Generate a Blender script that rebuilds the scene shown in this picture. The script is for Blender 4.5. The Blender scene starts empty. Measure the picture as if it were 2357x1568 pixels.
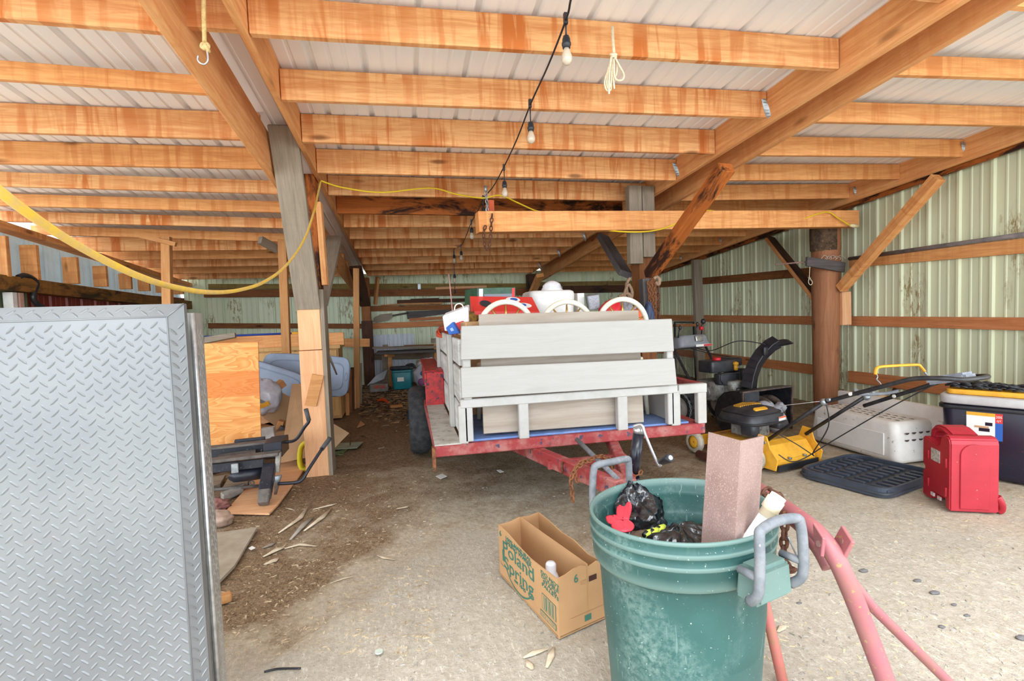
import bpy, bmesh, math, random
from mathutils import Vector as V, Matrix, noise
random.seed(11)
R = math.radians
SC = bpy.context.scene
COL = SC.collection
# ---------------------------------------------------------------- camera model (2357 x 1568 photograph)
F, ROLL, PIT, PSI, CH = 1200.0, .036, .0535, .202, 1.36
def ray(px, py):
    U, W = px - 1178.5, py - 784
    r, t = math.cos(ROLL), math.sin(ROLL)
    u = U*r - W*t; v = U*t + W*r
    x, y, z = u/F, 1.0, -v/F
    cp, sp = math.cos(PIT), math.sin(PIT)
    y, z = y*cp + z*sp, z*cp - y*sp
    c, s = math.cos(PSI), math.sin(PSI)
    return V((c*x + s*y, -s*x + c*y, z))
EYE = V((0, 0, CH))
def aY(px, py, Y): d = ray(px, py); return EYE + d*(Y/d.y)
def aX(px, py, X): d = ray(px, py); return EYE + d*(X/d.x)
def aZ(px, py, Z=0.0): d = ray(px, py); return EYE + d*((Z-CH)/d.z)
def aC(px, py, drop=.06):
    """point of the sight line that hangs drop below the purlins"""
    d = ray(px, py); Y = (2.94-CH-drop)/(d.z/d.y+.0748); return EYE + d*(Y/d.y)
def aP(px, py, P, N):
    d = ray(px, py); N = V(N); return EYE + d*((V(P)-EYE).dot(N)/d.dot(N))
cam = bpy.data.cameras.new('camera'); co = bpy.data.objects.new('camera', cam); COL.objects.link(co)
d0 = ray(1178.5, 784); rt = ray(1178.5+F, 784)-d0; up = d0-ray(1178.5, 784+F)
M = Matrix((rt, up, -d0)).transposed().to_4x4(); M.translation = EYE
co.matrix_world = M; cam.sensor_width = 36; cam.lens = F/2357*36; cam.clip_start = .02; cam.clip_end = 200
SC.camera = co
# ---------------------------------------------------------------- materials
def lin(c): 
    c = c/255.0
    return c/12.92 if c <= .04045 else ((c+.055)/1.055)**2.4
def S(r, g, b): return (lin(r), lin(g), lin(b), 1)
class NT:
    def __init__(s, name):
        s.m = bpy.data.materials.new(name); s.m.use_nodes = True
        s.t = s.m.node_tree; s.n = s.t.nodes; s.b = s.n['Principled BSDF']
    def new(s, typ, **k):
        n = s.n.new('ShaderNode'+typ)
        for a, v in k.items():
            if a in n.inputs: s.put(n.inputs[a], v)
            else: setattr(n, a, v)
        return n
    def put(s, sock, v):
        if isinstance(v, bpy.types.NodeSocket): s.t.links.new(v, sock)
        else: sock.default_value = v
    def coord(s, kind='Object'): return s.new('TexCoord').outputs[kind]
    def map(s, vec, sc=(1, 1, 1), rot=(0, 0, 0), loc=None):
        n = s.new('Mapping'); s.put(n.inputs[0], vec); n.inputs['Scale'].default_value = sc; n.inputs['Rotation'].default_value = rot
        if loc is not None: s.put(n.inputs['Location'], loc)
        return n.outputs[0]
    def noise(s, vec, scale, detail=4, rough=.6, dist=0):
        n = s.new('TexNoise'); s.put(n.inputs['Vector'], vec); n.inputs['Scale'].default_value = scale
        n.inputs['Detail'].default_value = detail; n.inputs['Roughness'].default_value = rough; n.inputs['Distortion'].default_value = dist
        return n.outputs['Fac']
    def vor(s, vec, scale, feat='F1'):
        n = s.new('TexVoronoi', feature=feat); s.put(n.inputs['Vector'], vec); n.inputs['Scale'].default_value = scale
        return n.outputs['Distance']
    def ramp(s, f, *st, interp='LINEAR'):
        n = s.new('ValToRGB'); s.put(n.inputs[0], f); e = n.color_ramp.elements; n.color_ramp.interpolation = interp
        while len(e) < len(st): e.new(.5)
        for el, (p, c) in zip(e, st):
            el.position = p; el.color = c if not isinstance(c, (int, float)) else (c, c, c, 1)
        return n.outputs[0]
    def mix(s, f, a, b, mode='MIX'):
        n = s.new('Mix', data_type='RGBA', blend_type=mode)
        s.put(n.inputs[0], f); s.put(n.inputs[6], a); s.put(n.inputs[7], b)
        return n.outputs[2]
    def math(s, op, a, b=0.0):
        n = s.new('Math', operation=op); s.put(n.inputs[0], a); s.put(n.inputs[1], b); return n.outputs[0]
    def rand(s): return s.new('ObjectInfo').outputs['Random']
    def bump(s, h, st=.3, d=.01):
        n = s.new('Bump'); s.put(n.inputs['Height'], h); n.inputs['Strength'].default_value = st; n.inputs['Distance'].default_value = d
        s.t.links.new(n.outputs[0], s.b.inputs['Normal'])
    def out(s, col, rough=.6, metal=0.0, spec=.5):
        s.put(s.b.inputs['Base Color'], col); s.put(s.b.inputs['Roughness'], rough); s.put(s.b.inputs['Metallic'], metal)
        s.b.inputs['Specular IOR Level'].default_value = spec
        return s.m
def pm(name, c1, c2=None, sc=6, rough=.6, metal=0, bump=0, bsc=40, speck=None, st=(1, 1, 1), lo=.4, hi=.65, spec=.5, alpha=1, trans=0, rand=0, coat=0):
    """patchy two-tone material: c1 with c2 in noise patches, optional small specks (colour, scale, amount)"""
    t = NT(name); vec = t.map(t.coord(), st); col = c1
    if c2: col = t.mix(t.ramp(t.noise(vec, sc, 5, .65), (lo, 0), (hi, 1)), c1, c2)
    if speck: col = t.mix(t.ramp(t.noise(vec, speck[1], 3, .7), (speck[2], 0), (speck[2]+.05, 1)), col, speck[0])
    if rand: col = t.mix(rand, col, t.mix(t.rand(), (.25, .2, .15, 1), (1, 1, 1, 1)), 'MULTIPLY')
    if bump: t.bump(t.noise(vec, bsc, 4, .6), bump)
    t.out(col, rough, metal, spec)
    if alpha < 1: t.b.inputs['Alpha'].default_value = alpha
    if trans: t.b.inputs['Transmission Weight'].default_value = trans
    if coat: t.b.inputs['Coat Weight'].default_value = coat
    return t.m
def wood(name, light, dark, axis='X', band=.5, knots=1.0, rough=.75, stain=None, stain_th=.6, gsc=1.0):
    """sawn timber: grain along the axis, rough-saw bands across it, knots; every object gets its own offset"""
    t = NT(name); c = t.coord()
    rot = {'X': (0, 0, 0), 'Y': (0, 0, -R(90)), 'Z': (0, R(90), 0)}[axis]
    rr = t.rand()
    comb = t.new('CombineXYZ'); 
    for k, m_ in zip('XYZ', (37, 11, 23)): t.put(comb.inputs[k], t.math('MULTIPLY', rr, m_))
    v0 = t.map(c, (1, 1, 1), rot)
    add = t.new('VectorMath', operation='ADD'); t.put(add.inputs[0], v0); t.put(add.inputs[1], comb.outputs[0]); v0 = add.outputs[0]
    g = t.noise(t.map(v0, (1.1*gsc, 15*gsc, 15*gsc)), 2.2, 6, .65, .8)
    fine = t.noise(t.map(v0, (3, 70, 70)), 3, 4, .7)
    col = t.mix(t.ramp(g, (.36, 0), (.78, .85)), light, dark)
    col = t.mix(t.math('MULTIPLY', t.ramp(fine, (.5, 0), (.75, 1)), .35), col, dark)
    if band:
        b = t.noise(t.map(v0, (14, 1.2, 1.2)), 1.0, 3, .6, .6)
        b2 = t.noise(t.map(v0, (3, 2, 2)), 1.0, 2, .5)
        bb = t.math('MULTIPLY', t.ramp(b, (.46, 0), (.58, 1)), t.ramp(b2, (.35, .15), (.65, 1)))
        col = t.mix(t.math('MULTIPLY', bb, band), col, dark)
    if knots:
        kd = t.vor(t.map(v0, (1.3, 4.5, 4.5)), 1.0)
        col = t.mix(t.math('MULTIPLY', t.ramp(kd, (.05, 1), (.12, 0)), .75*knots), col, tuple(x*.28 for x in dark[:3])+(1,))
    if stain:
        sn = t.noise(t.map(v0, (1.2, 4, 4)), 1.6, 5, .7, .5)
        col = t.mix(t.ramp(sn, (stain_th, 0), (stain_th+.12, 1)), col, stain)
    col = t.mix(.55, col, t.ramp(rr, (0, .72), (1, 1.12)), 'MULTIPLY')
    t.bump(fine, .25, .004)
    return t.out(col, rough, 0, .3)
# ---------------------------------------------------------------- mesh builder
def frame(p0, p1, upv=(0, 0, 1)):
    x = (V(p1)-V(p0)); L = x.length; x.normalize(); u = V(upv)
    if abs(x.dot(u)) > .995: u = V((0, 1, 0)) if abs(x.y) < .9 else V((1, 0, 0))
    y = u.cross(x).normalized(); z = x.cross(y)
    m = Matrix((x, y, z)).transposed().to_4x4()
    return m, L
class MB:
    def __init__(s, M=None): s.v, s.f, s.sm, s.mi = [], [], [], []; s.M = M; s.m = 0
    def add(s, vs, fs, smooth=False):
        b = len(s.v)
        s.v += [(s.M @ V(p)) if s.M is not None else V(p) for p in vs]
        s.f += [tuple(b+i for i in f) for f in fs]; s.sm += [smooth]*len(fs); s.mi += [s.m]*len(fs)
        return s
    def box(s, c, d, rot=None, taper=None):
        c = V(c); hx, hy, hz = d[0]/2, d[1]/2, d[2]/2; P = []
        for z in (-1, 1):
            k = taper if (taper and z > 0) else 1
            for x, y in ((-1, -1), (1, -1), (1, 1), (-1, 1)):
                p = V((x*hx*k, y*hy*k, z*hz)); P.append(c + (rot @ p if rot else p))
        return s.add(P, [(3, 2, 1, 0), (4, 5, 6, 7), (0, 1, 5, 4), (1, 2, 6, 5), (2, 3, 7, 6), (3, 0, 4, 7)])
    def bar(s, p0, p1, w, h, upv=(0, 0, 1)):
        m, L = frame(p0, p1, upv); c = (V(p0)+V(p1))/2
        return s.box(c, (L, w, h), m.to_3x3())
    def hexa(s, P): return s.add(P, [(3, 2, 1, 0), (4, 5, 6, 7), (0, 1, 5, 4), (1, 2, 6, 5), (2, 3, 7, 6), (3, 0, 4, 7)])
    def rbox(s, c, d, r, n=3, rot=None, taper=1.0, smooth=True):
        """box with rounded vertical edges (in XY) and softly rounded top/bottom rims"""
        hx, hy, hz = d[0]/2, d[1]/2, d[2]/2; r = min(r, hx*.98, hy*.98); e = min(r, hz*.9)*.5; c = V(c)
        levels = [(-hz, e), (-hz+e*.3, e*.3), (-hz+e, 0), (hz-e, 0), (hz-e*.3, e*.3), (hz, e)]; rings = []
        for z, ins in levels:
            k = 1+(taper-1)*(z+hz)/(2*hz); ring = []
            for q, (sx, sy) in enumerate(((1, 1), (-1, 1), (-1, -1), (1, -1))):
                for i in range(n+1):
                    a = R(90*q+90*i/n); rr = r
                    ring.append(V((sx*(hx-r)*k+(math.cos(a)*max(rr-ins, .0005))*k, sy*(hy-r)*k+(math.sin(a)*max(rr-ins, .0005))*k, z)))
            rings.append(ring)
        N = len(rings[0]); P = [c+(rot @ p if rot else p) for rg in rings for p in rg]; fs = []
        for a in range(len(rings)-1):
            for i in range(N): j = (i+1) % N; fs.append((a*N+i, a*N+j, (a+1)*N+j, (a+1)*N+i))
        s.add(P, fs, smooth)
        b = len(P); top = P[-N:]; bot = P[:N]
        s.add(top, [tuple(range(N))]); s.add(bot, [tuple(reversed(range(N)))])
        return s
    def tube(s, pts, r, n=8, closed=False, caps=True, flat=1.0):
        pts = [V(p) for p in pts]; K = len(pts); rs = r if isinstance(r, (list, tuple)) else [r]*K
        P = []; prev = None
        for i, p in enumerate(pts):
            if closed: t = pts[(i+1) % K]-pts[i-1]
            else: t = pts[min(i+1, K-1)]-pts[max(i-1, 0)]
            if t.length < 1e-9: t = V((0, 0, 1))
            t.normalize()
            if prev is None:
                a = V((0, 0, 1)) if abs(t.z) < .9 else V((1, 0, 0)); nx = a.cross(t).normalized()
            else:
                nx = prev-t*prev.dot(t)
                if nx.length < 1e-6: nx = t.orthogonal()
                nx.normalize()
            prev = nx; ny = t.cross(nx)
            for k in range(n):
                a = 2*math.pi*k/n; P.append(p+nx*math.cos(a)*rs[i]+ny*math.sin(a)*rs[i]*flat)
        fs = []
        for i in range(K if closed else K-1):
            j = (i+1) % K
            for k in range(n): l = (k+1) % n; fs.append((i*n+k, i*n+l, j*n+l, j*n+k))
        s.add(P, fs, True)
        if caps and not closed:
            s.add(P[:n], [tuple(reversed(range(n)))]); s.add(P[-n:], [tuple(range(n))])
        return s
    def lathe(s, prof, n=24, c=(0, 0, 0), rot=None, sx=1, sy=1, smooth=True, cap=True):
        c = V(c); P = []
        for r, z in prof:
            for k in range(n):
                a = 2*math.pi*k/n; p = V((r*math.cos(a)*sx, r*math.sin(a)*sy, z)); P.append(c+(rot @ p if rot else p))
        fs = []
        for i in range(len(prof)-1):
            for k in range(n): l = (k+1) % n; fs.append((i*n+k, i*n+l, (i+1)*n+l, (i+1)*n+k))
        s.add(P, fs, smooth)
        if cap:
            if prof[0][0] > 1e-4: s.add(P[:n], [tuple(reversed(range(n)))])
            if prof[-1][0] > 1e-4: s.add(P[-n:], [tuple(range(n))])
        return s
    def cyl(s, p0, p1, r, n=16, r2=None):
        return s.tube([p0, p1], [r, r if r2 is None else r2], n)
    def prism(s, poly, d, M=None, smooth=False):
        """polygon (x,y) extruded from z=0 to z=d, placed by M"""
        N = len(poly); P = [V((x, y, 0)) for x, y in poly]+[V((x, y, d)) for x, y in poly]
        if M is not None: P = [M @ p for p in P]
        s.add(P, [tuple(reversed(range(N))), tuple(range(N, 2*N))])
        return s.add(P, [(i, (i+1) % N, N+(i+1) % N, N+i) for i in range(N)], smooth)
    def sph(s, c, r, n=12, m=8, rot=None):
        c = V(c); r = V(r) if not isinstance(r, (int, float)) else V((r, r, r)); P = []
        for i in range(m+1):
            b = math.pi*i/m-math.pi/2
            for k in range(n):
                a = 2*math.pi*k/n; p = V((r.x*math.cos(b)*math.cos(a), r.y*math.cos(b)*math.sin(a), r.z*math.sin(b))); P.append(c+(rot @ p if rot else p))
        return s.add(P, [(i*n+k, i*n+(k+1) % n, (i+1)*n+(k+1) % n, (i+1)*n+k) for i in range(m) for k in range(n)], True)
    def torus(s, c, RR, r, M3=None, n=28, k=8, a0=0, a1=360, flat=1):
        c = V(c); full = abs(a1-a0) >= 359.9; m = n if full else n+1; pts = []
        for i in range(m):
            a = R(a0+(a1-a0)*i/n); p = V((math.cos(a)*RR, math.sin(a)*RR, 0)); pts.append(c+(M3 @ p if M3 else p))
        return s.tube(pts, r, k, closed=full, flat=flat)
    def surf(s, fn, nu, nv, smooth=True, th=0):
        P = [V(fn(i/nu, j/nv)) for i in range(nu+1) for j in range(nv+1)]; w = nv+1
        fs = [(i*w+j, (i+1)*w+j, (i+1)*w+j+1, i*w+j+1) for i in range(nu) for j in range(nv)]
        return s.add(P, fs, smooth)
    def chain(s, pts, L=.035, r=.004, n=6):
        """real chain links strung along a polyline, each turned a quarter to the last"""
        pts = [V(p) for p in pts]; seg = [(pts[i+1]-pts[i]).length for i in range(len(pts)-1)]; tot = sum(seg)
        step = L-2.6*r; k = max(2, int(tot/step)); 
        def at(d):
            for i, l in enumerate(seg):
                if d <= l or i == len(seg)-1: return pts[i].lerp(pts[i+1], d/max(l, 1e-6))
                d -= l
        for i in range(k):
            a, b = at(i*step), at((i+1)*step); c = (a+b)/2; t = (b-a)
            if t.length < 1e-6: continue
            t.normalize(); o = t.orthogonal().normalized(); q = Matrix.Rotation(R(20+90*(i % 2)), 3, t); o = q @ o
            h, w = L/2-r, L*.3-r*.5; ring = []
            for j in range(12):
                an = 2*math.pi*j/12; cx = math.cos(an); sy = math.sin(an)
                ring.append(c+t*(max(-1, min(1, cx*1.15))*h)+o*(sy*w))
            s.tube(ring, r, n, closed=True)
        return s
    def build(s, name, mats, parent=None, world=False, bevel=0, seg=1, label=None, cat=None, group=None, kind=None, recalc=True):
        me = bpy.data.meshes.new(name); vs = s.v
        o = bpy.data.objects.new(name, me); COL.objects.link(o)
        if parent is not None:
            o.parent = parent
            if world: inv = mw(parent).inverted(); vs = [inv @ p for p in vs]
        else:
            lo = [min(p[i] for p in vs) for i in range(3)]; hi = [max(p[i] for p in vs) for i in range(3)]
            b = V(((lo[0]+hi[0])/2, (lo[1]+hi[1])/2, lo[2])); vs = [p-b for p in vs]; o.location = b
        me.from_pydata([tuple(p) for p in vs], [], s.f)
        me.polygons.foreach_set('use_smooth', s.sm); me.polygons.foreach_set('material_index', s.mi)
        for m_ in (mats if isinstance(mats, (list, tuple)) else [mats]): me.materials.append(m_)
        if recalc or bevel:
            bm = bmesh.new(); bm.from_mesh(me)
            if recalc: bmesh.ops.remove_doubles(bm, verts=bm.verts, dist=1e-5); bmesh.ops.recalc_face_normals(bm, faces=bm.faces)
            if bevel:
                es = [e for e in bm.edges if len(e.link_faces) == 2 and e.calc_face_angle(0) > R(35)]
                bmesh.ops.bevel(bm, geom=es, offset=bevel, segments=seg, affect='EDGES', clamp_overlap=True)
            bm.to_mesh(me); bm.free()
        me.update()
        return tag(o, label, cat, group, kind)
def mw(o):
    m = o.matrix_basis.copy(); p = o.parent
    while p is not None: m = p.matrix_basis @ m; p = p.parent
    return m
def tag(o, label=None, cat=None, group=None, kind=None):
    if label: o['label'] = label
    if cat: o['category'] = cat
    if group: o['group'] = group
    if kind: o['kind'] = kind
    return o
def thing(name, loc, label, cat, rz=0, group=None, M=None):
    o = bpy.data.objects.new(name, None); COL.objects.link(o); o.empty_display_size = .1
    o.matrix_basis = M if M is not None else Matrix.Translation(V(loc)) @ Matrix.Rotation(rz, 4, 'Z')
    return tag(o, label, cat, group)
def copy_tree(o, parent=None):
    c = o.copy(); COL.objects.link(c); c.parent = parent
    for ch in [x for x in bpy.data.objects if x.parent is o]: copy_tree(ch, c)
    return c
def board(name, p0, p1, w, h, mat, parent=None, label=None, cat=None, group=None, kind=None, upv=(0, 0, 1), off=(0, 0), bevel=.003, rough=0):
    """one straight timber from p0 to p1 with its own grain: w across, h along upv; off shifts the section (fractions of w,h)"""
    m, L = frame(p0, p1, upv); mb = MB(); n = 6 if rough else 1
    for i in range(n):
        pass
    mb.box((0, off[0]*w, off[1]*h), (L, w, h))
    me = bpy.data.meshes.new(name); me.from_pydata([tuple(p) for p in mb.v], [], mb.f); me.materials.append(mat)
    bm = bmesh.new(); bm.from_mesh(me)
    if bevel: bmesh.ops.bevel(bm, geom=bm.edges[:], offset=min(bevel, w*.3, h*.3), segments=1, affect='EDGES')
    bm.to_mesh(me); bm.free()
    o = bpy.data.objects.new(name, me); COL.objects.link(o)
    m.translation = (V(p0)+V(p1))/2
    if parent is not None: o.parent = parent; m = mw(parent).inverted() @ m
    o.matrix_basis = m
    return tag(o, label, cat, group, kind)
def rx(a): return Matrix.Rotation(a, 3, 'X')
def ry(a): return Matrix.Rotation(a, 3, 'Y')
def rz_(a): return Matrix.Rotation(a, 3, 'Z')
def smooth_pts(pts, k=5):
    """Catmull-Rom through the points"""
    P = [V(p) for p in pts]; out = []
    for i in range(len(P)-1):
        a, b, c, d = P[max(i-1, 0)], P[i], P[i+1], P[min(i+2, len(P)-1)]
        for j in range(k):
            t = j/k; out.append(.5*((2*b)+(c-a)*t+(2*a-5*b+4*c-d)*t*t+(3*b-a-3*c+d)*t*t*t))
    return out+[P[-1]]
ORD = ['first', 'second', 'third', 'fourth', 'fifth', 'sixth', 'seventh', 'eighth', 'ninth', 'tenth', 'eleventh', 'twelfth', 'thirteenth', 'fourteenth', 'fifteenth']
# ---------------------------------------------------------------- palette
W_OR = wood('orange_pine', S(244, 190, 132), S(200, 114, 54), band=1.0)
W_OR2 = wood('orange_pine_plain', S(238, 176, 114), S(196, 116, 56), band=.6)
W_RAF = wood('rafter_pine', S(234, 176, 118), S(196, 116, 58), band=.2, knots=.7)
W_PALE = wood('pale_pine', S(232, 182, 138), S(206, 142, 98), band=.1, knots=.5)
W_GIRT = wood('girt_pine', S(212, 142, 94), S(170, 98, 54), band=.2)
W_BROWN = wood('brown_timber', S(150, 96, 54), S(96, 54, 28), band=.2, stain=S(70, 42, 26))
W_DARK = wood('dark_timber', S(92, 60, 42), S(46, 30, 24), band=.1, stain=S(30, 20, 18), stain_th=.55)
W_GREY = wood('weathered_grey_wood', S(158, 144, 126), S(116, 104, 90), band=.1, knots=.3)
W_DGREY = wood('weathered_dark_grey_wood', S(104, 98, 98), S(66, 60, 60), band=.1, knots=.4)
W_BURN = wood('burnt_orange_timber', S(196, 112, 48), S(140, 68, 26), band=.1, stain=S(52, 28, 18), stain_th=.46)
W_TAN = wood('tan_stud', S(206, 152, 98), S(168, 108, 60), band=.1, knots=.6)
W_WHITE = wood('white_painted_board', S(178, 175, 170), S(168, 164, 159), band=0, knots=.12, rough=.55)
def siding(name, base, dirt, amount, edge):
    t = NT(name); c = t.coord(); 
    big = t.noise(t.map(c, (3.2, 3.2, 1.1)), 1.0, 3, .5)
    fin = t.noise(t.map(c, (30, 30, 9)), 1.0, 6, .75)
    msk = t.math('MULTIPLY', t.ramp(big, (amount, 0), (amount+.1, 1)), t.ramp(fin, (.5, 0), (.56, 1)))
    tone = t.noise(t.map(c, (5, 5, .4)), 1.0, 3, .5)
    col = t.mix(t.ramp(tone, (.35, 0), (.7, 1)), base, edge)
    col = t.mix(t.math('MULTIPLY', msk, .8), col, dirt)
    return t.out(col, .45, .0, .4)
M_SIDE = siding('pale_green_siding', S(222, 226, 192), S(146, 118, 64), .56, S(210, 216, 186))
M_BACK = siding('green_back_siding', S(218, 226, 196), S(134, 116, 70), .52, S(200, 214, 182))
M_DECK = pm('roof_steel', S(242, 242, 241), S(234, 235, 237), 1.2, .4, .0, st=(4, .3, 1), spec=.5)
M_RED = pm('dark_red_siding', S(128, 44, 34), S(110, 38, 32), 3, .5)
M_CLER = pm('translucent_grey_panel', S(160, 178, 182), S(140, 160, 166), 3, .45)
_t = M_CLER.node_tree; _tr = _t.nodes.new('ShaderNodeBsdfTranslucent'); _tr.inputs[0].default_value = S(226, 236, 238); _mx = _t.nodes.new('ShaderNodeMixShader'); _mx.inputs[0].default_value = .10
_t.links.new(_t.nodes['Principled BSDF'].outputs[0], _mx.inputs[1]); _t.links.new(_tr.outputs[0], _mx.inputs[2]); _t.links.new(_mx.outputs[0], _t.nodes['Material Output'].inputs[0])  # translucent share added so daylight passes through the sheet
M_WHITEPANEL = pm('white_steel_panel', S(214, 220, 230), S(196, 202, 214), 2, .5)
M_STEEL = pm('galvanised_steel', S(176, 182, 186), S(140, 146, 150), 20, .4, .7)
M_BLACK = pm('black_plastic', S(32, 33, 38), S(44, 45, 50), 12, .42)
M_BLACKM = pm('black_paint_steel', S(26, 27, 34), S(52, 50, 50), 18, .4, speck=(S(120, 112, 104), 60, .68))
M_RUST = pm('rusty_chain_steel', S(146, 94, 58), S(104, 62, 40), 40, .85, .2, bump=.4, bsc=120)
M_RUSTD = pm('dark_rust_steel', S(112, 70, 50), S(74, 46, 36), 60, .85, .2, bump=.4, bsc=150)
M_GREYP = pm('grey_plastic', S(104, 108, 114), S(128, 130, 134), 24, .6, speck=(S(176, 176, 176), 60, .68))
M_WHITEP = pm('white_plastic', S(232, 232, 230), S(216, 214, 210), 10, .4)
M_REDP = pm('red_plastic', S(206, 36, 48), S(188, 30, 40), 8, .45)
M_YEL = pm('yellow_paint', S(238, 176, 52), S(222, 158, 44), 14, .45, speck=(S(150, 132, 100), 50, .66))
# ================================================================ THE BARN
K = 'structure'
YB, XL, XRW = 11.05, -4.0, 5.42
def PY(i): return 2.7256+.638*(i-1)
def pz(Y): return 2.94-.0748*Y          # underside of the purlins
def dz(Y): return pz(Y)+.19             # underside of the roof steel
# ---- ground
rbf = []
for x, y, d in [(520,1250,.75),(600,1300,.9),(700,1150,.9),(560,1400,.95),(700,1330,.95),(800,1250,.85),(850,1180,.75),(640,1440,.75),(520,1480,.5),(560,1530,.2),(520,1560,.15),(690,1500,.12),(760,1420,.3),(830,1330,.35),(900,1330,.12),(960,1260,.35),
     (1050,1180,.5),(1000,1100,.6),(900,1050,.8),(850,980,.9),(880,930,1.0),(930,960,.95),(800,1020,.9),(1100,1080,.75),(1250,1080,.7),(1180,1150,.55),(1100,1280,.15),(1000,1400,.05),(800,1520,.05),(1200,1500,.05),(1050,1520,.0),(1330,1250,.55),(1240,1130,.6),
     (1400,1050,.8),(1500,1090,.75),(1570,1060,.65),(1600,1100,.6),(1850,1100,.35),(1820,1200,.3),(2000,1250,.15),(2200,1250,.2),(2100,1400,.05),(1850,1450,.05),(2300,1200,.35),(2330,1400,.05),(2100,1100,.5),(1300,1020,.9),(760,940,.95),(1500,1000,.9),(900,900,1.0),(1000,870,1.0),(640,1180,.8),(740,1250,.6),(1700,1180,.4)]:
    p = aZ(x, y); rbf.append((p.x, p.y, d))
def damp(x, y):
    if y > 7.5: return 1.0
    n = w = 0
    for a, b, d in rbf:
        q = 1/((x-a)**2+(y-b)**2+.02)**2; n += q*d; w += q
    return n/w
ridge = [aZ(x, y) for x, y in ((640, 1510), (690, 1468), (780, 1410), (870, 1350), (935, 1295), (965, 1265))]
def gh(x, y):
    h = .014*noise.noise((x*1.1, y*1.1, 3))+.008*noise.noise((x*4, y*4, 1))+.005*noise.noise((x*13, y*13, 7))
    if y < 5 and -1.2 < x < 1.6:
        best = 9; sgn = 0
        for a, b in zip(ridge, ridge[1:]):
            ab = b-a; t = max(0, min(1, ((x-a.x)*ab.x+(y-a.y)*ab.y)/(ab.x**2+ab.y**2)))
            dx, dy = x-(a.x+ab.x*t), y-(a.y+ab.y*t); d = math.hypot(dx, dy)
            if d < best: best = d; sgn = 1 if ab.x*dy-ab.y*dx < 0 else -1
        if best < .35: h += .022*math.exp(-(best/.12)**2)*(1 if sgn > 0 else -.6)*(1-math.exp(-(best/.012)))
    return h-.012
def make_floor():
    me = bpy.data.meshes.new('floor'); xs = [-4.2+.045*i for i in range(int(9.8/.045)+1)]; ys = [-.8+.045*i for i in range(int(12/.045)+1)]
    P = [(x, y, gh(x, y)) for x in xs for y in ys]; w = len(ys)
    Fs = [(i*w+j, (i+1)*w+j, (i+1)*w+j+1, i*w+j+1) for i in range(len(xs)-1) for j in range(w-1)]
    me.from_pydata(P, [], Fs); me.polygons.foreach_set('use_smooth', [True]*len(Fs))
    at = me.attributes.new('damp', 'FLOAT', 'POINT')
    at.data.foreach_set('value', [damp(p[0]+.12*noise.noise((p[0]*3, p[1]*3, 9)), p[1]+.12*noise.noise((p[0]*3, p[1]*3, 4))) for p in P])
    t = NT('dirt_floor'); c = t.coord(); a = t.new('Attribute', attribute_name='damp').outputs['Fac']
    n1 = t.noise(c, 5, 6, .7); n2 = t.noise(c, 38, 5, .75); n3 = t.noise(t.map(c, (1, .35, 1), (0, 0, R(25))), 60, 3, .7)
    m_ = t.math('ADD', a, t.math('MULTIPLY', t.math('SUBTRACT', n1, .5), .75))
    sand = t.mix(t.ramp(n2, (.35, 0), (.7, 1)), S(192, 182, 167), S(164, 153, 137))
    sand = t.mix(t.ramp(n3, (.58, 0), (.66, 1)), sand, S(206, 197, 182))
    sand = t.mix(t.ramp(t.noise(c, 110, 2, .6), (.66, 0), (.72, 1)), sand, S(128, 116, 104))
    dark = t.mix(t.ramp(n2, (.35, 0), (.65, 1)), S(158, 134, 108), S(112, 91, 69))
    dark = t.mix(t.ramp(t.noise(c, 90, 3, .7), (.36, 1), (.42, 0)), dark, S(70, 54, 42))
    dark = t.mix(t.ramp(t.noise(c, 75, 3, .7), (.60, 0), (.66, 1)), dark, S(196, 170, 134))
    mid = t.mix(t.ramp(n2, (.35, 0), (.65, 1)), S(196, 182, 160), S(166, 150, 128))
    col = t.mix(t.ramp(m_, (.18, 0), (.5, 1)), sand, mid)
    col = t.mix(t.ramp(m_, (.47, 0), (.78, 1)), col, dark)
    grn = t.ramp(t.vor(t.map(c, (1, 1, 1), (0, 0, 0), (-3.75, -2.45, 0)), 0.0001), (0, 0), (1, 0))
    t.bump(t.math('ADD', t.noise(c, 26, 6, .75), t.math('MULTIPLY', n3, .5)), .55, .02)
    me.materials.append(t.out(col, .95, 0, .1))
    o = bpy.data.objects.new('floor', me); COL.objects.link(o)
    tag(o, 'dirt floor of the barn, pale sand in front and damp brown earth behind', 'floor', None, K)
    mb = MB()
    for x0, x1, y0, y1 in ((-40, -4.2, -40, 40), (5.6, 40, -40, 40), (-4.2, 5.6, -40, -.8), (-4.2, 5.6, 11.2, 40)):
        mb.add([(x0, y0, -.03), (x1, y0, -.03), (x1, y1, -.03), (x0, y1, -.03)], [(0, 1, 2, 3)])
    mb.build('ground', pm('bounce_ground', S(232, 226, 216), S(214, 206, 194), 3, .95), label='unseen pale ground outside the open front, added to bounce light into the barn', cat='ground', kind=K)  # unseen ground around the barn, made pale to bounce light in
make_floor()
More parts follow.
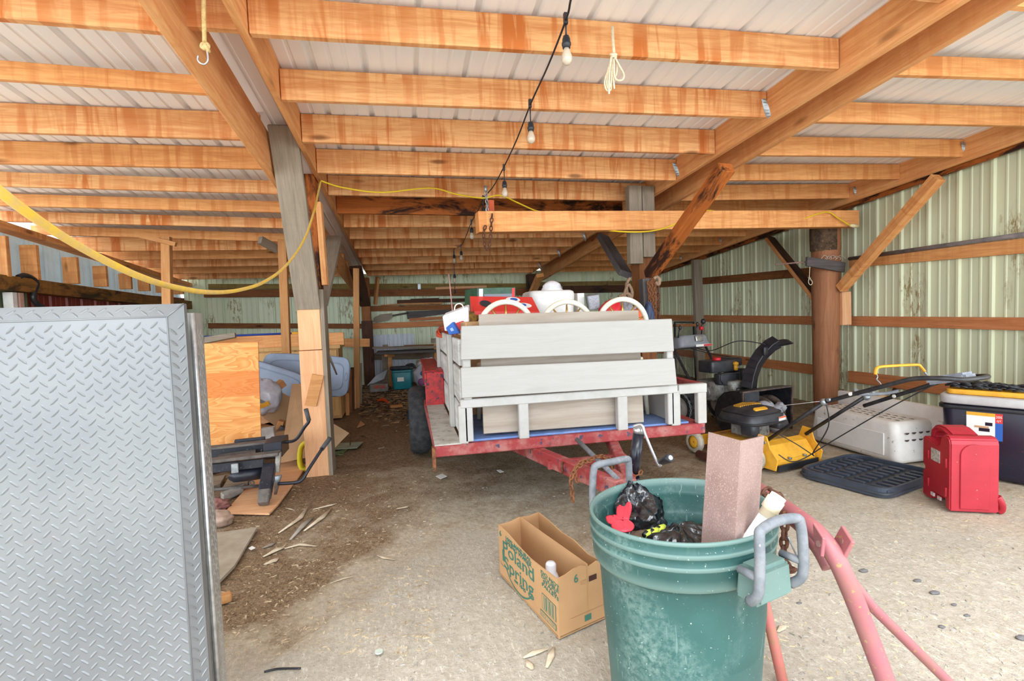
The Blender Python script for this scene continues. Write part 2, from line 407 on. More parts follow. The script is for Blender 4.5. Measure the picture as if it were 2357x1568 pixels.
# ---- corrugated sheets
def rib_profile(L, pitch=.305, big=.022, small=.006):
    """(s, depth) along the sheet: one tall narrow rib per pitch and two low ones between"""
    out = [(0, 0)]; n = int(L/pitch)+1
    for k in range(n):
        b = k*pitch+.05
        for a, d in ((0, 0), (.012, big), (.036, big), (.048, 0), (.115, 0), (.123, small), (.137, small), (.145, 0), (.205, 0), (.213, small), (.227, small), (.235, 0)):
            if 0 < b+a < L: out.append((b+a, d))
    return out+[(L, 0)]
def wall_sheet(name, p0, p1, z0, topf, inward, mat, label, cat='wall', kind=K, pitch=.305, dz_=0):
    p0, p1, inward = V(p0), V(p1), V(inward); L = (p1-p0).length; d = (p1-p0)/L; mb = MB(); pr = rib_profile(L, pitch); P = []
    for s_, e in pr:
        q = p0+d*s_+inward*e; P.append(V((q.x, q.y, z0))); P.append(V((q.x, q.y, topf(q))))
    mb.add(P, [(2*i, 2*i+2, 2*i+3, 2*i+1) for i in range(len(pr)-1)])
    return mb.build(name, mat, label=label, cat=cat, kind=kind, recalc=False)
wall_sheet('wall_right', (XRW, 2.3, 0), (XRW, YB+.05, 0), -.03, lambda q: dz(q.y)-.02, (-1, 0, 0), M_SIDE, 'pale green ribbed steel wall on the right with brown dirt streaks')
wall_sheet('wall_back', (-4.1, YB, 0), (XRW, YB, 0), -.03, lambda q: dz(YB)-.05, (0, -1, 0), M_BACK, 'green ribbed steel wall at the far end of the barn')
wall_sheet('wall_left', (XL-.1, 6.8, 0), (XL-.1, YB, 0), -.03, lambda q: 1.86, (1, 0, 0), M_RED, 'dark red steel lower wall seen above the checker plate box')
wall_sheet('wall_left', (XL-.1, 5.9, 0), (XL-.1, 6.8, 0), -.03, lambda q: 1.86, (1, 0, 0), pm('dull_green_steel', S(120, 126, 100), S(100, 108, 84), 4, .5), 'dull green steel lower wall beside the white door jamb')
wall_sheet('trim_1', (XL-.16, 5.9, 0), (XL-.16, YB, 0), 1.7, lambda q: pz(q.y)-.0, (1, 0, 0), M_CLER, 'grey translucent sheet behind the short studs of the left wall', 'wall')
# roof steel: ribs run down the slope
RF = .5
def make_roof():
    L = 9.75; pr = rib_profile(L, .305, .024, .006); x0 = -4.2; P = []
    for s_, e in pr:
        for y in (RF, 4, 8, YB+.5): P.append(V((x0+s_, y, dz(y)+.002+e)))
    Fs = [(4*i+k, 4*i+4+k, 4*i+5+k, 4*i+1+k) for i in range(len(pr)-1) for k in range(3)]
    mb = MB(); mb.add(P, Fs); mb.build('ceiling', M_DECK, label='grey white ribbed steel roof seen from below', cat='ceiling', kind=K, recalc=False)
make_roof()
# ---- purlins, bay by bay; near ones follow the photograph, far ones the slope
midb = {1: ((545, 74), (1936, 158)), 2: ((632, 228), (1768, 270)), 3: ((690, 326), (1649, 354)), 4: ((712, 397), (1558, 415)), 5: ((735, 448), (1487, 463)), 6: ((757, 491), (1440, 500))}
lefb = {1: ((0, 40), (357, 70)), 2: ((0, 181), (468, 214)), 3: ((0, 303), (548, 320)), 4: ((0, 376), (595, 388)), 5: ((0, 428), (638, 446)), 6: ((0, 471), (647, 487)), 7: ((0, 504), (655, 520)), 8: ((0, 524), (662, 545))}
rigb = {1: ((2090, 172), (2357, 180)), 2: ((1890, 280), (2357, 289)), 3: ((1760, 357), (2250, 361)), 4: ((1690, 415), (2101, 412)), 5: ((1641, 461), (1976, 456))}
def purlin(i, bay, tab, x0, x1, mat, where):
    Y = PY(i)
    if i in tab:
        a, b = aY(*tab[i][0], Y), aY(*tab[i][1], Y); sl = (b.z-a.z)/(b.x-a.x)
        zc = (a.z+b.z)/2; zc = max(min(zc, pz(Y)+.03), pz(Y)-.05); cx = (a.x+b.x)/2
        p, q = V((x0, Y, zc+sl*(x0-cx))), V((x1, Y, zc+sl*(x1-cx)))
    else: p, q = V((x0, Y, pz(Y))), V((x1, Y, pz(Y)))
    top = dz(Y)-.004; h = top-max(p.z, q.z)
    board('purlin', p, q, .045, h, mat, label=f'{where}, {ORD[i]} from the front', cat='beam', kind=K, off=(.5, .5), bevel=.004)
for i in range(0, 14):
    purlin(i, 'm', midb, -.655, 2.615, W_OR if i != 6 else W_BURN, 'orange sawn purlin of the middle bay')
    purlin(i, 'l', lefb, -4.25, -.93, W_OR if i % 2 else W_OR2, 'orange sawn purlin of the left bay')
    purlin(i, 'r', rigb, 2.97, 5.2, W_OR2, 'orange sawn purlin of the right bay')
# blocks between the paired rafters
for i in (1,):
    Y = PY(i); board('blocking', V((-.93, Y, pz(Y))), V((-.70, Y, pz(Y))), .045, .18, W_OR, label='short orange block between the two left rafters', cat='beam', kind=K, off=(.5, .5))
# ---- rafters
def rafter(X0, X1, a, b, h, mat, label, y0=.55, y1=None, side=1):
    """bottom edge through the two photo points on the plane X0"""
    A, B = aX(*a, X0), aX(*b, X0); sl = (B.z-A.z)/(B.y-A.y); y1 = y1 or B.y
    p, q = V(((X0+X1)/2, y0, A.z+sl*(y0-A.y))), V(((X0+X1)/2, y1, A.z+sl*(y1-A.y)))
    return board('rafter', p, q, abs(X1-X0), h, mat, label=label, cat='beam', kind=K, off=(0, .5), bevel=.005)
rafter(-.66, -.70, (531, 0), (855, 645), .30, W_RAF, 'inner orange rafter of the left pair', y1=10.9)
rafter(-.92, -.965, (342, 0), (630, 408), .30, W_RAF, 'outer orange rafter of the left pair with rough sawn underside', y1=4.75)
rafter(-.92, -.965, (342, 0), (630, 408), .30, W_RAF, 'outer rafter of the left pair behind the left post', y0=5.1, y1=10.9)
rafter(2.62, 2.665, (2217, 0), (1445, 487), .28, W_RAF, 'left orange rafter of the centre pair', y1=10.9)
rafter(2.92, 2.965, (2346, 0), (1677, 393), .28, W_RAF, 'right orange rafter of the centre pair', y1=10.9)
rafter(5.2, 5.245, (2357, 322), (1520, 622), .28, W_RAF, 'orange rafter along the right wall', y1=10.9)
rafter(5.29, 5.335, (2357, 338), (1520, 630), .28, W_BURN, 'dark stained rafter close against the right wall', y1=10.9)
# twisted strap ties
def tie(px, py, Y, d=.12):
    P = aY(px, py, Y); w = .032; pts = []; P.x = min(P.x, 2.595) if P.x < 3.5 else min(P.x, 5.17)
    for k in range(7):
        t = k/6; a = R(80*t); c_ = P+V((.05*t, .01*t, -d*t+.06)); o = V((math.cos(a), -math.sin(a), .25))*w/2; pts += [c_-o, c_+o]
    mb = MB(); mb.add(pts+[p+V((0, -.003, 0)) for p in pts], [(2*i, 2*i+1, 2*i+3, 2*i+2) for i in range(6)]+[(14+2*i, 14+2*i+2, 14+2*i+3, 14+2*i+1) for i in range(6)]+[(2*i, 2*i+2, 16+2*i, 14+2*i) for i in range(6)]+[(2*i+1, 15+2*i, 17+2*i, 2*i+3) for i in range(6)])
    return mb
for (x, y, Y, lb) in ((1757, 248, 3.25, 'second purlin of the middle bay'), (1551, 390, 4.5, 'fourth purlin of the middle bay'), (1341, 545, 0, 'a far purlin on the centre rafter'), (1283, 583, 0, 'the next purlin further back on the centre rafter'), (1239, 613, 0, 'the furthest purlin on the centre rafter'),
                  (2253, 343, 4.0, 'third purlin where it meets the right wall rafter'), (1970, 442, 5.2, 'fifth purlin at the right wall rafter'), (1665, 556, 0, 'a far purlin on the right wall rafter'), (1567, 596, 0, 'the furthest purlin on the right wall rafter')):
    Y = Y or PY(round((aC(x, y, -.03).y-2.7256)/.638+1))
    tie(x, y, Y-.01).build('strap_tie', M_STEEL, label='galvanised strap tie nailed to '+lb, cat='strap tie', group='strap ties on the rafters', recalc=False)
# ---- posts and braces
def st(name, p0, p1, w, h, mat, label, upv=(0, 0, 1), off=(0, 0), cat='post', **k): return board(name, p0, p1, w, h, mat, label=label, cat=cat, kind=K, upv=upv, off=off, **k)
LPX, LPY = -.805, 4.9
st('post', (LPX, LPY+.02, -.05), (LPX, LPY+.02, 2.62), .2, .19, W_BURN, 'reddish orange left post rising between the paired rafters', upv=(0, 1, 0))
# pale planks on the post's front, below the brace
a = aY(702, 705, 4.78); b = aY(740, 805, 4.78); c_ = aY(722, 1087, 4.78)
st('post_plank', (LPX+.0, 4.785, b.z+.003), (LPX+.0, 4.785, a.z), .185, .05, W_PALE, 'upper pale plank on the front of the left post', upv=(0, 1, 0), cat='plank')
st('post_plank', (LPX+.0, 4.785, -.03), (LPX+.0, 4.785, b.z-.003), .19, .05, W_PALE, 'long lower pale plank on the front of the left post', upv=(0, 1, 0), cat='plank')
st('post_plank', (LPX+.112, 4.86, -.03), (LPX+.112, 4.86, 1.62), .034, .20, W_GREY, 'narrow grey plank on the right side of the left post', upv=(0, 1, 0), cat='plank')
st('post_plank', (LPX+.135, 4.87, 1.66), (LPX+.12, 4.87, 2.38), .045, .12, W_RAF, 'split ended plank high on the right side of the left post', upv=(0, 1, 0), cat='plank')
q = aX(650, 288, LPX); st('brace', (LPX, 4.77, a.z-.02), (LPX, q.y, q.z), .2, .055, W_GREY, 'grey weathered knee brace leaning forward from the left post', upv=(0, -1, 0), cat='brace')
q = aX(775, 540, LPX); st('brace', (LPX+.04, 5.02, aY(752, 700, 5.0).z), (LPX+.04, 6.55, 2.33), .17, .05, W_GREY, 'grey knee brace leaning back behind the left post', upv=(0, -1, 0), cat='brace')
# rear left post
rp = aY(842, 690, 10.75)
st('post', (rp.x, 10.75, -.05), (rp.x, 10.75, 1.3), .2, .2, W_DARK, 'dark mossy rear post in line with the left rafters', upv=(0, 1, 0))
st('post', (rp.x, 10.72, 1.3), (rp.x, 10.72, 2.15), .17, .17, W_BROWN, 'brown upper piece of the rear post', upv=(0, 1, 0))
u0 = aY(846, 702, 10.55); u1 = aX(812, 590, rp.x); st('brace', (rp.x, 10.55, u0.z), (rp.x-.02, 9.0, 2.2), .2, .06, W_DARK, 'dark knee brace on the front of the rear post', upv=(0, -1, 0), cat='brace')
st('brace', (rp.x+.18, 10.7, 1.62), (rp.x+.26, 10.55, 2.15), .05, .09, W_TAN, 'thin tan stick brace to the right of the rear post', cat='brace')
# thin tan studs standing free in the left bay and beside the aisle
def stud(xt, yt, xb, yb, Y, w, mat, label, yd=None, d=.09):
    A, B = aY(xb, yb, Y), aY(xt, yt, yd or Y); A = B+(A-B)*((B.z+.02)/(B.z-A.z)); return st('stud', A, A+(B-A)*1.0, w, d, mat, label, upv=(0, 1, 0))
stud(383, 545, 390, 900, 6.9, .095, W_TAN, 'tan stud standing behind the checker plate box')
stud(650, 552, 666, 985, 6.9, .095, W_TAN, 'tan stud standing behind the pine cupboard in the left bay')
stud(820, 618, 822, 938, 8.3, .085, W_TAN, 'slim tan stud beside the leaning trim sticks at the aisle')
st('cleat', aY(322, 543, 6.84), aY(405, 563, 6.84), .05, .05, W_TAN, 'tan cleat nailed across the top of the stud behind the checker plate box', cat='cleat')
st('cleat', aY(598, 552, 6.75), aY(640, 575, 6.95), .07, .09, W_GREY, 'grey cleat at the top of the stud behind the pine cupboard', cat='cleat')
# centre post
CX, CY = 2.79, 5.25
def zx(px, py, Y): return aY(px, py, Y)
A = aY(1492, 620, CY-.1); 
st('post', (A.x, CY, -.05), (A.x-.02, CY, 2.6), .17, .2, W_BROWN, 'reddish brown centre post behind the stock trailer', upv=(0, 1, 0))
B0, B1 = aY(1462, 608, 5.1), aY(1460, 480, 5.1); st('post_plank', B0, V((B0.x, 5.1, 2.62)), .14, .09, W_GREY, 'grey plank hung on the left of the centre post', upv=(0, 1, 0), cat='plank')
B0 = aY(1493, 592, 5.1); st('post_plank', B0, V((B0.x, 5.1, 2.62)), .135, .05, W_GREY, 'grey plank on the front of the centre post', upv=(0, 1, 0), cat='plank')
B0 = aY(1489, 760, 5.02); B1 = aY(1483, 642, 5.02); st('post_block', B0, B1, .085, .1, W_DGREY, 'dark grey block on the centre post beside the hanging chains', upv=(0, 1, 0), cat='block')
q0 = aY(1497, 632, 4.98); q1 = aX(1684, 372, q0.x); q1 = V((q0.x, 3.72, 2.55)); 
q1 = aY(1672, 385, 3.75)
st('brace', q0, q1, .13, .09, W_BURN, 'dark stained knee brace leaning forward from the centre post', upv=(0, -1, 0), cat='brace')
q0 = aY(1440, 632, 5.45); q1 = aY(1387, 545, 6.6); st('brace', q0, q1, .15, .07, W_DGREY, 'grey knee brace leaning back from the centre post', upv=(0, -1, 0), cat='brace')
# far centre post at the back wall
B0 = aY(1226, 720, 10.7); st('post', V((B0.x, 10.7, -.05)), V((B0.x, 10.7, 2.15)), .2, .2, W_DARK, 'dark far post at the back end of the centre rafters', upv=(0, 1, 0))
st('brace', aY(1218, 690, 10.4), aY(1243, 634, 9.2), .14, .07, W_OR2, 'orange knee brace on the far post of the centre rafters', upv=(0, -1, 0), cat='brace')
# right post: a barked log with squared planks
RX, RY = 5.06, 5.42
def log(name, X, Y, z0, z1, r0, r1, mat, label):
    mb = MB(); n = 18; rings = 14
    def fn(u, v):
        a = 2*math.pi*v; z = z0+(z1-z0)*u; r = (r0+(r1-r0)*u)*(1+.05*noise.noise((math.cos(a)*2, math.sin(a)*2, z*2))+.08*abs(math.sin(2*a))**6)
        return (X+r*math.cos(a), Y+r*math.sin(a), z)
    mb.surf(fn, rings, n); return mb.build(name, mat, label=label, cat='post', kind=K)
W_LOG = wood('log_post', S(184, 128, 92), S(146, 90, 62), axis='Z', band=.1, stain=S(112, 66, 46), stain_th=.62)
lp = aY(1921, 760, RY-.13); RX = lp.x
log('post', RX, RY, -.05, 2.36, .125, .15, W_LOG, 'round reddish log post on the right with bark at its top')
mb = MB(); mb.surf(lambda u, v: (RX-.025+.155*math.cos(R(150+140*v))*(1-.1*abs(u-.5)), RY+.155*math.sin(R(150+140*v)), 1.96+.4*u+.02*noise.noise((v*9, u*9, 0))), 10, 14)
mb.build('post_bark', pm('bark', S(96, 74, 54), S(56, 42, 34), 18, .95, bump=.8, bsc=60, speck=(S(140, 112, 78), 30, .62)), label='patch of dark bark left at the top of the right log post', cat='bark', kind=K)
st('post_block', aY(1943, 748, RY-.1), aY(1942, 672, RY-.1), .125, .09, W_PALE, 'pale block with a round knot under the brace on the right log post', upv=(0, 1, 0), cat='block')
st('post_plank', aY(1890, 785, RY-.02), aY(1889, 704, RY-.02), .06, .05, W_OR2, 'narrow plank under the dark brace on the right log post', upv=(0, 1, 0), cat='plank')
st('brace', aY(1936, 665, RY-.17), aY(2160, 408, 4.15), .1, .1, W_OR2, 'orange knee brace rising to the right from the log post', upv=(0, -1, 0), cat='brace')
st('brace', aY(1890, 695, RY+.1), aY(1772, 548, 6.75), .13, .06, W_DARK, 'dark stained knee brace behind the right log post', upv=(0, -1, 0), cat='brace')
st('brace_strip', aY(1885, 706, RY-.0), aY(1763, 550, 6.6), .03, .04, W_RAF, 'pale strip along the dark brace behind the right log post', cat='brace')
# long tie beam
T0, T1 = aY(1098, 513, 4.72), aY(1966, 505, 5.2)
st('tie_beam', T0, T1, .13, .185, W_OR2, 'long orange tie beam hung level from a chain and reaching the right log post', cat='beam')
# stud at the right wall, behind the blower
stud(1603, 598, 1610, 790, 8.1, .15, W_GREY, 'grey brown stud against the right wall behind the snow blower')
# ---- wall girts
def girt(name, a, b, X, hpx_near, mat, label, th=.045, y0=None, y1=None):
    A, B = aX(*a, X), aX(*b, X); sl = (B.z-A.z)/(B.y-A.y)
    y0 = A.y if y0 is None else y0; y1 = B.y if y1 is None else y1
    return st(name, V((X, y0, A.z+sl*(y0-A.y))), V((X, y1, A.z+sl*(y1-A.y))), th, hpx_near, mat, label, cat='girt')
GX = XRW-.03
girt('girt', (2357, 746), (1962, 739), GX, .115, W_GIRT, 'middle girt of the right wall in front of the log post', y0=2.35)
girt('girt', (1885, 738), (1620, 733), GX, .115, W_GIRT, 'middle girt of the right wall behind the log post', y1=10.95)
girt('girt', (2357, 566), (1958, 604), GX, .13, W_OR2, 'upper orange girt of the right wall in front of the log post', y0=2.35)
girt('girt', (1885, 625), (1525, 655), GX, .12, W_BROWN, 'upper brown girt of the right wall behind the log post', y1=10.95)
girt('girt', (2200, 897), (1955, 866), GX, .135, W_GIRT, 'lower girt of the right wall in front of the log post', y0=2.35)
girt('girt', (1890, 853), (1630, 820), GX, .13, W_GIRT, 'lower girt of the right wall behind the log post', y1=10.95)
def bgirt(a, b, Y, h, mat, label, th=.045, name='girt', cat='girt'):
    return st(name, aY(*a, Y), aY(*b, Y), th, h, mat, label, cat=cat)
bgirt((480, 750), (835, 751), YB-.06, .1, W_BROWN, 'brown middle girt of the back wall left of the rear post')
bgirt((852, 751), (1225, 736), YB-.06, .115, W_GIRT, 'orange middle girt of the back wall right of the rear post')
bgirt((470, 676), (1225, 672), YB-.08, .15, W_BROWN, 'brown header girt across the back wall under the roof')
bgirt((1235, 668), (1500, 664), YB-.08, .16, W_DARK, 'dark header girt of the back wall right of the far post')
bgirt((480, 660), (1225, 658), YB-.05, .1, wood('mossy_board', S(150, 128, 70), S(104, 84, 44), stain=S(84, 72, 48)), 'mossy plate at the very top of the back wall')
bgirt((1240, 656), (1500, 652), YB-.05, .12, wood('mossy_board_right', S(150, 128, 76), S(94, 70, 44), stain=S(64, 52, 40)), 'mossy plate at the top of the back wall, right of the far post')
bgirt((852, 711), (1120, 705), YB-.06, .11, W_BROWN, 'dark brown upper girt of the back wall carrying stored boards')
bgirt((785, 789), (851, 789), 10.6, .16, W_OR2, 'orange board nailed across the rear post', name='nailed_board', cat='board')
bgirt((852, 821), (1010, 818), YB-.07, .14, W_GREY, 'grey lower girt of the back wall behind the workbench')
# white patch panel on the back wall
wl, wr = aY(852, 772, YB-.03), aY(953, 776, YB-.03)
wall_sheet('trim_2', (wl.x, YB-.028, 0), (wr.x, YB-.028, 0), 0, lambda q: wl.z, (0, -1, 0), M_WHITEPANEL, 'white steel patch sheet on the lower back wall', 'wall', pitch=.28)
# ---- left wall framing
s0, s1 = aX(0, 648, XL), aX(440, 703, XL)
st('sill_beam', V((XL-.02, 5.9, s0.z)), V((XL-.02, YB-.05, s1.z)), .14, .15, wood('mossy_sill', S(150, 104, 50), S(104, 70, 34), stain=S(58, 46, 30), stain_th=.5), 'mossy brown beam on top of the dark red wall', cat='beam')
p0, p1 = aX(0, 516, XL), aX(440, 658, XL)
st('top_plate', V((XL, 5.9, p0.z+.01)), V((XL, YB-.05, p1.z)), .16, .07, W_OR2, 'orange top plate over the short studs of the left wall', cat='beam')
for k, (xa, xb) in enumerate(((-8, 18), (56, 92), (148, 184), (218, 247), (275, 303), (318, 344), (358, 382), (398, 420))):
    y = aX((xa+xb)/2, 600, XL).y
    zt = pz(y)-.14
    st('stud', V((XL-.02, y, s0.z+.05)), V((XL-.02, y, zt)), .055, .16, W_OR2, f'short orange stud on the left wall beam, {ORD[k]} counting from the photograph edge', upv=(1, 0, 0))
# white jamb and pinkish jamb under the beam
for x, lb, m_ in ((31, 'white painted jamb post under the mossy beam', M_WHITEP), (47, 'pinkish jamb post at the edge of the dark red wall', pm('pink_trim', S(196, 160, 148), S(176, 140, 128), 4, .6))):
    y = aX(x, 690, XL).y; mb = MB(); mb.box((XL-.03, y, .87), (.09, .07, 1.78)); mb.build('trim_3' if x > 40 else 'trim_4', m_, label=lb, cat='trim', kind=K, bevel=.004)
# ---------------------------------------------------------------- daylight
# hazy sky: even dome plus an added front horizon glow that lights the inside
w = bpy.data.worlds.new('daylight'); SC.world = w; w.use_nodes = True
_n = w.node_tree.nodes; _l = w.node_tree.links; bgn = _n['Background']; bgn.inputs[0].default_value = (.84, .93, 1.0, 1)
DOME, GLOW = 1.3, 4.5
_tc = _n.new('ShaderNodeTexCoord'); _sx = _n.new('ShaderNodeSeparateXYZ'); _l.new(_tc.outputs['Generated'], _sx.inputs[0])
def _m(op, a, b):
    q = _n.new('ShaderNodeMath'); q.operation = op
    for k, v in ((0, a), (1, b)):
        if isinstance(v, (int, float)): q.inputs[k].default_value = v
        else: _l.new(v, q.inputs[k])
    return q.outputs[0]
_hz = _m('MAXIMUM', _m('SUBTRACT', 1.0, _m('MULTIPLY', _m('ABSOLUTE', _sx.outputs[2], 0.0), 2.2)), 0.0)
_fr = _m('MAXIMUM', _m('MULTIPLY', _sx.outputs[1], -1.0), 0.0)
_st = _m('ADD', DOME, _m('MULTIPLY', _m('MULTIPLY', _m('POWER', _hz, 1.5), _fr), GLOW)); _l.new(_st, bgn.inputs[1])
def sun(name, az, el, e, ang, col=(1, 1, 1)):
    l = bpy.data.lights.new(name, 'SUN'); l.energy = e; l.angle = R(ang); l.color = col
    o = bpy.data.objects.new(name, l); COL.objects.link(o)
    d = V((math.sin(R(az))*math.cos(R(el)), math.cos(R(az))*math.cos(R(el)), -math.sin(R(el))))
    o.rotation_euler = d.to_track_quat('-Z', 'Y').to_euler(); return o
sun('hazy_sun', 15, 58, 3.0, 50, (.92, .97, 1))
vs = SC.view_settings; vs.view_transform = 'Standard'; vs.look = 'None'; vs.gamma = 1; vs.use_curve_mapping = False; vs.exposure = .78
SC.cycles.max_bounces = 10; SC.cycles.diffuse_bounces = 6
# ================================================================ STOCK TRAILER
M_TRED = pm('worn_red_paint', S(150, 48, 50), S(166, 104, 98), 9, .6, speck=(S(70, 60, 84), 16, .6), bump=.15, lo=.45, hi=.62)
M_TWH = pm('chipped_white_paint', S(180, 177, 173), S(168, 165, 159), 7, .5, speck=(S(184, 150, 120), 34, .66))
M_TARP = pm('blue_tarp', S(92, 124, 180), S(120, 144, 190), 10, .5)
M_PLY = wood('grey_plywood', S(178, 166, 153), S(146, 129, 112), band=0, knots=.5, gsc=.45)
M_CHROME = pm('zinc_plate', S(200, 202, 204), S(168, 170, 174), 30, .3, .8)
M_TIRE = pm('tyre_rubber', S(40, 42, 46), S(66, 66, 66), 18, .85, bump=.3, bsc=50)
M_TAPE = pm('bare_grey_paint', S(188, 184, 176), S(160, 152, 142), 9, .8, speck=(S(120, 104, 84), 30, .62))
TY = 3.16
T = thing('stock_trailer', (1.05, TY, 0), 'small utility trailer with white stake boards and chipped red frame, piled with household things', 'trailer')
mb = MB(); mb.box((1.052, TY+.035, .531), (1.82, .07, .07)); mb.box((.18, 4.4, .531), (.07, 2.4, .07)); mb.box((1.93, 4.4, .531), (.07, 2.4, .07)); mb.box((1.05, 5.55, .531), (1.82, .07, .07)); mb.box((1.05, 4.3, .52), (1.7, .07, .05)); mb.build('frame', M_TRED, T, True, bevel=.006, label='chipped red steel frame')
mb = MB(); mb.box((1.1, 4.3, .573), (1.52, 2.2, .012)); mb.build('bed_floor', M_TARP, T, True, label='blue covered bed floor')
# platform beside the bed, fender, wheel
mb = MB(); mb.hexa([(.145, TY, .566), (.305, TY, .566), (.305, 4.6, .566), (.16, 4.6, .566), (.145, TY, .575), (.305, TY, .575), (.305, 4.6, .575), (.16, 4.6, .575)]); mb.build('step_board', M_TAPE, T, True, label='worn grey step board along the left side')
mb = MB(); mb.box((.235, 4.62, .71), (.165, .03, .31)); mb.box((.235, 5.3, .865), (.165, 1.3, .02)); mb.box((.16, 4.95, .80), (.02, .7, .12)); mb.build('fender', pm('battered_red_paint', S(196, 40, 40), S(120, 40, 44), 16, .5, speck=(S(40, 44, 60), 22, .57)), T, True, bevel=.006, label='battered red fender')
wh = MB(); prof = [(.17, -.08), (.2, -.1), (.29, -.1), (.325, -.07), (.335, 0), (.325, .07), (.29, .1), (.2, .1), (.17, .08)]
wh.lathe(prof, 32, (.1, 5.2, .335), ry(R(90)), cap=False); tyre = wh.build('tyre', M_TIRE, T, True)
wh = MB(); wh.lathe([(.02, -.03), (.12, -.03), (.16, -.06), (.18, -.07), (.18, .07), (.12, .02), (.02, .02)], 24, (.1, 5.2, .335), ry(R(90)), cap=False); wh.build('rim', M_TRED, tyre, True)
wh = MB(); wh.lathe(prof, 32, (2.05, 5.2, .335), ry(R(90)), cap=False); wh.build('tyre', M_TIRE, T, True)
# front rail frame
def bx(name, x0, x1, z0, z1, y0, y1, mat, **k): mb = MB(); mb.box(((x0+x1)/2, (y0+y1)/2, (z0+z1)/2), (x1-x0, y1-y0, z1-z0)); return mb.build(name, mat, T, True, bevel=k.pop('bevel', .005), **k)
M_TWR = pm('white_over_red_paint', S(180, 176, 171), S(170, 163, 157), 8, .5, speck=(S(190, 80, 76), 7, .64))
for x0, x1, m_ in ((.297, .353, M_TWH), (.674, .738, M_TWH), (1.335, 1.404, M_TWH), (1.717, 1.781, M_TWH), (1.91, 1.975, M_TWR)): bx('rail_post', x0, x1, .565, .80, TY, TY+.05, m_)
bx('front_rail', .311, 1.762, .785, .84, TY-.004, TY+.05, M_TWH); bx('front_rail', 1.768, 1.977, .775, .838, TY-.004, TY+.05, M_TWH)
bx('side_rail', 1.925, 1.977, .79, .838, TY+.05, 5.5, M_TRED); bx('side_rail', 1.77, 1.8, .79, .838, TY+.05, 5.2, M_TRED)
bx('rail_post', 1.925, 1.977, .565, .79, 4.2, 4.26, M_TRED); bx('side_panel', 1.745, 1.765, .58, .79, TY+.06, 5.0, M_TWH)
# stake boards of the front gate (tilted a little) on two stakes
def quadboard(name, px, Y, th, mat, label=None):
    P = [aY(x, y, Y) for x, y in px]; mb = MB(); mb.hexa([P[3], P[2], P[2]+V((0, th, 0)), P[3]+V((0, th, 0)), P[0], P[1], P[1]+V((0, th, 0)), P[0]+V((0, th, 0))])
    return mb.build(name, mat, T, True, bevel=.004, label=label)
quadboard('gate_board', ((1062, 751), (1547, 734), (1552, 809), (1061, 829)), TY-.03, .026, W_WHITE, 'upper white gate board')
quadboard('gate_board', ((1061, 847), (1553, 825), (1559, 886), (1063, 917)), TY-.03, .026, W_WHITE, 'lower white gate board')
bx('stake', .335, .385, .575, 1.27, TY+.0, TY+.05, M_TWH); bx('stake', 1.69, 1.735, .575, 1.25, TY+.0, TY+.05, M_TWH)
# side boards
M_SIDEB = pm('weathered_white_board', S(206, 206, 204), S(168, 166, 164), 5, .75, st=(1, .3, 3), speck=(S(120, 116, 112), 40, .66))
for z0, z1 in ((1.04, 1.205), (.80, 1.02), (.58, .785)): bx('side_board', .318, .342, z0, z1, TY+.06, 5.1, M_SIDEB)
bx('stake', .285, .318, .575, 1.225, 3.62, 3.75, M_TWH); bx('stake', .285, .318, .575, 1.225, 4.9, 5.0, M_TWH)
bx('tail_board', .34, 1.76, .6, 1.15, 5.1, 5.13, M_SIDEB)
# bracket hanging at the corner
mb = MB(); mb.box((.138, TY+.01, .50), (.02, .05, .12)); mb.tube([(.14, TY, .5), (.142, TY-.005, .44), (.14, TY, .41)], .006, 6); mb.build('corner_hinge', M_RUST, T, True)
# tongue
mb = MB()
for sx in (-1, 1): mb.bar((1.05+sx*.34, TY+.3, .455), (1.05+sx*.03, 2.42, .455), .06, .085)
mb.bar((1.05, 2.62, .455), (1.05, 2.22, .455), .07, .08); mb.build('tongue', M_TRED, T, True, bevel=.005)
mb = MB(); mb.bar((.8, 2.98, .44), (1.3, 2.98, .44), .04, .05); mb.build('tongue_brace', M_TRED, T, True, bevel=.004)
mb = MB(); mb.torus((.846, 2.83, .462), .03, .006, ry(R(90)) @ rx(R(20))); mb.build('tongue_ring', M_RUSTD, T, True)
# jack
jb, jt = aY(1458, 1098, 2.62), aY(1470, 998, 2.62)
j = MB(); j.cyl(jb, jt, .031, 20); j.cyl(jb-V((0, 0, .03)), jb, .036, 20); jack = j.build('jack_post', pm('glossy_black_paint', S(22, 24, 36), S(40, 42, 52), 20, .25, speck=(S(150, 150, 150), 60, .7)), T, True)
jc = aY(1470, 987, 2.62); j = MB(); j.cyl(jt-V((0, 0, .005)), jc+V((0, 0, .012)), .029, 20); j.build('cap', M_CHROME, jack, True)
pts = smooth_pts([aY(x, y, Y) for x, y, Y in ((1458, 982, 2.60), (1470, 978, 2.585), (1479, 981, 2.57), (1485, 1000, 2.56), (1513, 1066, 2.52), (1522, 1069, 2.51))]); j = MB(); j.tube(pts, .0085, 8); j.build('crank', M_CHROME, jack, True)
h0, h1 = aY(1521, 1064, 2.51), aY(1543, 1054, 2.43); j = MB(); d = (h1-h0); j.tube([h0, h0+d*.15, h0+d*.8, h1], [.014, .02, .024, .02], 14); hd = j.build('crank_handle', M_BLACK, jack, True)
j = MB(); j.cyl(h1, h1+d*.04, .012, 12); j.build('handle_bolt', M_WHITEP, hd, True)
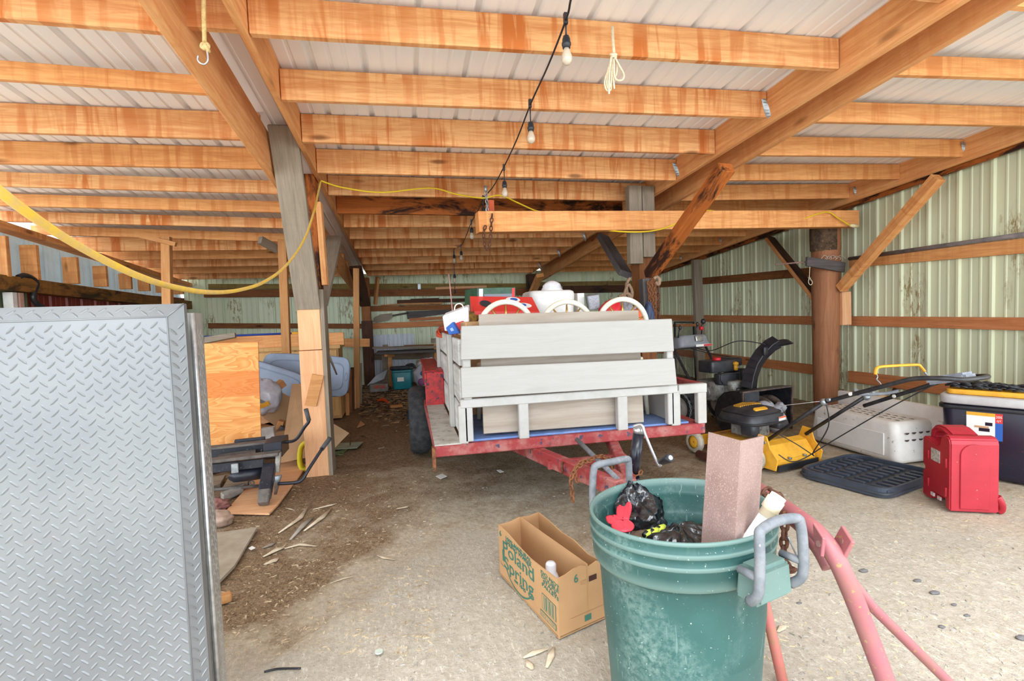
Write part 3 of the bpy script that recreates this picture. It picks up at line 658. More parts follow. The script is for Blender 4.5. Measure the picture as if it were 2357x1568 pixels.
# rusty safety chains and the prop rod lying over the tongue
ch = MB(); cp = [aY(x, y, Y) for x, y, Y in ((1412, 1062, 2.75), (1385, 1050, 2.72), (1358, 1058, 2.66), (1335, 1072, 2.6), (1318, 1090, 2.56), (1314, 1110, 2.54), (1317, 1135, 2.54), (1319, 1160, 2.54))]
ch.chain(smooth_pts(cp, 4), .042, .0048); ch.chain([aY(x, y, Y) for x, y, Y in ((1360, 1062, 2.64), (1340, 1062, 2.62), (1322, 1080, 2.58), (1325, 1100, 2.56), (1330, 1112, 2.55))], .042, .0048)
tag(ch.build('safety_chain', M_RUST), 'rusty safety chain looped over the left arm of the red trailer tongue', 'chain', 'safety chains on the trailer tongue')
ch = MB(); ch.chain(smooth_pts([aY(x, y, Y) for x, y, Y in ((1385, 1055, 2.74), (1405, 1075, 2.7), (1425, 1092, 2.66), (1448, 1098, 2.6), (1472, 1092, 2.58), (1478, 1078, 2.6))], 4), .036, .004)
tag(ch.build('safety_chain', M_RUST), 'thin rusty chain sagging around the foot of the black trailer jack', 'chain', 'safety chains on the trailer tongue')
mb = MB(); mb.cyl(aY(1328, 1012, 3.1), aY(1421, 1103, 2.45), .014, 12); tag(mb.build('steel_rod', M_GREYP), 'grey steel rod slanting down from the trailer front to its tongue', 'rod')
# ================================================================ THINGS IN THE TRAILER
# plywood sheet
P = [aY(1103, 724, 3.30), aY(1464, 718, 3.30), aY(1487, 1010, 3.24), aY(1112, 1014, 3.24)]
P[2].z = P[3].z = .60
c0 = (P[0]+P[3])/2; c1 = (P[1]+P[2])/2; o = board('plywood_sheet', c0, c1, .016, (P[0]-P[3]).length, M_PLY, label='grey plywood sheet standing behind the white boards of the trailer', cat='plywood', upv=P[0]-P[3])
# three wheel back chairs
M_CHAIR = pm('cream_white_paint', S(236, 230, 212), S(224, 214, 188), 9, .4, speck=(S(160, 120, 70), 44, .7)); M_BRASS = pm('brass_spoke', S(196, 156, 84), S(160, 122, 60), 20, .3, .7)
def wheel_chair(cx, cyy, ctop, label):
    r = .2; t = thing('wheel_back_chair', (cx, cyy, .584), label, 'chair', group='wheel back chairs in the trailer')
    zc = ctop-.58-r; m = MB(); m.torus((0, 0, zc), r-.017, .019, rx(R(90)), n=40, k=10); m.build('wheel_back', M_CHAIR, t)
    for k in range(10):
        a = R(36*k+18); m = MB(); m.tube([(.03*math.cos(a), 0, zc+.03*math.sin(a)), (.1*math.cos(a), 0, zc+.1*math.sin(a)), ((r-.03)*math.cos(a), 0, zc+(r-.03)*math.sin(a))], [.007, .009, .005], 8); m.build('spoke', M_BRASS, t)
    m = MB(); m.cyl((0, -.015, zc), (0, .015, zc), .038, 16); m.build('hub', M_CHAIR, t)
    m = MB(); m.rbox((0, .17, .40), (.36, .34, .035), .08); m.build('seat', M_CHAIR, t)
    for sx in (-.15, .15):
        for y in (.02, .31): m = MB(); m.tube([(sx, y, .39), (sx*1.08, y-.01, .2), (sx*1.18, y-.02, .0)], [.017, .02, .014], 10); m.build('leg', M_CHAIR, t)
    return t
for (x, y, Y, lb) in ((1163.5, 692, 3.5, 'cream chair with spoked wheel back in front of the red box'), (1304, 692, 3.5, 'cream chair with spoked wheel back in front of the white tub'), (1432, 686, 3.5, 'cream chair with spoked wheel back in front of the red bag, nearest the centre post')):
    p = aY(x, y, Y); wheel_chair(p.x, Y, p.z+.004, lb)
# loose leg pieces seen left and right of the plywood are the chairs' own legs; cartons carry the pile
M_CARD = pm('brown_cardboard', S(196, 156, 112), S(180, 138, 96), 4, .85)
mb = MB(); mb.box((.66, 4.45, .88), (.56, .95, .6)); mb.build('carton', M_CARD, label='tan cardboard carton under the red toy box inside the trailer', cat='carton', bevel=.006, group='cartons in the trailer bed')
mb = MB(); mb.box((1.33, 4.45, .86), (.7, .95, .56)); mb.build('carton', M_CARD, label='tan cardboard carton under the white tub inside the trailer', cat='carton', bevel=.006, group='cartons in the trailer bed')
def tbox(name, px, Y, depth, mats, label, cat, parent=None, top=None):
    """box whose front face follows four photo points (TL,TR,BR,BL) at distance Y"""
    P = [aY(x, y, Y) for x, y in px]; d = V((0, depth, 0)); mb = MB(); mb.hexa([P[3], P[2], P[2]+d, P[3]+d, P[0], P[1], P[1]+d, P[0]+d]); return mb, P
def flatp(name, P, u0, u1, v0, v1, mat, parent, n=(0, -1, 0), e=.002, ell=False):
    """thin printed patch on the quad P(TL,TR,BR,BL) between fractions u,v"""
    n = V(n)*e; f = lambda u, v: (P[0]*(1-u)+P[1]*u)*(1-v)+(P[3]*(1-u)+P[2]*u)*v+n
    mb = MB()
    if ell: mb.add([f((u0+u1)/2+(u1-u0)/2*math.cos(2*math.pi*k/20), (v0+v1)/2+(v1-v0)/2*math.sin(2*math.pi*k/20)) for k in range(20)], [tuple(range(20))])
    else: mb.add([f(u0, v0), f(u1, v0), f(u1, v1), f(u0, v1)], [(0, 1, 2, 3)])
    return mb.build(name, mat, parent, True, recalc=False)
def flat(name, c, rough=.6): return pm(name, c, rough=rough)
C_WH, C_RD, C_BL, C_DK, C_GN, C_SK, C_LB = flat('print_white', S(236, 234, 230)), flat('print_red', S(214, 52, 50)), flat('print_blue', S(40, 92, 176)), flat('print_dark', S(46, 46, 54)), flat('print_green', S(52, 120, 76)), flat('print_grey', S(120, 124, 134)), flat('print_light_blue', S(150, 182, 220))
M_GRBOX = pm('green_gift_box', S(38, 84, 58), S(28, 60, 44), 14, .5)
# green gift box
mb, P = tbox('', ((1103, 664), (1187, 661), (1187, 712), (1103, 726)), 3.95, .34, None, '', '')
P0 = [aY(1098, 663, 3.95), aY(1187, 661, 3.95), aY(1187, 735, 3.95), aY(1098, 737, 3.95)]
mb = MB(); d = V((-.06, .30, 0)); mb.hexa([P0[3], P0[2], P0[2]+d, P0[3]+d, P0[0], P0[1], P0[1]+d, P0[0]+d]); g = mb.build('gift_box', M_GRBOX, label='green ornament box with a picture panel on top of the trailer load', cat='box', bevel=.003)
flatp('picture', P0, .18, .93, .2, 1, C_SK, g); flatp('picture_border', P0, .05, .15, .03, 1, C_WH, g); flatp('picture_border', P0, .90, .97, .03, 1, C_RD, g, e=.003)
flatp('picture_figure', P0, .32, .55, .35, .8, C_WH, g, e=.004, ell=True); flatp('picture_figure', P0, .55, .8, .42, .72, C_WH, g, e=.004, ell=True); flatp('picture_figure', P0, .2, .32, .3, .85, C_RD, g, e=.004, ell=True); flatp('picture_figure', P0, .45, .62, .4, .6, C_RD, g, e=.006, ell=True)
# red toy box, tilted
ra, rb_, rc, rd = aY(1091, 716, 3.72), aY(1242, 717, 3.72), aY(1246, 752, 3.72), aY(1093, 752, 3.72)
d = V((.0, .215, .115)); mb = MB(); mb.hexa([rd, rc, rc+d, rd+d, ra, rb_, rb_+d, ra+d]); rbx = mb.build('toy_box', pm('red_gloss_card', S(224, 58, 52), S(210, 50, 46), 6, .4), label='red toy box with white and blue ovals printed on its tilted lid', cat='box', bevel=.004)
TP = [ra+d, rb_+d, rb_, ra]; nn = (0, -.47, .88)
flatp('printed_oval', TP, .55, .78, .05, .42, C_WH, rbx, nn, ell=True); flatp('printed_oval', TP, .62, .74, .12, .34, C_BL, rbx, nn, .004, True); flatp('printed_oval', TP, .66, .92, .45, .8, C_WH, rbx, nn, ell=True); flatp('printed_oval', TP, .72, .84, .5, .7, C_BL, rbx, nn, .004, True); flatp('printed_oval', TP, .12, .3, .3, .75, C_DK, rbx, nn, ell=True)
# white tub with a bag on top
p = aY(1270, 745, 4.15); mb = MB(); mb.rbox((p.x+.02, 4.32, p.z+.13), (.36, .34, .29), .07, 4, taper=1.12); tub = mb.build('plastic_tub', M_WHITEP, label='white plastic tub between the red box and the speaker on the trailer', cat='tub')
mb = MB(); q = aY(1271, 672, 4.3); mb.surf(lambda u, v: (q.x+.09*math.cos(2*math.pi*v)*math.cos(u*1.5)*(1+.25*noise.noise((v*6, u*6, 2))), 4.3+.08*math.sin(2*math.pi*v)*math.cos(u*1.5), p.z+.27+.09*math.sin(u*1.57)), 8, 20); mb.build('plastic_bag', pm('white_film', S(228, 226, 228), S(206, 206, 212), 14, .3), label='crumpled white bag on top of the white plastic tub', cat='bag')
p = aY(1338, 742, 4.3); tp = aY(1338, 675, 4.3); mb = MB(); mb.box((p.x, 4.34, (p.z+tp.z)/2), (.062, .1, tp.z-p.z)); mb.build('white_carton', C_WH, label='slim white carton standing beside the grey speaker', cat='box', bevel=.003)
a, b, c_, d_ = [aY(x, y, 4.2) for x, y in ((1352, 682), (1379, 678), (1383, 711), (1357, 714))]; dd = V((.03, .14, .015)); mb = MB(); mb.hexa([d_, c_, c_+dd, d_+dd, a, b, b+dd, a+dd]); sp = mb.build('speaker', pm('speaker_grey', S(150, 154, 162), S(136, 140, 148), 10, .45), label='small grey speaker tilted back on the trailer load', cat='speaker', bevel=.005)
flatp('grille', [a, b, c_, d_], .1, .9, .1, .9, pm('speaker_grille', S(176, 178, 184), S(120, 122, 130), 160, .6), sp)
mb = MB(); q = aY(1372, 728, 4.2); mb.rbox((q.x, 4.27, q.z), (.16, .18, .05), .02); mb.build('black_case', M_BLACK, label='flat black case under the grey speaker', cat='case')
def blob(name, c, r, mat, label, cat, seed=0, amp=.25, sc=3, n=28, m=18, crease=0):
    mb = MB(); c = V(c)
    def fn(u, v):
        a, b = 2*math.pi*v, math.pi*(u-.5); d = V((math.cos(b)*math.cos(a), math.cos(b)*math.sin(a), math.sin(b)))
        k = 1+amp*noise.noise(d*sc+V((seed, seed*2, 0)))+crease*abs(noise.noise(d*sc*2.7+V((0, seed, 3))))
        return c+V((d.x*r[0]*k, d.y*r[1]*k, d.z*r[2]*k))
    mb.surf(fn, m, n); return mb.build(name, mat, label=label, cat=cat)
q = aY(1412, 712, 4.1); blob('red_bag', (q.x, 4.15, q.z-.04), (.1, .09, .12), M_REDP, 'red bag behind the spokes of the chair nearest the centre post', 'bag', 3)
q = aY(1440, 714, 4.2); blob('clear_bag', (q.x+.02, 4.3, q.z-.05), (.12, .1, .12), pm('grey_film', S(160, 162, 168), S(120, 122, 130), 18, .25), 'crumpled grey plastic bag beside the red bag on the trailer', 'bag', 5, .35, 5)
q = aY(1470, 728, 4.0); blob('orange_cloth', (q.x, 4.0, q.z-.04), (.06, .07, .1), flat('orange_cloth', S(224, 104, 62)), 'orange cloth stuffed at the corner of the trailer load', 'cloth', 7)
q = aY(1493, 722, 4.5); blob('hanging_cloth', (q.x, 4.5, q.z-.06), (.05, .06, .16), flat('navy_cloth', S(52, 66, 96)), 'dark blue cloth hanging beside the rusty chains', 'cloth', 9, .3)
# paper bag with handle, blue carton, red cord
a, b, c_, d_ = [aY(x, y, 3.55) for x, y in ((1018, 728), (1077, 706), (1080, 742), (1024, 764))]; dd = V((.03, .16, .02)); mb = MB(); mb.hexa([d_, c_, c_+dd, d_+dd, a, b, b+dd, a+dd])
bag = mb.build('paper_bag', flat('white_paper', S(234, 234, 238)), label='white paper carrier bag with a looped handle on the trailer corner', cat='bag', bevel=.008); mb = MB(); mb.tube(smooth_pts([aY(x, y, 3.6) for x, y in ((1046, 714), (1048, 704), (1056, 699), (1064, 702), (1067, 710))]), .0045, 6); mb.build('handle', C_WH, bag, True)
a, b, c_, d_ = [aY(x, y, 3.42) for x, y in ((1026, 755), (1042, 741), (1058, 768), (1051, 781))]; d_ = aY(1034, 771, 3.42); dd = V((.02, .07, 0)); mb = MB(); mb.hexa([d_, c_, c_+dd, d_+dd, a, b, b+dd, a+dd]); bc = mb.build('blue_carton', C_BL, label='small blue carton hanging over the left side of the trailer', cat='carton', bevel=.003)
flatp('carton_print', [a, b, c_, d_], .35, .65, .35, .65, C_LB, bc)
a, b, c_, d_ = [aY(x, y, 3.5) for x, y in ((1046, 745), (1063, 739), (1064, 760), (1051, 768))]; dd = V((.02, .05, 0)); mb = MB(); mb.hexa([d_, c_, c_+dd, d_+dd, a, b, b+dd, a+dd]); mb.build('red_booklet', C_RD, label='red booklet between the blue carton and the paper bag', cat='booklet', bevel=.002)
q = aY(1085, 746, 3.45); mb = MB(); mb.box((q.x, 3.5, q.z-.03), (.13, .14, .09), rz_(.3)); mb.build('crushed_carton', M_CARD, label='crushed tan carton behind the left end of the upper gate board', cat='carton', bevel=.006)
q = aY(1078, 729, 3.6); blob('dry_wreath', (q.x, 3.62, q.z-.02), (.07, .06, .05), pm('dried_leaf', S(150, 112, 40), S(84, 60, 34), 30, .9), 'small clump of dry leaves beside the green ornament box', 'leaves', 4, .5, 7)
mb = MB()
for k in range(6): q = aY(1022+k*1.2, 773-k*1.6, 4.6); mb.torus((q.x, 4.66, q.z), .06+.006*(k % 3), .007, rx(R(12+5*k)) @ ry(R(8*(k % 3))), n=24, k=6)
mb.build('cord_coil', flat('red_orange_cord', S(186, 74, 44)), label='coil of red orange cord on the left side boards of the trailer', cat='cord')
mb = MB(); mb.cyl(aY(1033, 631, 4.6), aY(1050, 800, 4.4), .005, 6, .007); mb.build('fishing_rod', flat('pinkish_rod', S(196, 150, 146)), label='thin pinkish rod standing up from the paper carrier bag', cat='rod')
# ================================================================ CHECKER PLATE TOOL BOX
def checker_mat():
    t = NT('checker_plate'); c = t.coord()
    n = t.noise(c, 3, 5, .7); n2 = t.noise(c, 24, 4, .7)
    col = t.mix(t.ramp(n, (.35, 0), (.68, 1)), S(124, 125, 126), S(111, 113, 116))
    col = t.mix(t.math('MULTIPLY', t.ramp(n2, (.6, 0), (.75, 1)), .4), col, S(132, 125, 115))
    return t.out(col, .4, .35, .5)
M_CHK = checker_mat(); M_CHKD = pm('bare_aluminium', S(172, 170, 166), S(146, 142, 136), 12, .38, .45)
TA = R(8); TB = thing('truck_tool_box', V((aY(431, 900, 1.5).x, 1.5, 0)), 'tall checker plate aluminium tool box stood on end at the left', 'tool box', rz=TA)
TBm = mw(TB)
# local frame: x runs left along the front (negative), y goes back, z up; right front edge of the lid near x=0
WT, HT = .78, 1.415
def cham(x0, x1, y0, y1, z0, z1, c): 
    """box whose front face is bevelled back by c along top, left and right"""
    mb = MB(); f = [(x0+c, y0, z0+c), (x1-c, y0, z0+c), (x1-c, y0, z1-c), (x0+c, y0, z1-c)]; m_ = [(x0, y0+c*.75, z0), (x1, y0+c*.75, z0), (x1, y0+c*.75, z1), (x0, y0+c*.75, z1)]; b = [(x0, y1, z0), (x1, y1, z0), (x1, y1, z1), (x0, y1, z1)]
    mb.add(f+m_+b, [(0, 1, 2, 3)]+[(i, 4+i, 4+(i+1) % 4, (i+1) % 4) for i in range(4)]+[(4+i, 8+i, 8+(i+1) % 4, 4+(i+1) % 4) for i in range(4)]+[(11, 10, 9, 8)]); return mb
LX = .0
mb = cham(-WT, LX, 0, .055, .0, HT, .034)
def lozenges(mb, O, U, W, N, nu, nv, pitch, s=1.0, pw=1.62):
    """raised diamond bars, alternating direction, on the plane O + u*U + w*W"""
    U, W, N = V(U), V(W), V(N)
    for i in range(nu):
        for k in range(nv):
            a = R(45) if i % 2 else R(-45); c_ = V(O)+U*(i+.5)*pitch+W*(k+.5+.5*(i % 2))*pitch*pw
            d = U*math.cos(a)+W*math.sin(a); e = U*-math.sin(a)+W*math.cos(a); L, w_, h = .0135*s, .0034*s, .0016*s
            P = [c_-d*L, c_-d*L*.45-e*w_, c_+d*L*.45-e*w_, c_+d*L, c_+d*L*.45+e*w_, c_-d*L*.45+e*w_]; tops = [c_-d*L*.62+N*h, c_+d*L*.62+N*h]
            mb.add(P+tops, [(0, 1, 6), (1, 2, 7, 6), (2, 3, 7), (3, 4, 7), (4, 5, 6, 7), (5, 0, 6)])
pt = .0182
lozenges(mb, (-WT+.034, 0, .034), (1, 0, 0), (0, 0, 1), (0, -1, 0), int((WT-.068)/pt), int((HT-.08)/pt/1.62), pt)
nrm = V((.6, -.8, 0)).normalized(); lozenges(mb, V((LX-.034+.003, .0018, .03)), V((.8, .6, 0)), (0, 0, 1), nrm, 2, int((HT-.08)/pt/1.62), pt)
nrm = V((0, -.8, .6)).normalized(); lozenges(mb, V((-WT+.03, .002, HT-.034+.003)), (1, 0, 0), V((0, .6, .8)), nrm, int((WT-.06)/pt), 1, pt, 1.0, 1.2)
for a_, b_ in (((-WT+.034, 0, HT-.034), (-.034, 0, HT-.034)), ((-.034, 0, .03), (-.034, 0, HT-.034)), ((-.034, 0, HT-.034), (0, .0255, HT))): mb.tube([a_, b_], .0022, 6)
mb.build('lid', M_CHK, TB, label='pale checker plate lid')
mb = MB(); mb.box((-WT/2-.01, .083, HT/2-.01), (WT-.03, .06, HT-.05)); mb.build('lid_seal_recess', M_CHKD, TB)
mb = MB(); mb.box((-WT/2+.002, .17, HT/2-.012), (WT+.0, .11, HT-.024)); 
lozenges(mb, (.002, .125, .01), (0, 1, 0), (0, 0, 1), (1, 0, 0), 5, 45, .0182, .9); body = mb.build('body', M_CHKD, TB, label='duller checker plate body behind the lid', recalc=True)
mb = MB(); mb.tube([(.0, .113, .01), (.0, .113, HT-.026)], .0075, 8); mb.build('bright_edge', M_CHROME, TB, label='bright rolled edge')
mb = MB(); mb.box((-.02, .086, HT-.26), (.012, .02, .13)); mb.build('latch_slot', M_BLACK, TB)
# ================================================================ GREEN RUBBISH CAN
def green_plastic():
    t = NT('scuffed_green_plastic'); c = t.coord(); geo = t.new('NewGeometry')
    col = t.mix(t.ramp(t.noise(c, 4, 5, .6), (.35, 0), (.7, 1)), S(50, 90, 86), S(38, 74, 71))
    d1 = t.math('MULTIPLY', t.ramp(t.noise(t.map(c, (1, 1, .5)), 5, 4, .6), (.46, 0), (.66, 1)), t.ramp(t.noise(c, 55, 5, .8), (.40, 0), (.62, 1)))
    scr = t.ramp(t.noise(t.map(c, (140, 9, 9), (0, R(38), R(20))), 1, 2, .5), (.69, 0), (.71, 1))
    edge = t.ramp(geo.outputs['Pointiness'], (.505, 0), (.53, 1))
    f = t.math('MAXIMUM', t.math('MULTIPLY', d1, .55), t.math('MAXIMUM', t.math('MULTIPLY', scr, .4), t.math('MULTIPLY', edge, .45)))
    col = t.mix(f, col, S(138, 160, 152)); col = t.mix(t.ramp(t.noise(c, 120, 2, .6), (.70, 0), (.74, 1)), col, S(170, 186, 176))
    t.bump(t.noise(c, 60, 3, .6), .08, .004); return t.out(col, .48, 0, .45)
M_GREEN = green_plastic()
RC = (aZ(1655, 1259, .72)+aZ(1505, 1100, .72))/2
CA = math.atan2(aZ(1750, 1262, .72).y-aZ(1385, 1105, .72).y, aZ(1750, 1262, .72).x-aZ(1385, 1105, .72).x)
CAN = thing('rubbish_can', (RC.x, RC.y, 0), 'large scuffed green plastic rubbish can with grey handles', 'rubbish can', rz=CA)
ax, ay = .262, .292
def canr(z): return .80+.17*(z/.72)
mb = MB(); prof = [(.01, .012), (.76, .012), (.80, .03)]+[(canr(z), z) for z in (.1, .25, .4, .5, .56)]+[(.95, .572), (.985, .578), (1.0, .59), (1.006, .636), (1.02, .641), (1.024, .650), (1.012, .656), (1.014, .672), (1.028, .677), (1.033, .686), (1.02, .693), (1.018, .708), (1.028, .714), (1.03, .720), (1.012, .724), (.992, .718), (.984, .682), (.968, .676), (.962, .664), (.958, .61), (.94, .602), (.928, .594), (.92, .55), (.90, .4), (.84, .2), (.78, .04), (.01, .035)]
mb.lathe(prof, 64, sx=ax, sy=ay, cap=False)
mb.build('body', M_GREEN, CAN)
for sx in (-1, 1):
    mb = MB(); mb.box((sx*(ax+.035), 0, .615), (.075, .15, .10), taper=.9); mb.build('handle_mount', M_GREEN, CAN, bevel=.012, seg=2)
    h = MB(); x0, x1 = ax+.055, ax+.085
    h.tube(smooth_pts([(sx*(x0), -.085, .585), (sx*x1, -.09, .62), (sx*(x1+.004), -.088, .70), (sx*(x1+.0), -.083, .765), (sx*(x1-.004), -.07, .782), (sx*(x1-.012), 0, .786), (sx*(x1-.004), .07, .782), (sx*(x1+.0), .083, .765), (sx*(x1+.004), .088, .70), (sx*x1, .09, .62), (sx*x0, .085, .585)], 4), .0135, 10)
    h.cyl((sx*(x0-.03), -.085, .66), (sx*(x1+.004), -.088, .66), .011, 8); h.cyl((sx*(x0-.03), .085, .66), (sx*(x1+.004), .088, .66), .011, 8)
    h.build('handle', M_GREYP, CAN, label='grey carry handle')
def txt(name, s, M, size, mat, parent, world=True, ext=.0008, align='CENTER', sxy=1.0):
    cu = bpy.data.curves.new(name, 'FONT'); cu.body = s; cu.size = size; cu.extrude = ext; cu.align_x = align; cu.align_y = 'CENTER'; cu.space_line = .85; cu.materials.append(mat)
    tmp = bpy.data.objects.new(name+'_t', cu); COL.objects.link(tmp); bpy.context.view_layer.update()
    me = bpy.data.meshes.new_from_object(tmp.evaluated_get(bpy.context.evaluated_depsgraph_get())); bpy.data.objects.remove(tmp); bpy.data.curves.remove(cu)
    me.name = name; o = bpy.data.objects.new(name, me); COL.objects.link(o); o.parent = parent
    if sxy != 1: M = M @ Matrix.Diagonal((sxy, 1, 1, 1))
    o.matrix_basis = mw(parent).inverted() @ M if world else M
    return o
# contents of the can
fill = MB(); fill.lathe([(.02, .34), (.5, .36), (.80, .33)], 32, sx=ax, sy=ay, cap=False)
def canp(x, y, z): return mw(CAN) @ V((x, y, z))
M_BAG = NT('black_bin_film'); _n = M_BAG.noise(M_BAG.coord(), 14, 2, .5, 1.6); M_BAG.bump(_n, .35, .02); M_BAG = M_BAG.out(S(26, 26, 30), .2, 0, .8)
def bagmesh(name, c, r, label, seed, neck=None):
    mb = MB(); c = V(c)
    def fn(u, v):
        a, b = 2*math.pi*v, math.pi*(u-.5); d = V((math.cos(b)*math.cos(a), math.cos(b)*math.sin(a), math.sin(b)))
        k = 1+.22*noise.noise(d*2.2+V((seed, 1, 0)))+.10*noise.noise(d*6+V((0, seed, 3)))+.07*(1-abs(noise.noise(d*9+V((seed, 7, 3))))*2.4)*abs(noise.noise(d*3.1))+.035*abs(noise.noise(d*19+V((seed, 2, 1))))+.05*math.sin(a*9+seed)*max(0, math.sin(b))
        q = c+V((d.x*r[0]*k, d.y*r[1]*k, d.z*r[2]*k))
        if neck is not None or True:
            l = mw(CAN).inverted() @ q; kk = (.72+.225*max(0, l.z)/.72); rr_ = math.hypot(l.x/(ax*kk), l.y/(ay*kk))
            if rr_ > 1: l.x /= rr_; l.y /= rr_; q = mw(CAN) @ l
        if neck and b > .9: q = q.lerp(V(neck), min(1, (b-.9)/.67)**1.4)
        return q
    mb.surf(fn, 70, 120); return mb.build(name, M_BAG, label=label, cat='rubbish bag')
b1 = bagmesh('rubbish_bag', aZ(1440, 1190, .58)+V((.0, .0, -.03)), (.14, .17, .15), 'black rubbish bag with a red drawstring inside the green can', 2.0)
t = MB(); k0 = aZ(1410, 1195, .66)
for pts, rr in (([(1412, 1195), (1409, 1172), (1414, 1150), (1420, 1148), (1424, 1165), (1416, 1193)], .016), ([(1411, 1195), (1398, 1190), (1388, 1186), (1392, 1198), (1410, 1200)], .02), ([(1412, 1197), (1402, 1206), (1408, 1212), (1420, 1214), (1424, 1204), (1414, 1196)], .022)):
    t.tube(smooth_pts([aZ(x+20, y+4, .665) for x, y in pts], 4), rr, 10, flat=.3)
t.build('drawstring', flat('red_drawstring', S(232, 62, 78), .35), b1, True, label='red drawstring bow')
b2 = bagmesh('rubbish_bag', aZ(1575, 1242, .60)+V((0, .0, -.06)), (.15, .11, .10), 'smooth black rubbish bag in front of the brown metal channel inside the green can', 6.0, neck=aZ(1553, 1212, .625))
q = aZ(1500, 1224, .59); g = blob('work_glove', q+V((-.03, .0, -.02)), (.055, .04, .025), pm('muddy_brown_leather', S(110, 86, 68), S(80, 60, 48), 20, .85), 'muddy work glove with lime green fingertips between the two black bags', 'glove', 3, .3)
for k, (x, y) in enumerate(((1492, 1226), (1506, 1222), (1520, 1215))):
    a, b = aZ(x-9, y+9, .605), aZ(x+9, y-3, .61); m = MB(); m.tube([a, a.lerp(b, .4), b], [.012, .0145, .009], 10); m.build('finger', flat('lime_knit', S(190, 204, 70), .8), g, True)
    m = MB(); m.tube([a.lerp(b, -.1)+V((0, 0, .004)), a.lerp(b, .35)+V((0, 0, .008))], [.008, .0085], 8); m.build('finger_pad', M_BLACK, g, True)
q = aZ(1545, 1212, .55); blob('blue_wrapper', q+V((.03, .03, -.04)), (.13, .05, .05), pm('blue_film', S(80, 160, 214), S(40, 84, 190), 9, .35), 'light blue plastic wrapper behind the black bags in the green can', 'wrapper', 8, .5, 4)
# brown metal channel standing in the can
M_CHAN = pm('dusty_brown_steel', S(152, 126, 118), S(130, 104, 98), 4, .6, speck=(S(176, 146, 138), 230, .56), bump=.05)
RA = aZ(1690, 1250, .62)
def chan():
    bt = [aZ(1622, 1262, .66), aZ(1695, 1262, .66), aZ(1740, 1240, .66)]
    Y0 = bt[1].y; c = aY(1632, 995, Y0+.05), aY(1706, 1015, Y0-.055), aY(1757, 1004, Y0+.05)
    b = aY(1613, 1290, Y0+.05), aY(1688, 1330, Y0-.055), aY(1738, 1290, Y0+.05)
    return c, b
c3, b3 = chan(); mb = MB(); 
lip = [c3[0]+V((.014, .006, -.004)), c3[0], c3[1], c3[2], c3[2]+V((-.004, .016, .0))]; lipb = [b3[0]+V((.014, .006, 0)), b3[0], b3[1], b3[2], b3[2]+V((-.004, .016, 0))]
for i in range(4):
    a0, a1, q0, q1 = lip[i], lip[i+1], lipb[i], lipb[i+1]; n_ = (a1-a0).cross(q0-a0).normalized()*.0022
    mb.hexa([q0-n_, q1-n_, q1+n_, q0+n_, a0-n_, a1-n_, a1+n_, a0+n_])
mb.build('metal_channel', M_CHAN, label='dusty brown bent metal channel standing in the green can', cat='metal channel')
# white pipe end
p0, p1 = aZ(1745, 1195, .80), aZ(1780, 1165, .84); p0 = aZ(1730, 1232, .71); p1 = aY(1773, 1170, p0.y-.02); dd = (p1-p0).normalized(); mb = MB(); mb.cyl(p0-dd*.16, p1, .017, 20); pv = mb.build('plastic_pipe', M_WHITEP, label='white plastic pipe with a cream coupling sticking out of the green can', cat='pipe')
mb = MB(); mb.tube([p1-dd*.025, p1-dd*.005, p1-dd*.004, p1+dd*.03, p1+dd*.031, p1+dd*.042], [.020, .020, .024, .024, .021, .021], 20); mb.build('coupling', flat('cream_pvc', S(226, 212, 184)), pv, True)
# ================================================================ PRINTED CARDBOARD CARTON
W_CARD = pm('carton_board', S(190, 148, 104), S(180, 138, 95), 3, .85, st=(1, 1, 1))
cn, cl, cr = aZ(1287, 1472), aZ(1151, 1322), aZ(1394, 1423); hC = .265
cf = cl+cr-cn
BX = thing('cardboard_carton', (cn+cr+cl+cf)/4, 'open brown cardboard drink carton with green lettering beside the green can', 'carton')
def panel(name, a, b, ha, hb, mid=None, th=.005, mat=W_CARD, hole=None, inn=None):
    """upright card sheet from a to b, its top edge wavy through heights; inn = inward normal"""
    d = b-a; n_ = V((-d.y, d.x, 0)).normalized()*th
    if inn is not None and n_.dot(inn) < 0: n_ = -n_
    hs = [ha]+(mid or [])+[hb]; N = len(hs)-1; mb = MB(); P = []
    for i, h in enumerate(hs): p = a+d*(i/N); P += [p, p+V((0, 0, h)), p+n_, p+n_+V((0, 0, h))]
    fs = []
    for i in range(N): k = 4*i; fs += [(k, k+4, k+5, k+1), (k+2, k+3, k+7, k+6), (k+1, k+5, k+7, k+3)]
    fs += [(0, 1, 3, 2), (4*N, 4*N+2, 4*N+3, 4*N+1)]; mb.add(P, fs); return mb.build(name, mat, BX, True)
cin = (cn+cr+cl+cf)/4
fr = panel('front_panel', cl, cn, hC, hC*.97, [hC*.985, hC*.93, hC*.90, hC*.93], inn=cin-cl)
pr_ = panel('right_panel', cn, cr, hC*.97, hC*.95, [hC*.985, hC*1.03, hC*1.04, hC*.98, hC*1.02], inn=cin-cn)
panel('left_panel', cf, cl, hC*1.02, hC, [hC*1.0, hC*1.03, hC*.99], inn=cin-cl)
panel('back_panel', cr, cf, hC*.95, hC*1.02, [hC*.9, hC*.97, hC*.95, hC*1.0], inn=cin-cr)
m0, m1 = cl.lerp(cf, .52), cn.lerp(cr, .62); dvm = panel('divider', m0, m1, hC*1.03, hC*1.03, th=.004)
mb = MB(); mb.hexa([p+V((0, 0, z)) for z in (.004, .01) for p in (cl, cn, cr, cf)]); mb.build('bottom_panel', W_CARD, BX, True)
M_INK = flat('green_carton_ink', S(58, 112, 96), .8); M_HOLE = flat('hole_shade_paint', S(66, 34, 26), .9)  # second colour is painted shade for the inside of a cut hole
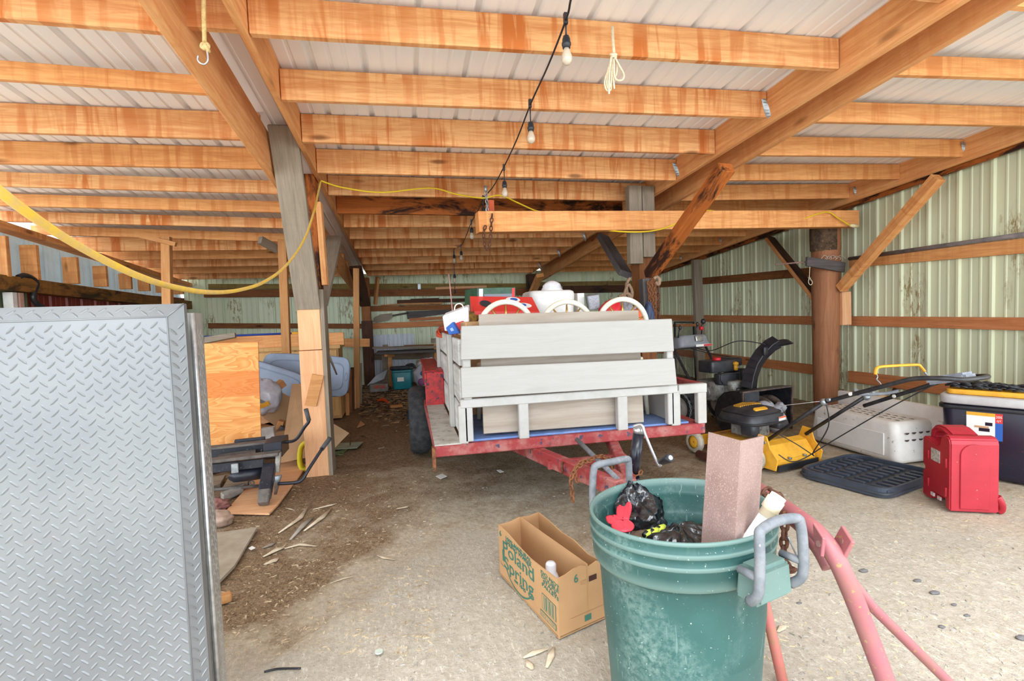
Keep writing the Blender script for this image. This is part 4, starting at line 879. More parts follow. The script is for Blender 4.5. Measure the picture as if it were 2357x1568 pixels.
fd = (cn-cl).normalized(); fL = (cn-cl).length; fn_ = V((fd.y, -fd.x, 0))
def fmat(u, z, rot=0): 
    o = cl+(cn-cl)*u+fn_*.0015; o.z = z; m = Matrix((fd, V((0, 0, 1)), fn_)).transposed().to_4x4(); m.translation = o; return m @ Matrix.Rotation(rot, 4, 'Z')
txt('printed_lettering', 'Poland\nSpring', fmat(.37, hC*.50), .088, M_INK, fr, sxy=1.5)
txt('printed_lettering', 'est 1845', fmat(.40, hC*.21), .026, M_INK, fr, sxy=1.4)
txt('printed_lettering', '100% NATURAL\nSPRING WATER', fmat(.38, hC*.83), .026, M_INK, fr, sxy=1.6)
txt('printed_lettering', 'DO NOT\nDOUBLE\nSTACK\nPALLETS', fmat(.895, hC*.75), .021, M_INK, fr, sxy=1.9)
txt('printed_lettering', '6', fmat(.045, hC*.86), .04, M_INK, fr, sxy=1.3)
def arcp(u, z, ru, rzz, a0, a1, w):
    mb = MB(); o = cl+(cn-cl)*u+fn_*.0015; P = []
    for i in range(25):
        a = R(a0+(a1-a0)*i/24)
        for q in (-w/2, w/2): P.append(V((0, 0, z+math.sin(a)*(rzz+q)))+V((o.x, o.y, 0))+fd*(math.cos(a)*(ru+q)))
    mb.add(P, [(2*i, 2*i+1, 2*i+3, 2*i+2) for i in range(24)]); mb.build('printed_arc', M_INK, fr, True, recalc=False)
arcp(.37, hC*.49, .155, .098, 28, 118, .008); arcp(.38, hC*.47, .16, .115, 205, 335, .008)
def rectp(u0, u1, z0, z1, mat=M_INK, par=None, e=.0015, base=None):
    a, dd, nn = base or (cl, cn-cl, fn_); mb = MB(); P = []
    for u, z in ((u0, z0), (u1, z0), (u1, z1), (u0, z1)): p = a+dd*u+nn*e; P.append(V((p.x, p.y, z)))
    mb.add(P, [(0, 1, 2, 3)]); return mb.build('print_and_shade_patch', mat, par or fr, True, recalc=False)
rectp(.77, .97, hC*.235, hC*.50); rectp(.777, .963, hC*.245, hC*.49, W_CARD, e=.002)
for k, (u, w_) in enumerate(((.80, .01), (.825, .02), (.86, .008), (.88, .018), (.915, .012), (.935, .01))): rectp(u, u+w_, hC*.255, hC*.48, e=.0026)
rectp(.74, .97, hC*.09, hC*.19); rectp(.748, .962, hC*.105, hC*.175, W_CARD, e=.002); txt('printed_lettering', '6X3 LITER', fmat(.855, hC*.14), .016, M_INK, fr, sxy=1.7)
rectp(.075, .115, hC*.36, hC*.58); arcp(.08, hC*.30, .03, .012, 180, 360, .003)
sd = (cr-cn).normalized(); sn = V((sd.y, -sd.x, 0)); sb = (cn, cr-cn, sn)
def smt(u, z): 
    o = cn+(cr-cn)*u+sn*.0015; o.z = z; m = Matrix((sd, V((0, 0, 1)), sn)).transposed().to_4x4(); m.translation = o; return m
txt('printed_lettering', '6', smt(.38, hC*.86), .05, M_INK, pr_); rectp(.48, .62, hC*.73, hC*.79, flat('inner_card', S(176, 136, 92)), pr_, base=sb); rectp(.65, .82, hC*.73, hC*.82, M_HOLE, pr_, base=sb)
rectp(.54, .68, hC*.1, hC*.2, M_INK, pr_, base=sb); rectp(.25, .98, hC*.245, hC*.252, flat('card_seam', S(170, 130, 90)), pr_, base=sb); rectp(.615, .622, .01, hC*1.0, flat('card_fold', S(186, 144, 100)), pr_, base=sb)
mb = MB(); q = cl.lerp(cn, .72)+(cr-cn)*.27; mb.lathe([(.001, .235), (.018, .234), (.024, .225), (.024, .19), (.03, .18), (.04, .15), (.042, .02), (.03, .012)], 20, c=(q.x, q.y, 0)); mb.build('bottle', pm('cloudy_bottle', S(224, 222, 226), S(208, 206, 212), 8, .35), label='empty cloudy plastic bottle standing in the drink carton', cat='bottle')
# ================================================================ PINK RED PIPE FRAME
M_PINK = pm('faded_red_pipe_paint', S(166, 98, 104), S(156, 108, 100), 7, .5, speck=(S(168, 138, 92), 44, .62), lo=.4, hi=.7)
FRM = thing('pipe_frame', aZ(1900, 1568, 0), 'faded red bent pipe frame with drilled lugs beside the green can', 'pipe frame')
mp = [(1745, 1125, .62), (1780, 1150, .64), (1830, 1185, .655), (1880, 1225, .65), (1918, 1275, .61), (1950, 1340, .53), (1990, 1440, .39), (2050, 1600, .18), (2090, 1720, .0)]
mb = MB(); PTS = [aZ(*m_) for m_ in mp]; mb.tube(smooth_pts(PTS, 5), .027, 18); mb.build('main_pipe', M_PINK, FRM, True)
mb = MB(); mb.tube(smooth_pts([aZ(*m_) for m_ in ((1790, 1180, .60), (1835, 1210, .60), (1880, 1265, .57), (1905, 1310, .53))], 5), .017, 12); mb.build('under_pipe', M_PINK, FRM, True)
mb = MB(); mb.tube([aZ(1938, 1310, .53), aZ(2010, 1400, .36), aZ(2185, 1572, .06), aZ(2215, 1600, 0)], .0165, 12); mb.build('brace_pipe', M_PINK, FRM, True)
mb = MB(); mb.tube([aZ(1746, 1325, .34), aZ(1772, 1440, .18), aZ(1803, 1575, .0)], .0185, 12); mb.build('leg_pipe', pm('rusty_pink_paint', S(198, 110, 104), S(170, 120, 94), 20, .65), FRM, True)
mb = MB(); mb.tube([aZ(1746, 1325, .34), aZ(1752, 1240, .5), aZ(1770, 1160, .62)], .0185, 12); mb.build('upright_pipe', M_PINK, FRM, True)
def lug(px, z, label):
    P = [aZ(x, y, zz) for (x, y), zz in zip(px, z)]; n_ = (P[1]-P[0]).cross(P[3]-P[0]).normalized()*.012
    mb = MB(); mb.hexa([P[0], P[1], P[2], P[3], P[0]+n_, P[1]+n_, P[2]+n_, P[3]+n_]); o = mb.build('lug', M_PINK, FRM, True, bevel=.002)
    c_ = (P[0]+P[2])/2+n_*.5+(P[1]-P[0])*.0; u = n_.normalized(); m = MB(); m.cyl(c_-u*.0075, c_+u*.0075, .009, 14); m.build('bolt_hole', flat('hole_shadow_steel', S(150, 112, 104)), o, True)
lug(((1883, 1265), (1898, 1283), (1902, 1240), (1878, 1203)), (.63, .62, .68, .70), 'lug'); lug(((1925, 1248), (1948, 1290), (1970, 1250), (1946, 1212)), (.62, .60, .66, .68), 'lug')
ch = MB(); ch.chain(smooth_pts([aZ(x, y, z) for x, y, z in ((1752, 1160, .64), (1758, 1138, .69), (1775, 1128, .70), (1795, 1140, .69), (1802, 1160, .66))], 4), .05, .0062)
ch.chain(smooth_pts([aZ(1806, 1180, .66), aY(1806, 1210, aZ(1806, 1180, .66).y-.0), aY(1803, 1290, aZ(1806, 1180, .66).y)], 4), .045, .006)
hb = aY(1803, 1290, aZ(1806, 1180, .66).y)
ch.chain([hb, hb+V((.015, -.01, -.015)), hb+V((-.02, -.02, -.02)), hb+V((.02, -.03, -.02)), hb+V((-.02, -.01, -.025))], .042, .006); ch.build('rusty_chain', M_RUSTD, label='rusty chain wrapped on the faded red pipe and hanging beside the can handle', cat='chain')
mb = MB(); mb.cyl(hb+V((.002, -.02, .09)), hb+V((.035, -.02, .02)), .003, 6); mb.build('hitch_pin', M_STEEL, label='thin hitch pin hanging from the rusty chain beside the can', cat='pin')
# ================================================================ LAWN MOWER
M_ENG = pm('dusty_black_plastic', S(42, 44, 50), S(66, 66, 70), 8, .4, speck=(S(110, 106, 100), 50, .68))
M_ALU = pm('dirty_cast_aluminium', S(150, 150, 146), S(104, 100, 92), 18, .6, .2, speck=(S(90, 70, 50), 30, .6))
MX = V((.973, .23, 0)); MA = math.atan2(.23, .973)
MW = thing('lawn_mower', (3.08, 3.67, 0), 'yellow push lawn mower with black engine and folded black handle', 'lawn mower', rz=MA)
def L(mb, name, mat, par, **k): return mb.build(name, mat, par, **k)
mb = MB()   # deck: skirted shell, higher in the middle
def deck(u, v):
    a = 2*math.pi*v; ca, sa = math.cos(a), math.sin(a); e = lambda t: math.copysign(abs(t)**.55, t)
    rr = [1.0, 1.0, .97, .86, .6, .3, .0][min(6, int(u*6+.5))]; zz = [.05, .13, .17, .185, .20, .205, .205][min(6, int(u*6+.5))]
    return (e(ca)*.27*rr, .40+e(sa)*.33*rr, zz)
mb.surf(deck, 6, 40); L(mb, 'deck', pm('dirty_yellow_paint', S(226, 166, 56), S(120, 108, 96), 6, .5, lo=.48, hi=.7, speck=(S(90, 76, 56), 40, .64)), MW)
mb = MB()
mb.prism([(.02, 0), (.02, .05), (.10, .16), (.17, .185), (.17, .06), (.12, 0)], .50, Matrix(((0, 0, 1, -.25), (1, 0, 0, -.03), (0, 1, 0, .04), (0, 0, 0, 1)))); flap = L(mb, 'rear_flap', M_YEL, MW, bevel=.01, seg=2, label='yellow rear flap')
for sx in (-.27, .265):
    mb = MB(); mb.prism([(0, .03), (.18, .03), (.2, .12), (.13, .2), (.10, .29), (.02, .30), (-.02, .2), (-.04, .1)], .012, Matrix(((0, 0, 1, sx-.006), (-1, 0, 0, .14), (0, 1, 0, 0), (0, 0, 0, 1)))); br = L(mb, 'handle_bracket', M_YEL, MW, bevel=.003, label='yellow handle bracket')
    mb = MB(); mb.cyl((sx-.012, .06, .24), (sx+.012, .06, .24), .012, 12); L(mb, 'bolt', M_STEEL, br)
mb = MB(); mb.box((0, -.035, .04), (.48, .012, .05)); L(mb, 'trailing_shield', M_BLACK, MW)
for x in (-.08, .10): mb = MB(); mb.cyl((x, -.03, .10), (x, -.002, .10), .01, 10); L(mb, 'bolt', M_STEEL, flap)
def wheel(x, y, r, w_, name='wheel'):
    mb = MB(); rot = ry(R(90)); mb.lathe([(r*.6, -w_/2), (r*.9, -w_/2), (r, -w_*.3), (r, w_*.3), (r*.9, w_/2), (r*.6, w_/2)], 28, (x, y, r), rot, cap=False); t = L(mb, name, pm('cream_mower_tyre', S(206, 196, 178), S(150, 142, 128), 8, .8), MW)
    mb = MB(); mb.lathe([(.005, -w_*.42), (r*.25, -w_*.5), (r*.62, -w_*.36), (r*.62, w_*.36), (r*.25, w_*.5), (.005, w_*.42)], 24, (x, y, r), rot, cap=False); L(mb, 'hub', M_YEL, t)
wheel(-.315, .78, .1, .05); wheel(.315, .78, .1, .05); wheel(-.315, .13, .1, .05); wheel(.315, .13, .1, .05)
mb = MB(); mb.box((-.06, .80, .10), (.52, .02, .10)); L(mb, 'front_apron', M_YEL, MW, bevel=.006)
# engine
mb = MB(); mb.rbox((-.02, .42, .28), (.24, .26, .16), .05); mb.cyl((-.02, .42, .36), (-.02, .42, .40), .10, 24); mb.box((-.16, .38, .28), (.1, .14, .08)); mb.box((.1, .50, .28), (.1, .14, .1)); eng = L(mb, 'engine_block', M_ALU, MW)
mb = MB()
def shroud(u, v):
    a = 2*math.pi*v; e = lambda t: math.copysign(abs(t)**.5, t); k = [1.05, 1.07, 1.0, .92, .74, .45, 0][min(6, int(u*6+.5))]; z = [.335, .37, .405, .432, .458, .474, .48][min(6, int(u*6+.5))]
    return (-.05+e(math.cos(a))*.215*k, .38+e(math.sin(a))*.2*k, z)
mb.surf(shroud, 6, 44); sh = L(mb, 'engine_shroud', M_ENG, MW, label='black engine shroud')
mb = MB(); _e = lambda t: math.copysign(abs(t)**.5, t)
mb.tube([(-.05+_e(math.cos(2*math.pi*i/48))*.236, .38+_e(math.sin(2*math.pi*i/48))*.218, .352) for i in range(48)], .009, 6, closed=True); mb.tube([(-.05+_e(math.cos(2*math.pi*i/48))*.205, .38+_e(math.sin(2*math.pi*i/48))*.19, .428) for i in range(48)], .006, 6, closed=True); L(mb, 'shroud_lip', M_BLACK, sh)
mb = MB(); 
for k in range(13): a = -.12+.02*k; mb.box((-.05+a, .42, .478-abs(a)*.05), (.012, .11-abs(a)*.3, .014))
L(mb, 'cooling_grille', pm('yellow_grille', S(222, 168, 62), S(190, 140, 50), 10, .5), sh)
mb = MB(); mb.rbox((-.09, .25, .462), (.15, .04, .02), .015, rot=rx(R(22))); L(mb, 'yellow_badge', M_YEL, sh)
mb = MB(); mb.box((.08, .172, .372), (.1, .004, .045), rz_(R(8))); L(mb, 'warning_sticker', C_WH, sh); mb = MB(); mb.box((.08, .169, .388), (.1, .004, .012), rz_(R(8))); L(mb, 'sticker_band', flat('sticker_orange', S(226, 104, 60)), sh)
mb = MB(); mb.rbox((-.19, .27, .30), (.10, .14, .11), .03); L(mb, 'air_filter', M_ENG, MW, label='black air filter cover'); mb = MB(); mb.rbox((.17, .28, .30), (.14, .12, .07), .03); L(mb, 'fuel_tank', M_ENG, MW)
mb = MB(); mb.cyl((.16, .26, .34), (.16, .26, .40), .03, 16); L(mb, 'fuel_cap', M_BLACK, MW)
# handle: two straight rails, a knuckle and the bent upper bow
lower = lambda s: [(s, .08, .236), (s, -.45, .655)]
for s in (-.25, .25): mb = MB(); mb.tube(lower(s), .0145, 12); L(mb, 'lower_handle', M_BLACKM, MW)
up_ = smooth_pts([(-.25, -.40, .625), (-.25, -.87, .815), (-.245, -1.0, .862), (-.22, -1.13, .875), (-.15, -1.20, .868), (0, -1.22, .866), (.15, -1.20, .862), (.22, -1.12, .85), (.245, -.98, .82), (.25, -.87, .775), (.25, -.40, .55)], 6)
mb = MB(); mb.tube(up_, .0145, 12); hd = L(mb, 'upper_handle', M_BLACKM, MW)
mb = MB(); mb.tube(smooth_pts([(-.2, -.62, .74), (-.12, -.58, .70), (.14, -.60, .68), (.215, -.66, .70)], 5), .012, 10); L(mb, 'control_bail', M_GREYP, hd)
mb = MB(); mb.box((.05, -1.05, .845), (.14, .22, .05), rx(R(-14)) ); L(mb, 'control_cover', pm('silver_grey_plastic', S(150, 154, 166), S(120, 124, 134), 8, .4), hd, bevel=.015, seg=2)
for s in (-.25, .25):
    mb = MB(); mb.sph((s, -.42, .635 if s < 0 else .62), (.026, .026, .026)); mb.cyl((s-.03, -.47, .66), (s+.03, -.47, .66), .012, 10); L(mb, 'handle_knob', M_STEEL, hd)
    mb = MB(); mb.cyl((s-.02, -.62, .72 if s < 0 else .655), (s+.02, -.62, .72 if s < 0 else .655), .012, 10); L(mb, 'rivet', M_WHITEP, hd)
for nm, pts in (('throttle_cable', [(.05, -.97, .80), (.02, -.7, .60), (.0, -.3, .28), (-.05, -.12, .12), (-.18, -.10, .11), (-.24, -.04, .16)]), ('brake_cable', [(-.25, -.44, .62), (-.20, -.42, .45), (-.08, -.22, .2), (.06, -.12, .13), (.02, .0, .2), (-.08, .16, .30)])):
    mb = MB(); mb.tube(smooth_pts(pts, 8), .0045, 6); L(mb, nm, M_BLACK, MW, label='thin black control cable')
mb = MB(); mb.tube([(.2, .42, .42), (.52, -.02, .52)], .002, 5); L(mb, 'pull_cord', C_WH, MW)
# ================================================================ SNOW BLOWER
BA = R(12.5); SB = thing('snow_blower', (3.60, 4.68, 0), 'black two stage snow blower with grey console by the right wall', 'snow blower', rz=BA)
mb = MB(); Wd, Hh = .70, .48
prof = [(0, .03), (-.02, .46), (.0, .48), (.10, .48), (.22, .45), (.31, .37), (.35, .25), (.33, .12), (.26, .05), (.15, .03)]
for sx in (-Wd/2, Wd/2-.006): mb.prism(prof, .006, Matrix(((0, 0, 1, sx), (1, 0, 0, 0), (0, 1, 0, 0), (0, 0, 0, 1))))
P = []; arc = prof[2:]; 
for (y, z) in arc: P += [(-Wd/2, y, z), (Wd/2, y, z), (-Wd/2, y+.004, z+.004), (Wd/2, y+.004, z+.004)]
mb.add(P, [(4*i, 4*i+1, 4*i+5, 4*i+4) for i in range(len(arc)-1)]+[(4*i+2, 4*i+6, 4*i+7, 4*i+3) for i in range(len(arc)-1)], True)
hs = L(mb, 'auger_housing', M_BLACKM, SB, recalc=False, label='black scratched auger housing')
mb = MB(); mb.bar((-Wd/2-.006, -.005, .482), (Wd/2+.006, -.005, .482), .035, .016); mb.bar((-Wd/2-.003, -.012, .03), (-Wd/2-.003, -.022, .48), .016, .016); mb.bar((Wd/2+.003, -.012, .03), (Wd/2+.003, -.022, .48), .016, .016); L(mb, 'housing_rim', pm('scuffed_rim_paint', S(60, 56, 56), S(112, 92, 84), 16, .5), hs)
mb = MB(); mb.cyl((-.33, .15, .22), (.33, .15, .22), .018, 12)
for s in (-1, 1):
    n = 44; P = []
    for i in range(n+1):
        a = s*2*math.pi*2*i/n; x = s*(.05+.27*i/n)
        for r in (.10, .165): P.append((x, .15+r*math.cos(a), .22+r*math.sin(a)))
        for r in (.165, .10): P.append((x+.012, .15+r*math.cos(a), .22+r*math.sin(a)))
    mb.add(P, [(4*i+q, 4*i+(q+1) % 4, 4*i+4+(q+1) % 4, 4*i+4+q) for i in range(n) for q in range(4)], True)
L(mb, 'auger', pm('muddy_auger', S(58, 52, 50), S(120, 98, 80), 10, .6), SB)
mb = MB(); mb.rbox((-.12, .1, .33), (.2, .02, .2), .05, rot=rx(R(80))); mb.cyl((-.06, .12, .24), (-.06, .2, .24), .06, 18); L(mb, 'gear_plate', pm('grey_plate', S(84, 86, 92), S(66, 66, 70), 12, .5), hs)
mb = MB(); mb.box((-.12, .075, .37), (.21, .006, .18)); L(mb, 'shield_plate', pm('scratched_grey_black', S(78, 80, 86), S(60, 62, 66), 12, .5), hs, bevel=.002)
# chute
mb = MB(); rows = [((.0, .22, .47), .12, .13), ((.02, .21, .60), .115, .12), ((.06, .19, .72), .11, .115), ((.13, .16, .83), .11, .11), ((.21, .12, .915), .115, .105), ((.27, .09, .95), .12, .10)]
P = []
for i, (c, w_, d) in enumerate(rows):
    c = V(c); t = (V(rows[min(i+1, 5)][0])-V(rows[max(i-1, 0)][0])).normalized(); sd_ = V((.35, -1, 0)); sd_ = (sd_-t*sd_.dot(t)).normalized(); bk = t.cross(sd_).normalized()
    P += [c-sd_*w_/2-bk*d/2, c+sd_*w_/2-bk*d/2, c+sd_*w_/2+bk*d/2, c-sd_*w_/2+bk*d/2]
mb.add(P, [(4*i+q, 4*i+(q+1) % 4, 4*i+4+(q+1) % 4, 4*i+4+q) for i in range(5) for q in range(4)]+[(3, 2, 1, 0)]); 
for i in range(1, 9):
    t = i/9*4.9; k = int(t); f = t-k; q = [V(P[4*k+j]).lerp(V(P[4*k+4+j]), f) for j in range(4)]; mb.bar(q[0].lerp(q[1], .04), q[0].lerp(q[1], .96), .008, .012); mb.bar(q[3].lerp(q[0], .04), q[3].lerp(q[0], .96), .008, .008)
ct = L(mb, 'chute', pm('chute_black', S(34, 34, 40), S(46, 46, 52), 10, .35), SB, bevel=.004, label='curved black discharge chute')
mb = MB(); top = [V(P[20+j]) for j in range(4)]; cc = sum(top, V())/4; d1 = V((.17, -.03, .035)); mb.hexa([top[0]-V((.05, 0, .05)), top[1]-V((.05, 0, .05)), top[2]+V((-.01, 0, .01)), top[3]+V((-.01, 0, .01)), top[0]+d1-V((.02, 0, .07)), top[1]+d1-V((.02, 0, .07)), top[2]+d1, top[3]+d1]); L(mb, 'chute_deflector', M_BLACK, ct, bevel=.012, seg=2)
mb = MB(); mb.rbox((.10, .09, .86), (.06, .03, .09), .02); L(mb, 'chute_knob', M_BLACK, ct)
# engine
mb = MB(); mb.rbox((-.08, .58, .42), (.36, .34, .22), .06); mb.rbox((-.05, .38, .42), (.2, .16, .24), .05); mb.cyl((-.24, .56, .40), (-.28, .56, .40), .06, 18); L(mb, 'engine_block', M_ALU, SB)
mb = MB(); mb.rbox((-.10, .55, .69), (.38, .22, .13), .03); L(mb, 'fuel_tank', M_ENG, SB, label='black fuel tank'); mb = MB(); mb.cyl((-.14, .52, .75), (-.14, .52, .785), .045, 18); L(mb, 'fuel_cap', M_REDP, SB, label='red fuel cap')
mb = MB(); mb.rbox((-.12, .42, .56), (.26, .1, .12), .03); mb.tube([(-.24, .36, .62), (.02, .36, .62), (.03, .36, .54), (-.0, .36, .5), (-.2, .36, .5), (-.25, .36, .56), (-.24, .36, .62)], .006, 6); L(mb, 'engine_guard', M_ENG, SB)
mb = MB(); mb.rbox((.12, .58, .72), (.18, .22, .09), .04); mb.cyl((.12, .58, .55), (.12, .58, .7), .07, 16); mb.rbox((.14, .42, .50), (.12, .14, .3), .04); L(mb, 'engine_shroud', M_ENG, SB)
mb = MB(); mb.cyl((.035, .42, .64), (.035, .42, .70), .022, 12); mb.lathe([(.032, .70), (.028, .725), (.01, .735)], 14, (.035, .42, 0)); L(mb, 'dipstick_cap', M_YEL, SB, label='yellow filler cap')
mb = MB(); mb.rbox((.0, .33, .37), (.2, .12, .2), .04); mb.rbox((-.03, .30, .30), (.12, .1, .12), .03); L(mb, 'belt_cover', M_ENG, SB)
mb = MB(); mb.box((.3, .26, .42), (.001, .001, .001)); 
# wheels with snow chains
for sx in (-.33, .26):
    mb = MB(); rot = ry(R(90)); r = .2; mb.lathe([(r*.62, -.06), (r*.85, -.065), (r*.97, -.05), (r, 0), (r*.97, .05), (r*.85, .065), (r*.62, .06)], 32, (sx, .84, r), rot, cap=False)
    for k in range(18):
        a = R(20*k); c = V((sx, .84+math.cos(a)*r, r+math.sin(a)*r)); mb.box(c, (.11, .03, .03), rx(a))
    ty = L(mb, 'tyre', M_TIRE, SB)
    mb = MB(); mb.lathe([(.005, -.03), (.03, -.05), (.05, -.035), (.11, -.045), (.128, -.06), (.128, .06), (.05, .03), (.005, .03)], 28, (sx, .84, r), rot, cap=False); L(mb, 'rim', pm('rust_spotted_rim', S(190, 188, 184), S(176, 132, 80), 9, .5, lo=.58, hi=.72), ty, label='pale rim with rust spots')
    mb = MB()
    for k in range(12): a, b = R(30*k), R(30*k+30); 
    mb.chain([(sx-.065, .84+math.cos(R(15*k))*r*.92, r+math.sin(R(15*k))*r*.92) for k in range(25)], .035, .004); L(mb, 'snow_chain', M_STEEL, ty)
# handles and console
for sx in (-.24, .24): mb = MB(); mb.tube(smooth_pts([(sx, .75, .40), (sx*1.02, .98, .72), (sx*1.05, 1.12, .90), (sx*1.1, 1.28, .95)], 5), .015, 10); L(mb, 'handlebar', M_BLACKM, SB)
mb = MB(); mb.rbox((-.02, 1.06, .93), (.48, .22, .15), .06, 4, rx(R(-12)), taper=.86); cons = L(mb, 'console', pm('console_grey', S(146, 148, 154), S(130, 132, 138), 8, .45), SB, label='grey control console')
mb = MB(); mb.rbox((.02, .945, .975), (.11, .02, .07), .02, rot=rx(R(-12))); L(mb, 'headlight', M_CHROME, cons)
mb = MB(); mb.box((.08, .935, .89), (.24, .006, .028), rx(R(-8))); L(mb, 'console_badge', C_WH, cons); mb = MB(); mb.box((.14, .931, .89), (.12, .006, .022), rx(R(-8))); L(mb, 'badge_red', C_RD, cons)
for x, z, m_ in ((.16, 1.16, M_BLACK), (.07, 1.13, M_BLACK), (-.2, 1.10, M_BLACK)):
    mb = MB(); mb.tube([(x-.03, 1.02, .99), (x-.02, 1.02, z-.04), (x, 1.02, z)], .009, 8); lv = L(mb, 'control_lever', M_BLACK, cons); mb = MB(); mb.sph((x, 1.02, z+.01), (.03, .03, .034) if x > .1 else (.018, .018, .03)); L(mb, 'lever_knob', m_, lv)
mb = MB(); mb.tube([(.13, 1.02, 1.07), (.13, 1.02, 1.11)], .026, 12); L(mb, 'red_lever_collar', M_REDP, cons)
for nm, pts in (('chute_cable', [(.02, 1.0, .86), (.02, .75, .84), (.05, .4, .96), (.14, .12, .93)]), ('chute_rod', [(-.08, .98, .86), (.0, .7, .80), (.06, .5, .78)])): mb = MB(); mb.tube(smooth_pts(pts, 6), .005, 6); L(mb, nm, M_BLACK, SB)
# expanded mesh ramp behind it
a, b, c_, d_ = aY(1553, 742, 7.3), aY(1596, 742, 7.5), aY(1604, 985, 7.5), aY(1556, 985, 7.3); c_.z = d_.z = .02
mb = MB()
for p, q in ((a, b), (b, c_), (c_, d_), (d_, a)): mb.tube([p, q], .014, 6)
rp_ = mb; fr_ = mb.build('mesh_ramp', M_BLACKM, label='dark expanded mesh ramp standing behind the snow blower console', cat='ramp')
mb = MB(); n = 16
def gp(u, v): return (a*(1-u)+b*u)*(1-v)+(d_*(1-u)+c_*u)*v
for k in range(-44, n):
    for s in (1, -1):
        u0, v0, u1, v1 = k/n, 0, (k+44)/n, 1.0
        t0 = max(0, -u0/(u1-u0)); t1 = min(1, (1-u0)/(u1-u0))
        if t1 > t0:
            f = lambda t: gp((u0+(u1-u0)*t) if s > 0 else 1-(u0+(u1-u0)*t), t)
            mb.tube([f(t0), f(t1)], .0022, 4)
o = mb.build('expanded_mesh', M_BLACKM, fr_, True)
board('plank', aY(1540, 750, 7.38), aY(1608, 748, 7.38), .12, .04, W_BROWN, label='short brown plank lying across the top of the mesh ramp', cat='plank')
# grey rubber gloves draped between mower engine and blower
M_GLV = pm('grey_rubber', S(158, 158, 164), S(138, 138, 146), 12, .6, bump=.1)
def glove(pts_palm, rad, fingers, label):
    mb = MB(); P = [aP(x, y, (3.3, 4.30+dy, 0), (.2, 1, 0)) for x, y, dy in pts_palm]; mb.tube(smooth_pts(P, 4), [rad*(.7+.3*math.sin(math.pi*i/(4*(len(P)-1)))) for i in range(4*(len(P)-1)+1)], 14, flat=.6); o = mb.build('rubber_glove', M_GLV, label=label, cat='glove', group='grey gloves by the mower')
    for f in fingers:
        q = [aP(x, y, (3.3, 4.30+dy, 0), (.2, 1, 0)) for x, y, dy in f]; m = MB(); m.tube(smooth_pts(q, 4), [.045]*(4*(len(q)-1))+[.025], 10, flat=.7); m.build('finger', M_GLV, o, True)
    return o
glove([(1780, 942, .0), (1770, 962, -.02), (1782, 990, -.03)], .085, [[(1772, 945, 0), (1750, 934, .0), (1737, 940, -.02)], [(1778, 940, 0), (1760, 930, 0), (1748, 933, 0)]], 'grey rubber glove hanging down beside the mower engine')
glove([(1785, 948, .03), (1796, 962, .02), (1803, 985, .0)], .085, [[(1780, 944, .03), (1772, 932, .03), (1768, 930, .03)], [(1785, 944, .03), (1795, 932, .03), (1797, 936, .02)], [(1790, 946, .03), (1802, 938, .02), (1797, 944, .0)]], 'grey rubber glove with spread fingers in front of the auger housing')
# ================================================================ PET CARRIER
M_CAR = pm('pale_grey_carrier', S(226, 222, 218), S(212, 207, 201), 5, .5, speck=(S(158, 142, 120), 20, .66))
ca0, ca1 = aZ(2066, 1072), aZ(1858, 1010); cd = (ca1-ca0); cl_ = cd.length; cd.normalize(); CAZ = math.atan2(cd.y, cd.x)
PC = thing('pet_carrier', ca0+cd*cl_/2, 'pale grey plastic pet carrier half with rows of vent holes, by the log post', 'pet carrier', rz=CAZ)
# local: x along the length, -y is away from the wall? keep +y towards the camera side negative
LC, DC, HC = cl_, .46, .34; yo = -1
mb = MB(); mb.rbox((0, -DC/2-.0, HC/2), (LC, DC, HC), .07, 4, taper=.9); L(mb, 'shell', M_CAR, PC)
mb = MB(); mb.rbox((0, -DC+.03, HC/2+.05), (LC+.1, .06, HC+.12), .02, 3); mb2 = L(mb, 'flange', M_CAR, PC, label='wide clip flange')
mb = MB(); mb.box((0, -.004, .145), (LC*.74, .012, .19)); L(mb, 'side_recess', pm('carrier_panel', S(230, 228, 226), S(222, 219, 215), 5, .5), PC, bevel=.004)
def dhole(mb, c, u, w, r):
    P = [V(c)+V(u)*(r*math.cos(R(a)))+V(w)*(r*.7*math.sin(R(a))) for a in range(180, 361, 20)]; mb.add(P, [tuple(range(len(P)))])
M_VENT = flat('vent_shade_patch', S(70, 58, 54), .9)  # flat dark patches stand in for the shade inside the vents
mb = MB()
for k in range(11):
    for r_ in range(3): dhole(mb, (-LC*.38+k*LC*.076+(r_ % 2)*.03, -.12-.075*r_, HC+.0015), (1, 0, 0), (0, 1, 0), .025)
for k in range(4):
    for r_ in range(4): dhole(mb, (-LC/2*.955-.001+.0*k, -.12-.07*k, .08+.058*r_), (0, 1, 0), (0, 0, 1), .022)
L(mb, 'vent_pattern', M_VENT, PC, recalc=False, label='dark half round patches painted as the shade in vent holes')
mb = MB(); mb.box((-LC/2-.03, -DC+.05, .16), (.05, .05, .10)); mb.box((-LC/2-.03, -DC+.05, .30), (.05, .05, .08)); L(mb, 'latch_clip', pm('carrier_clip', S(226, 224, 222), S(214, 211, 208), 8, .5), PC, bevel=.006)
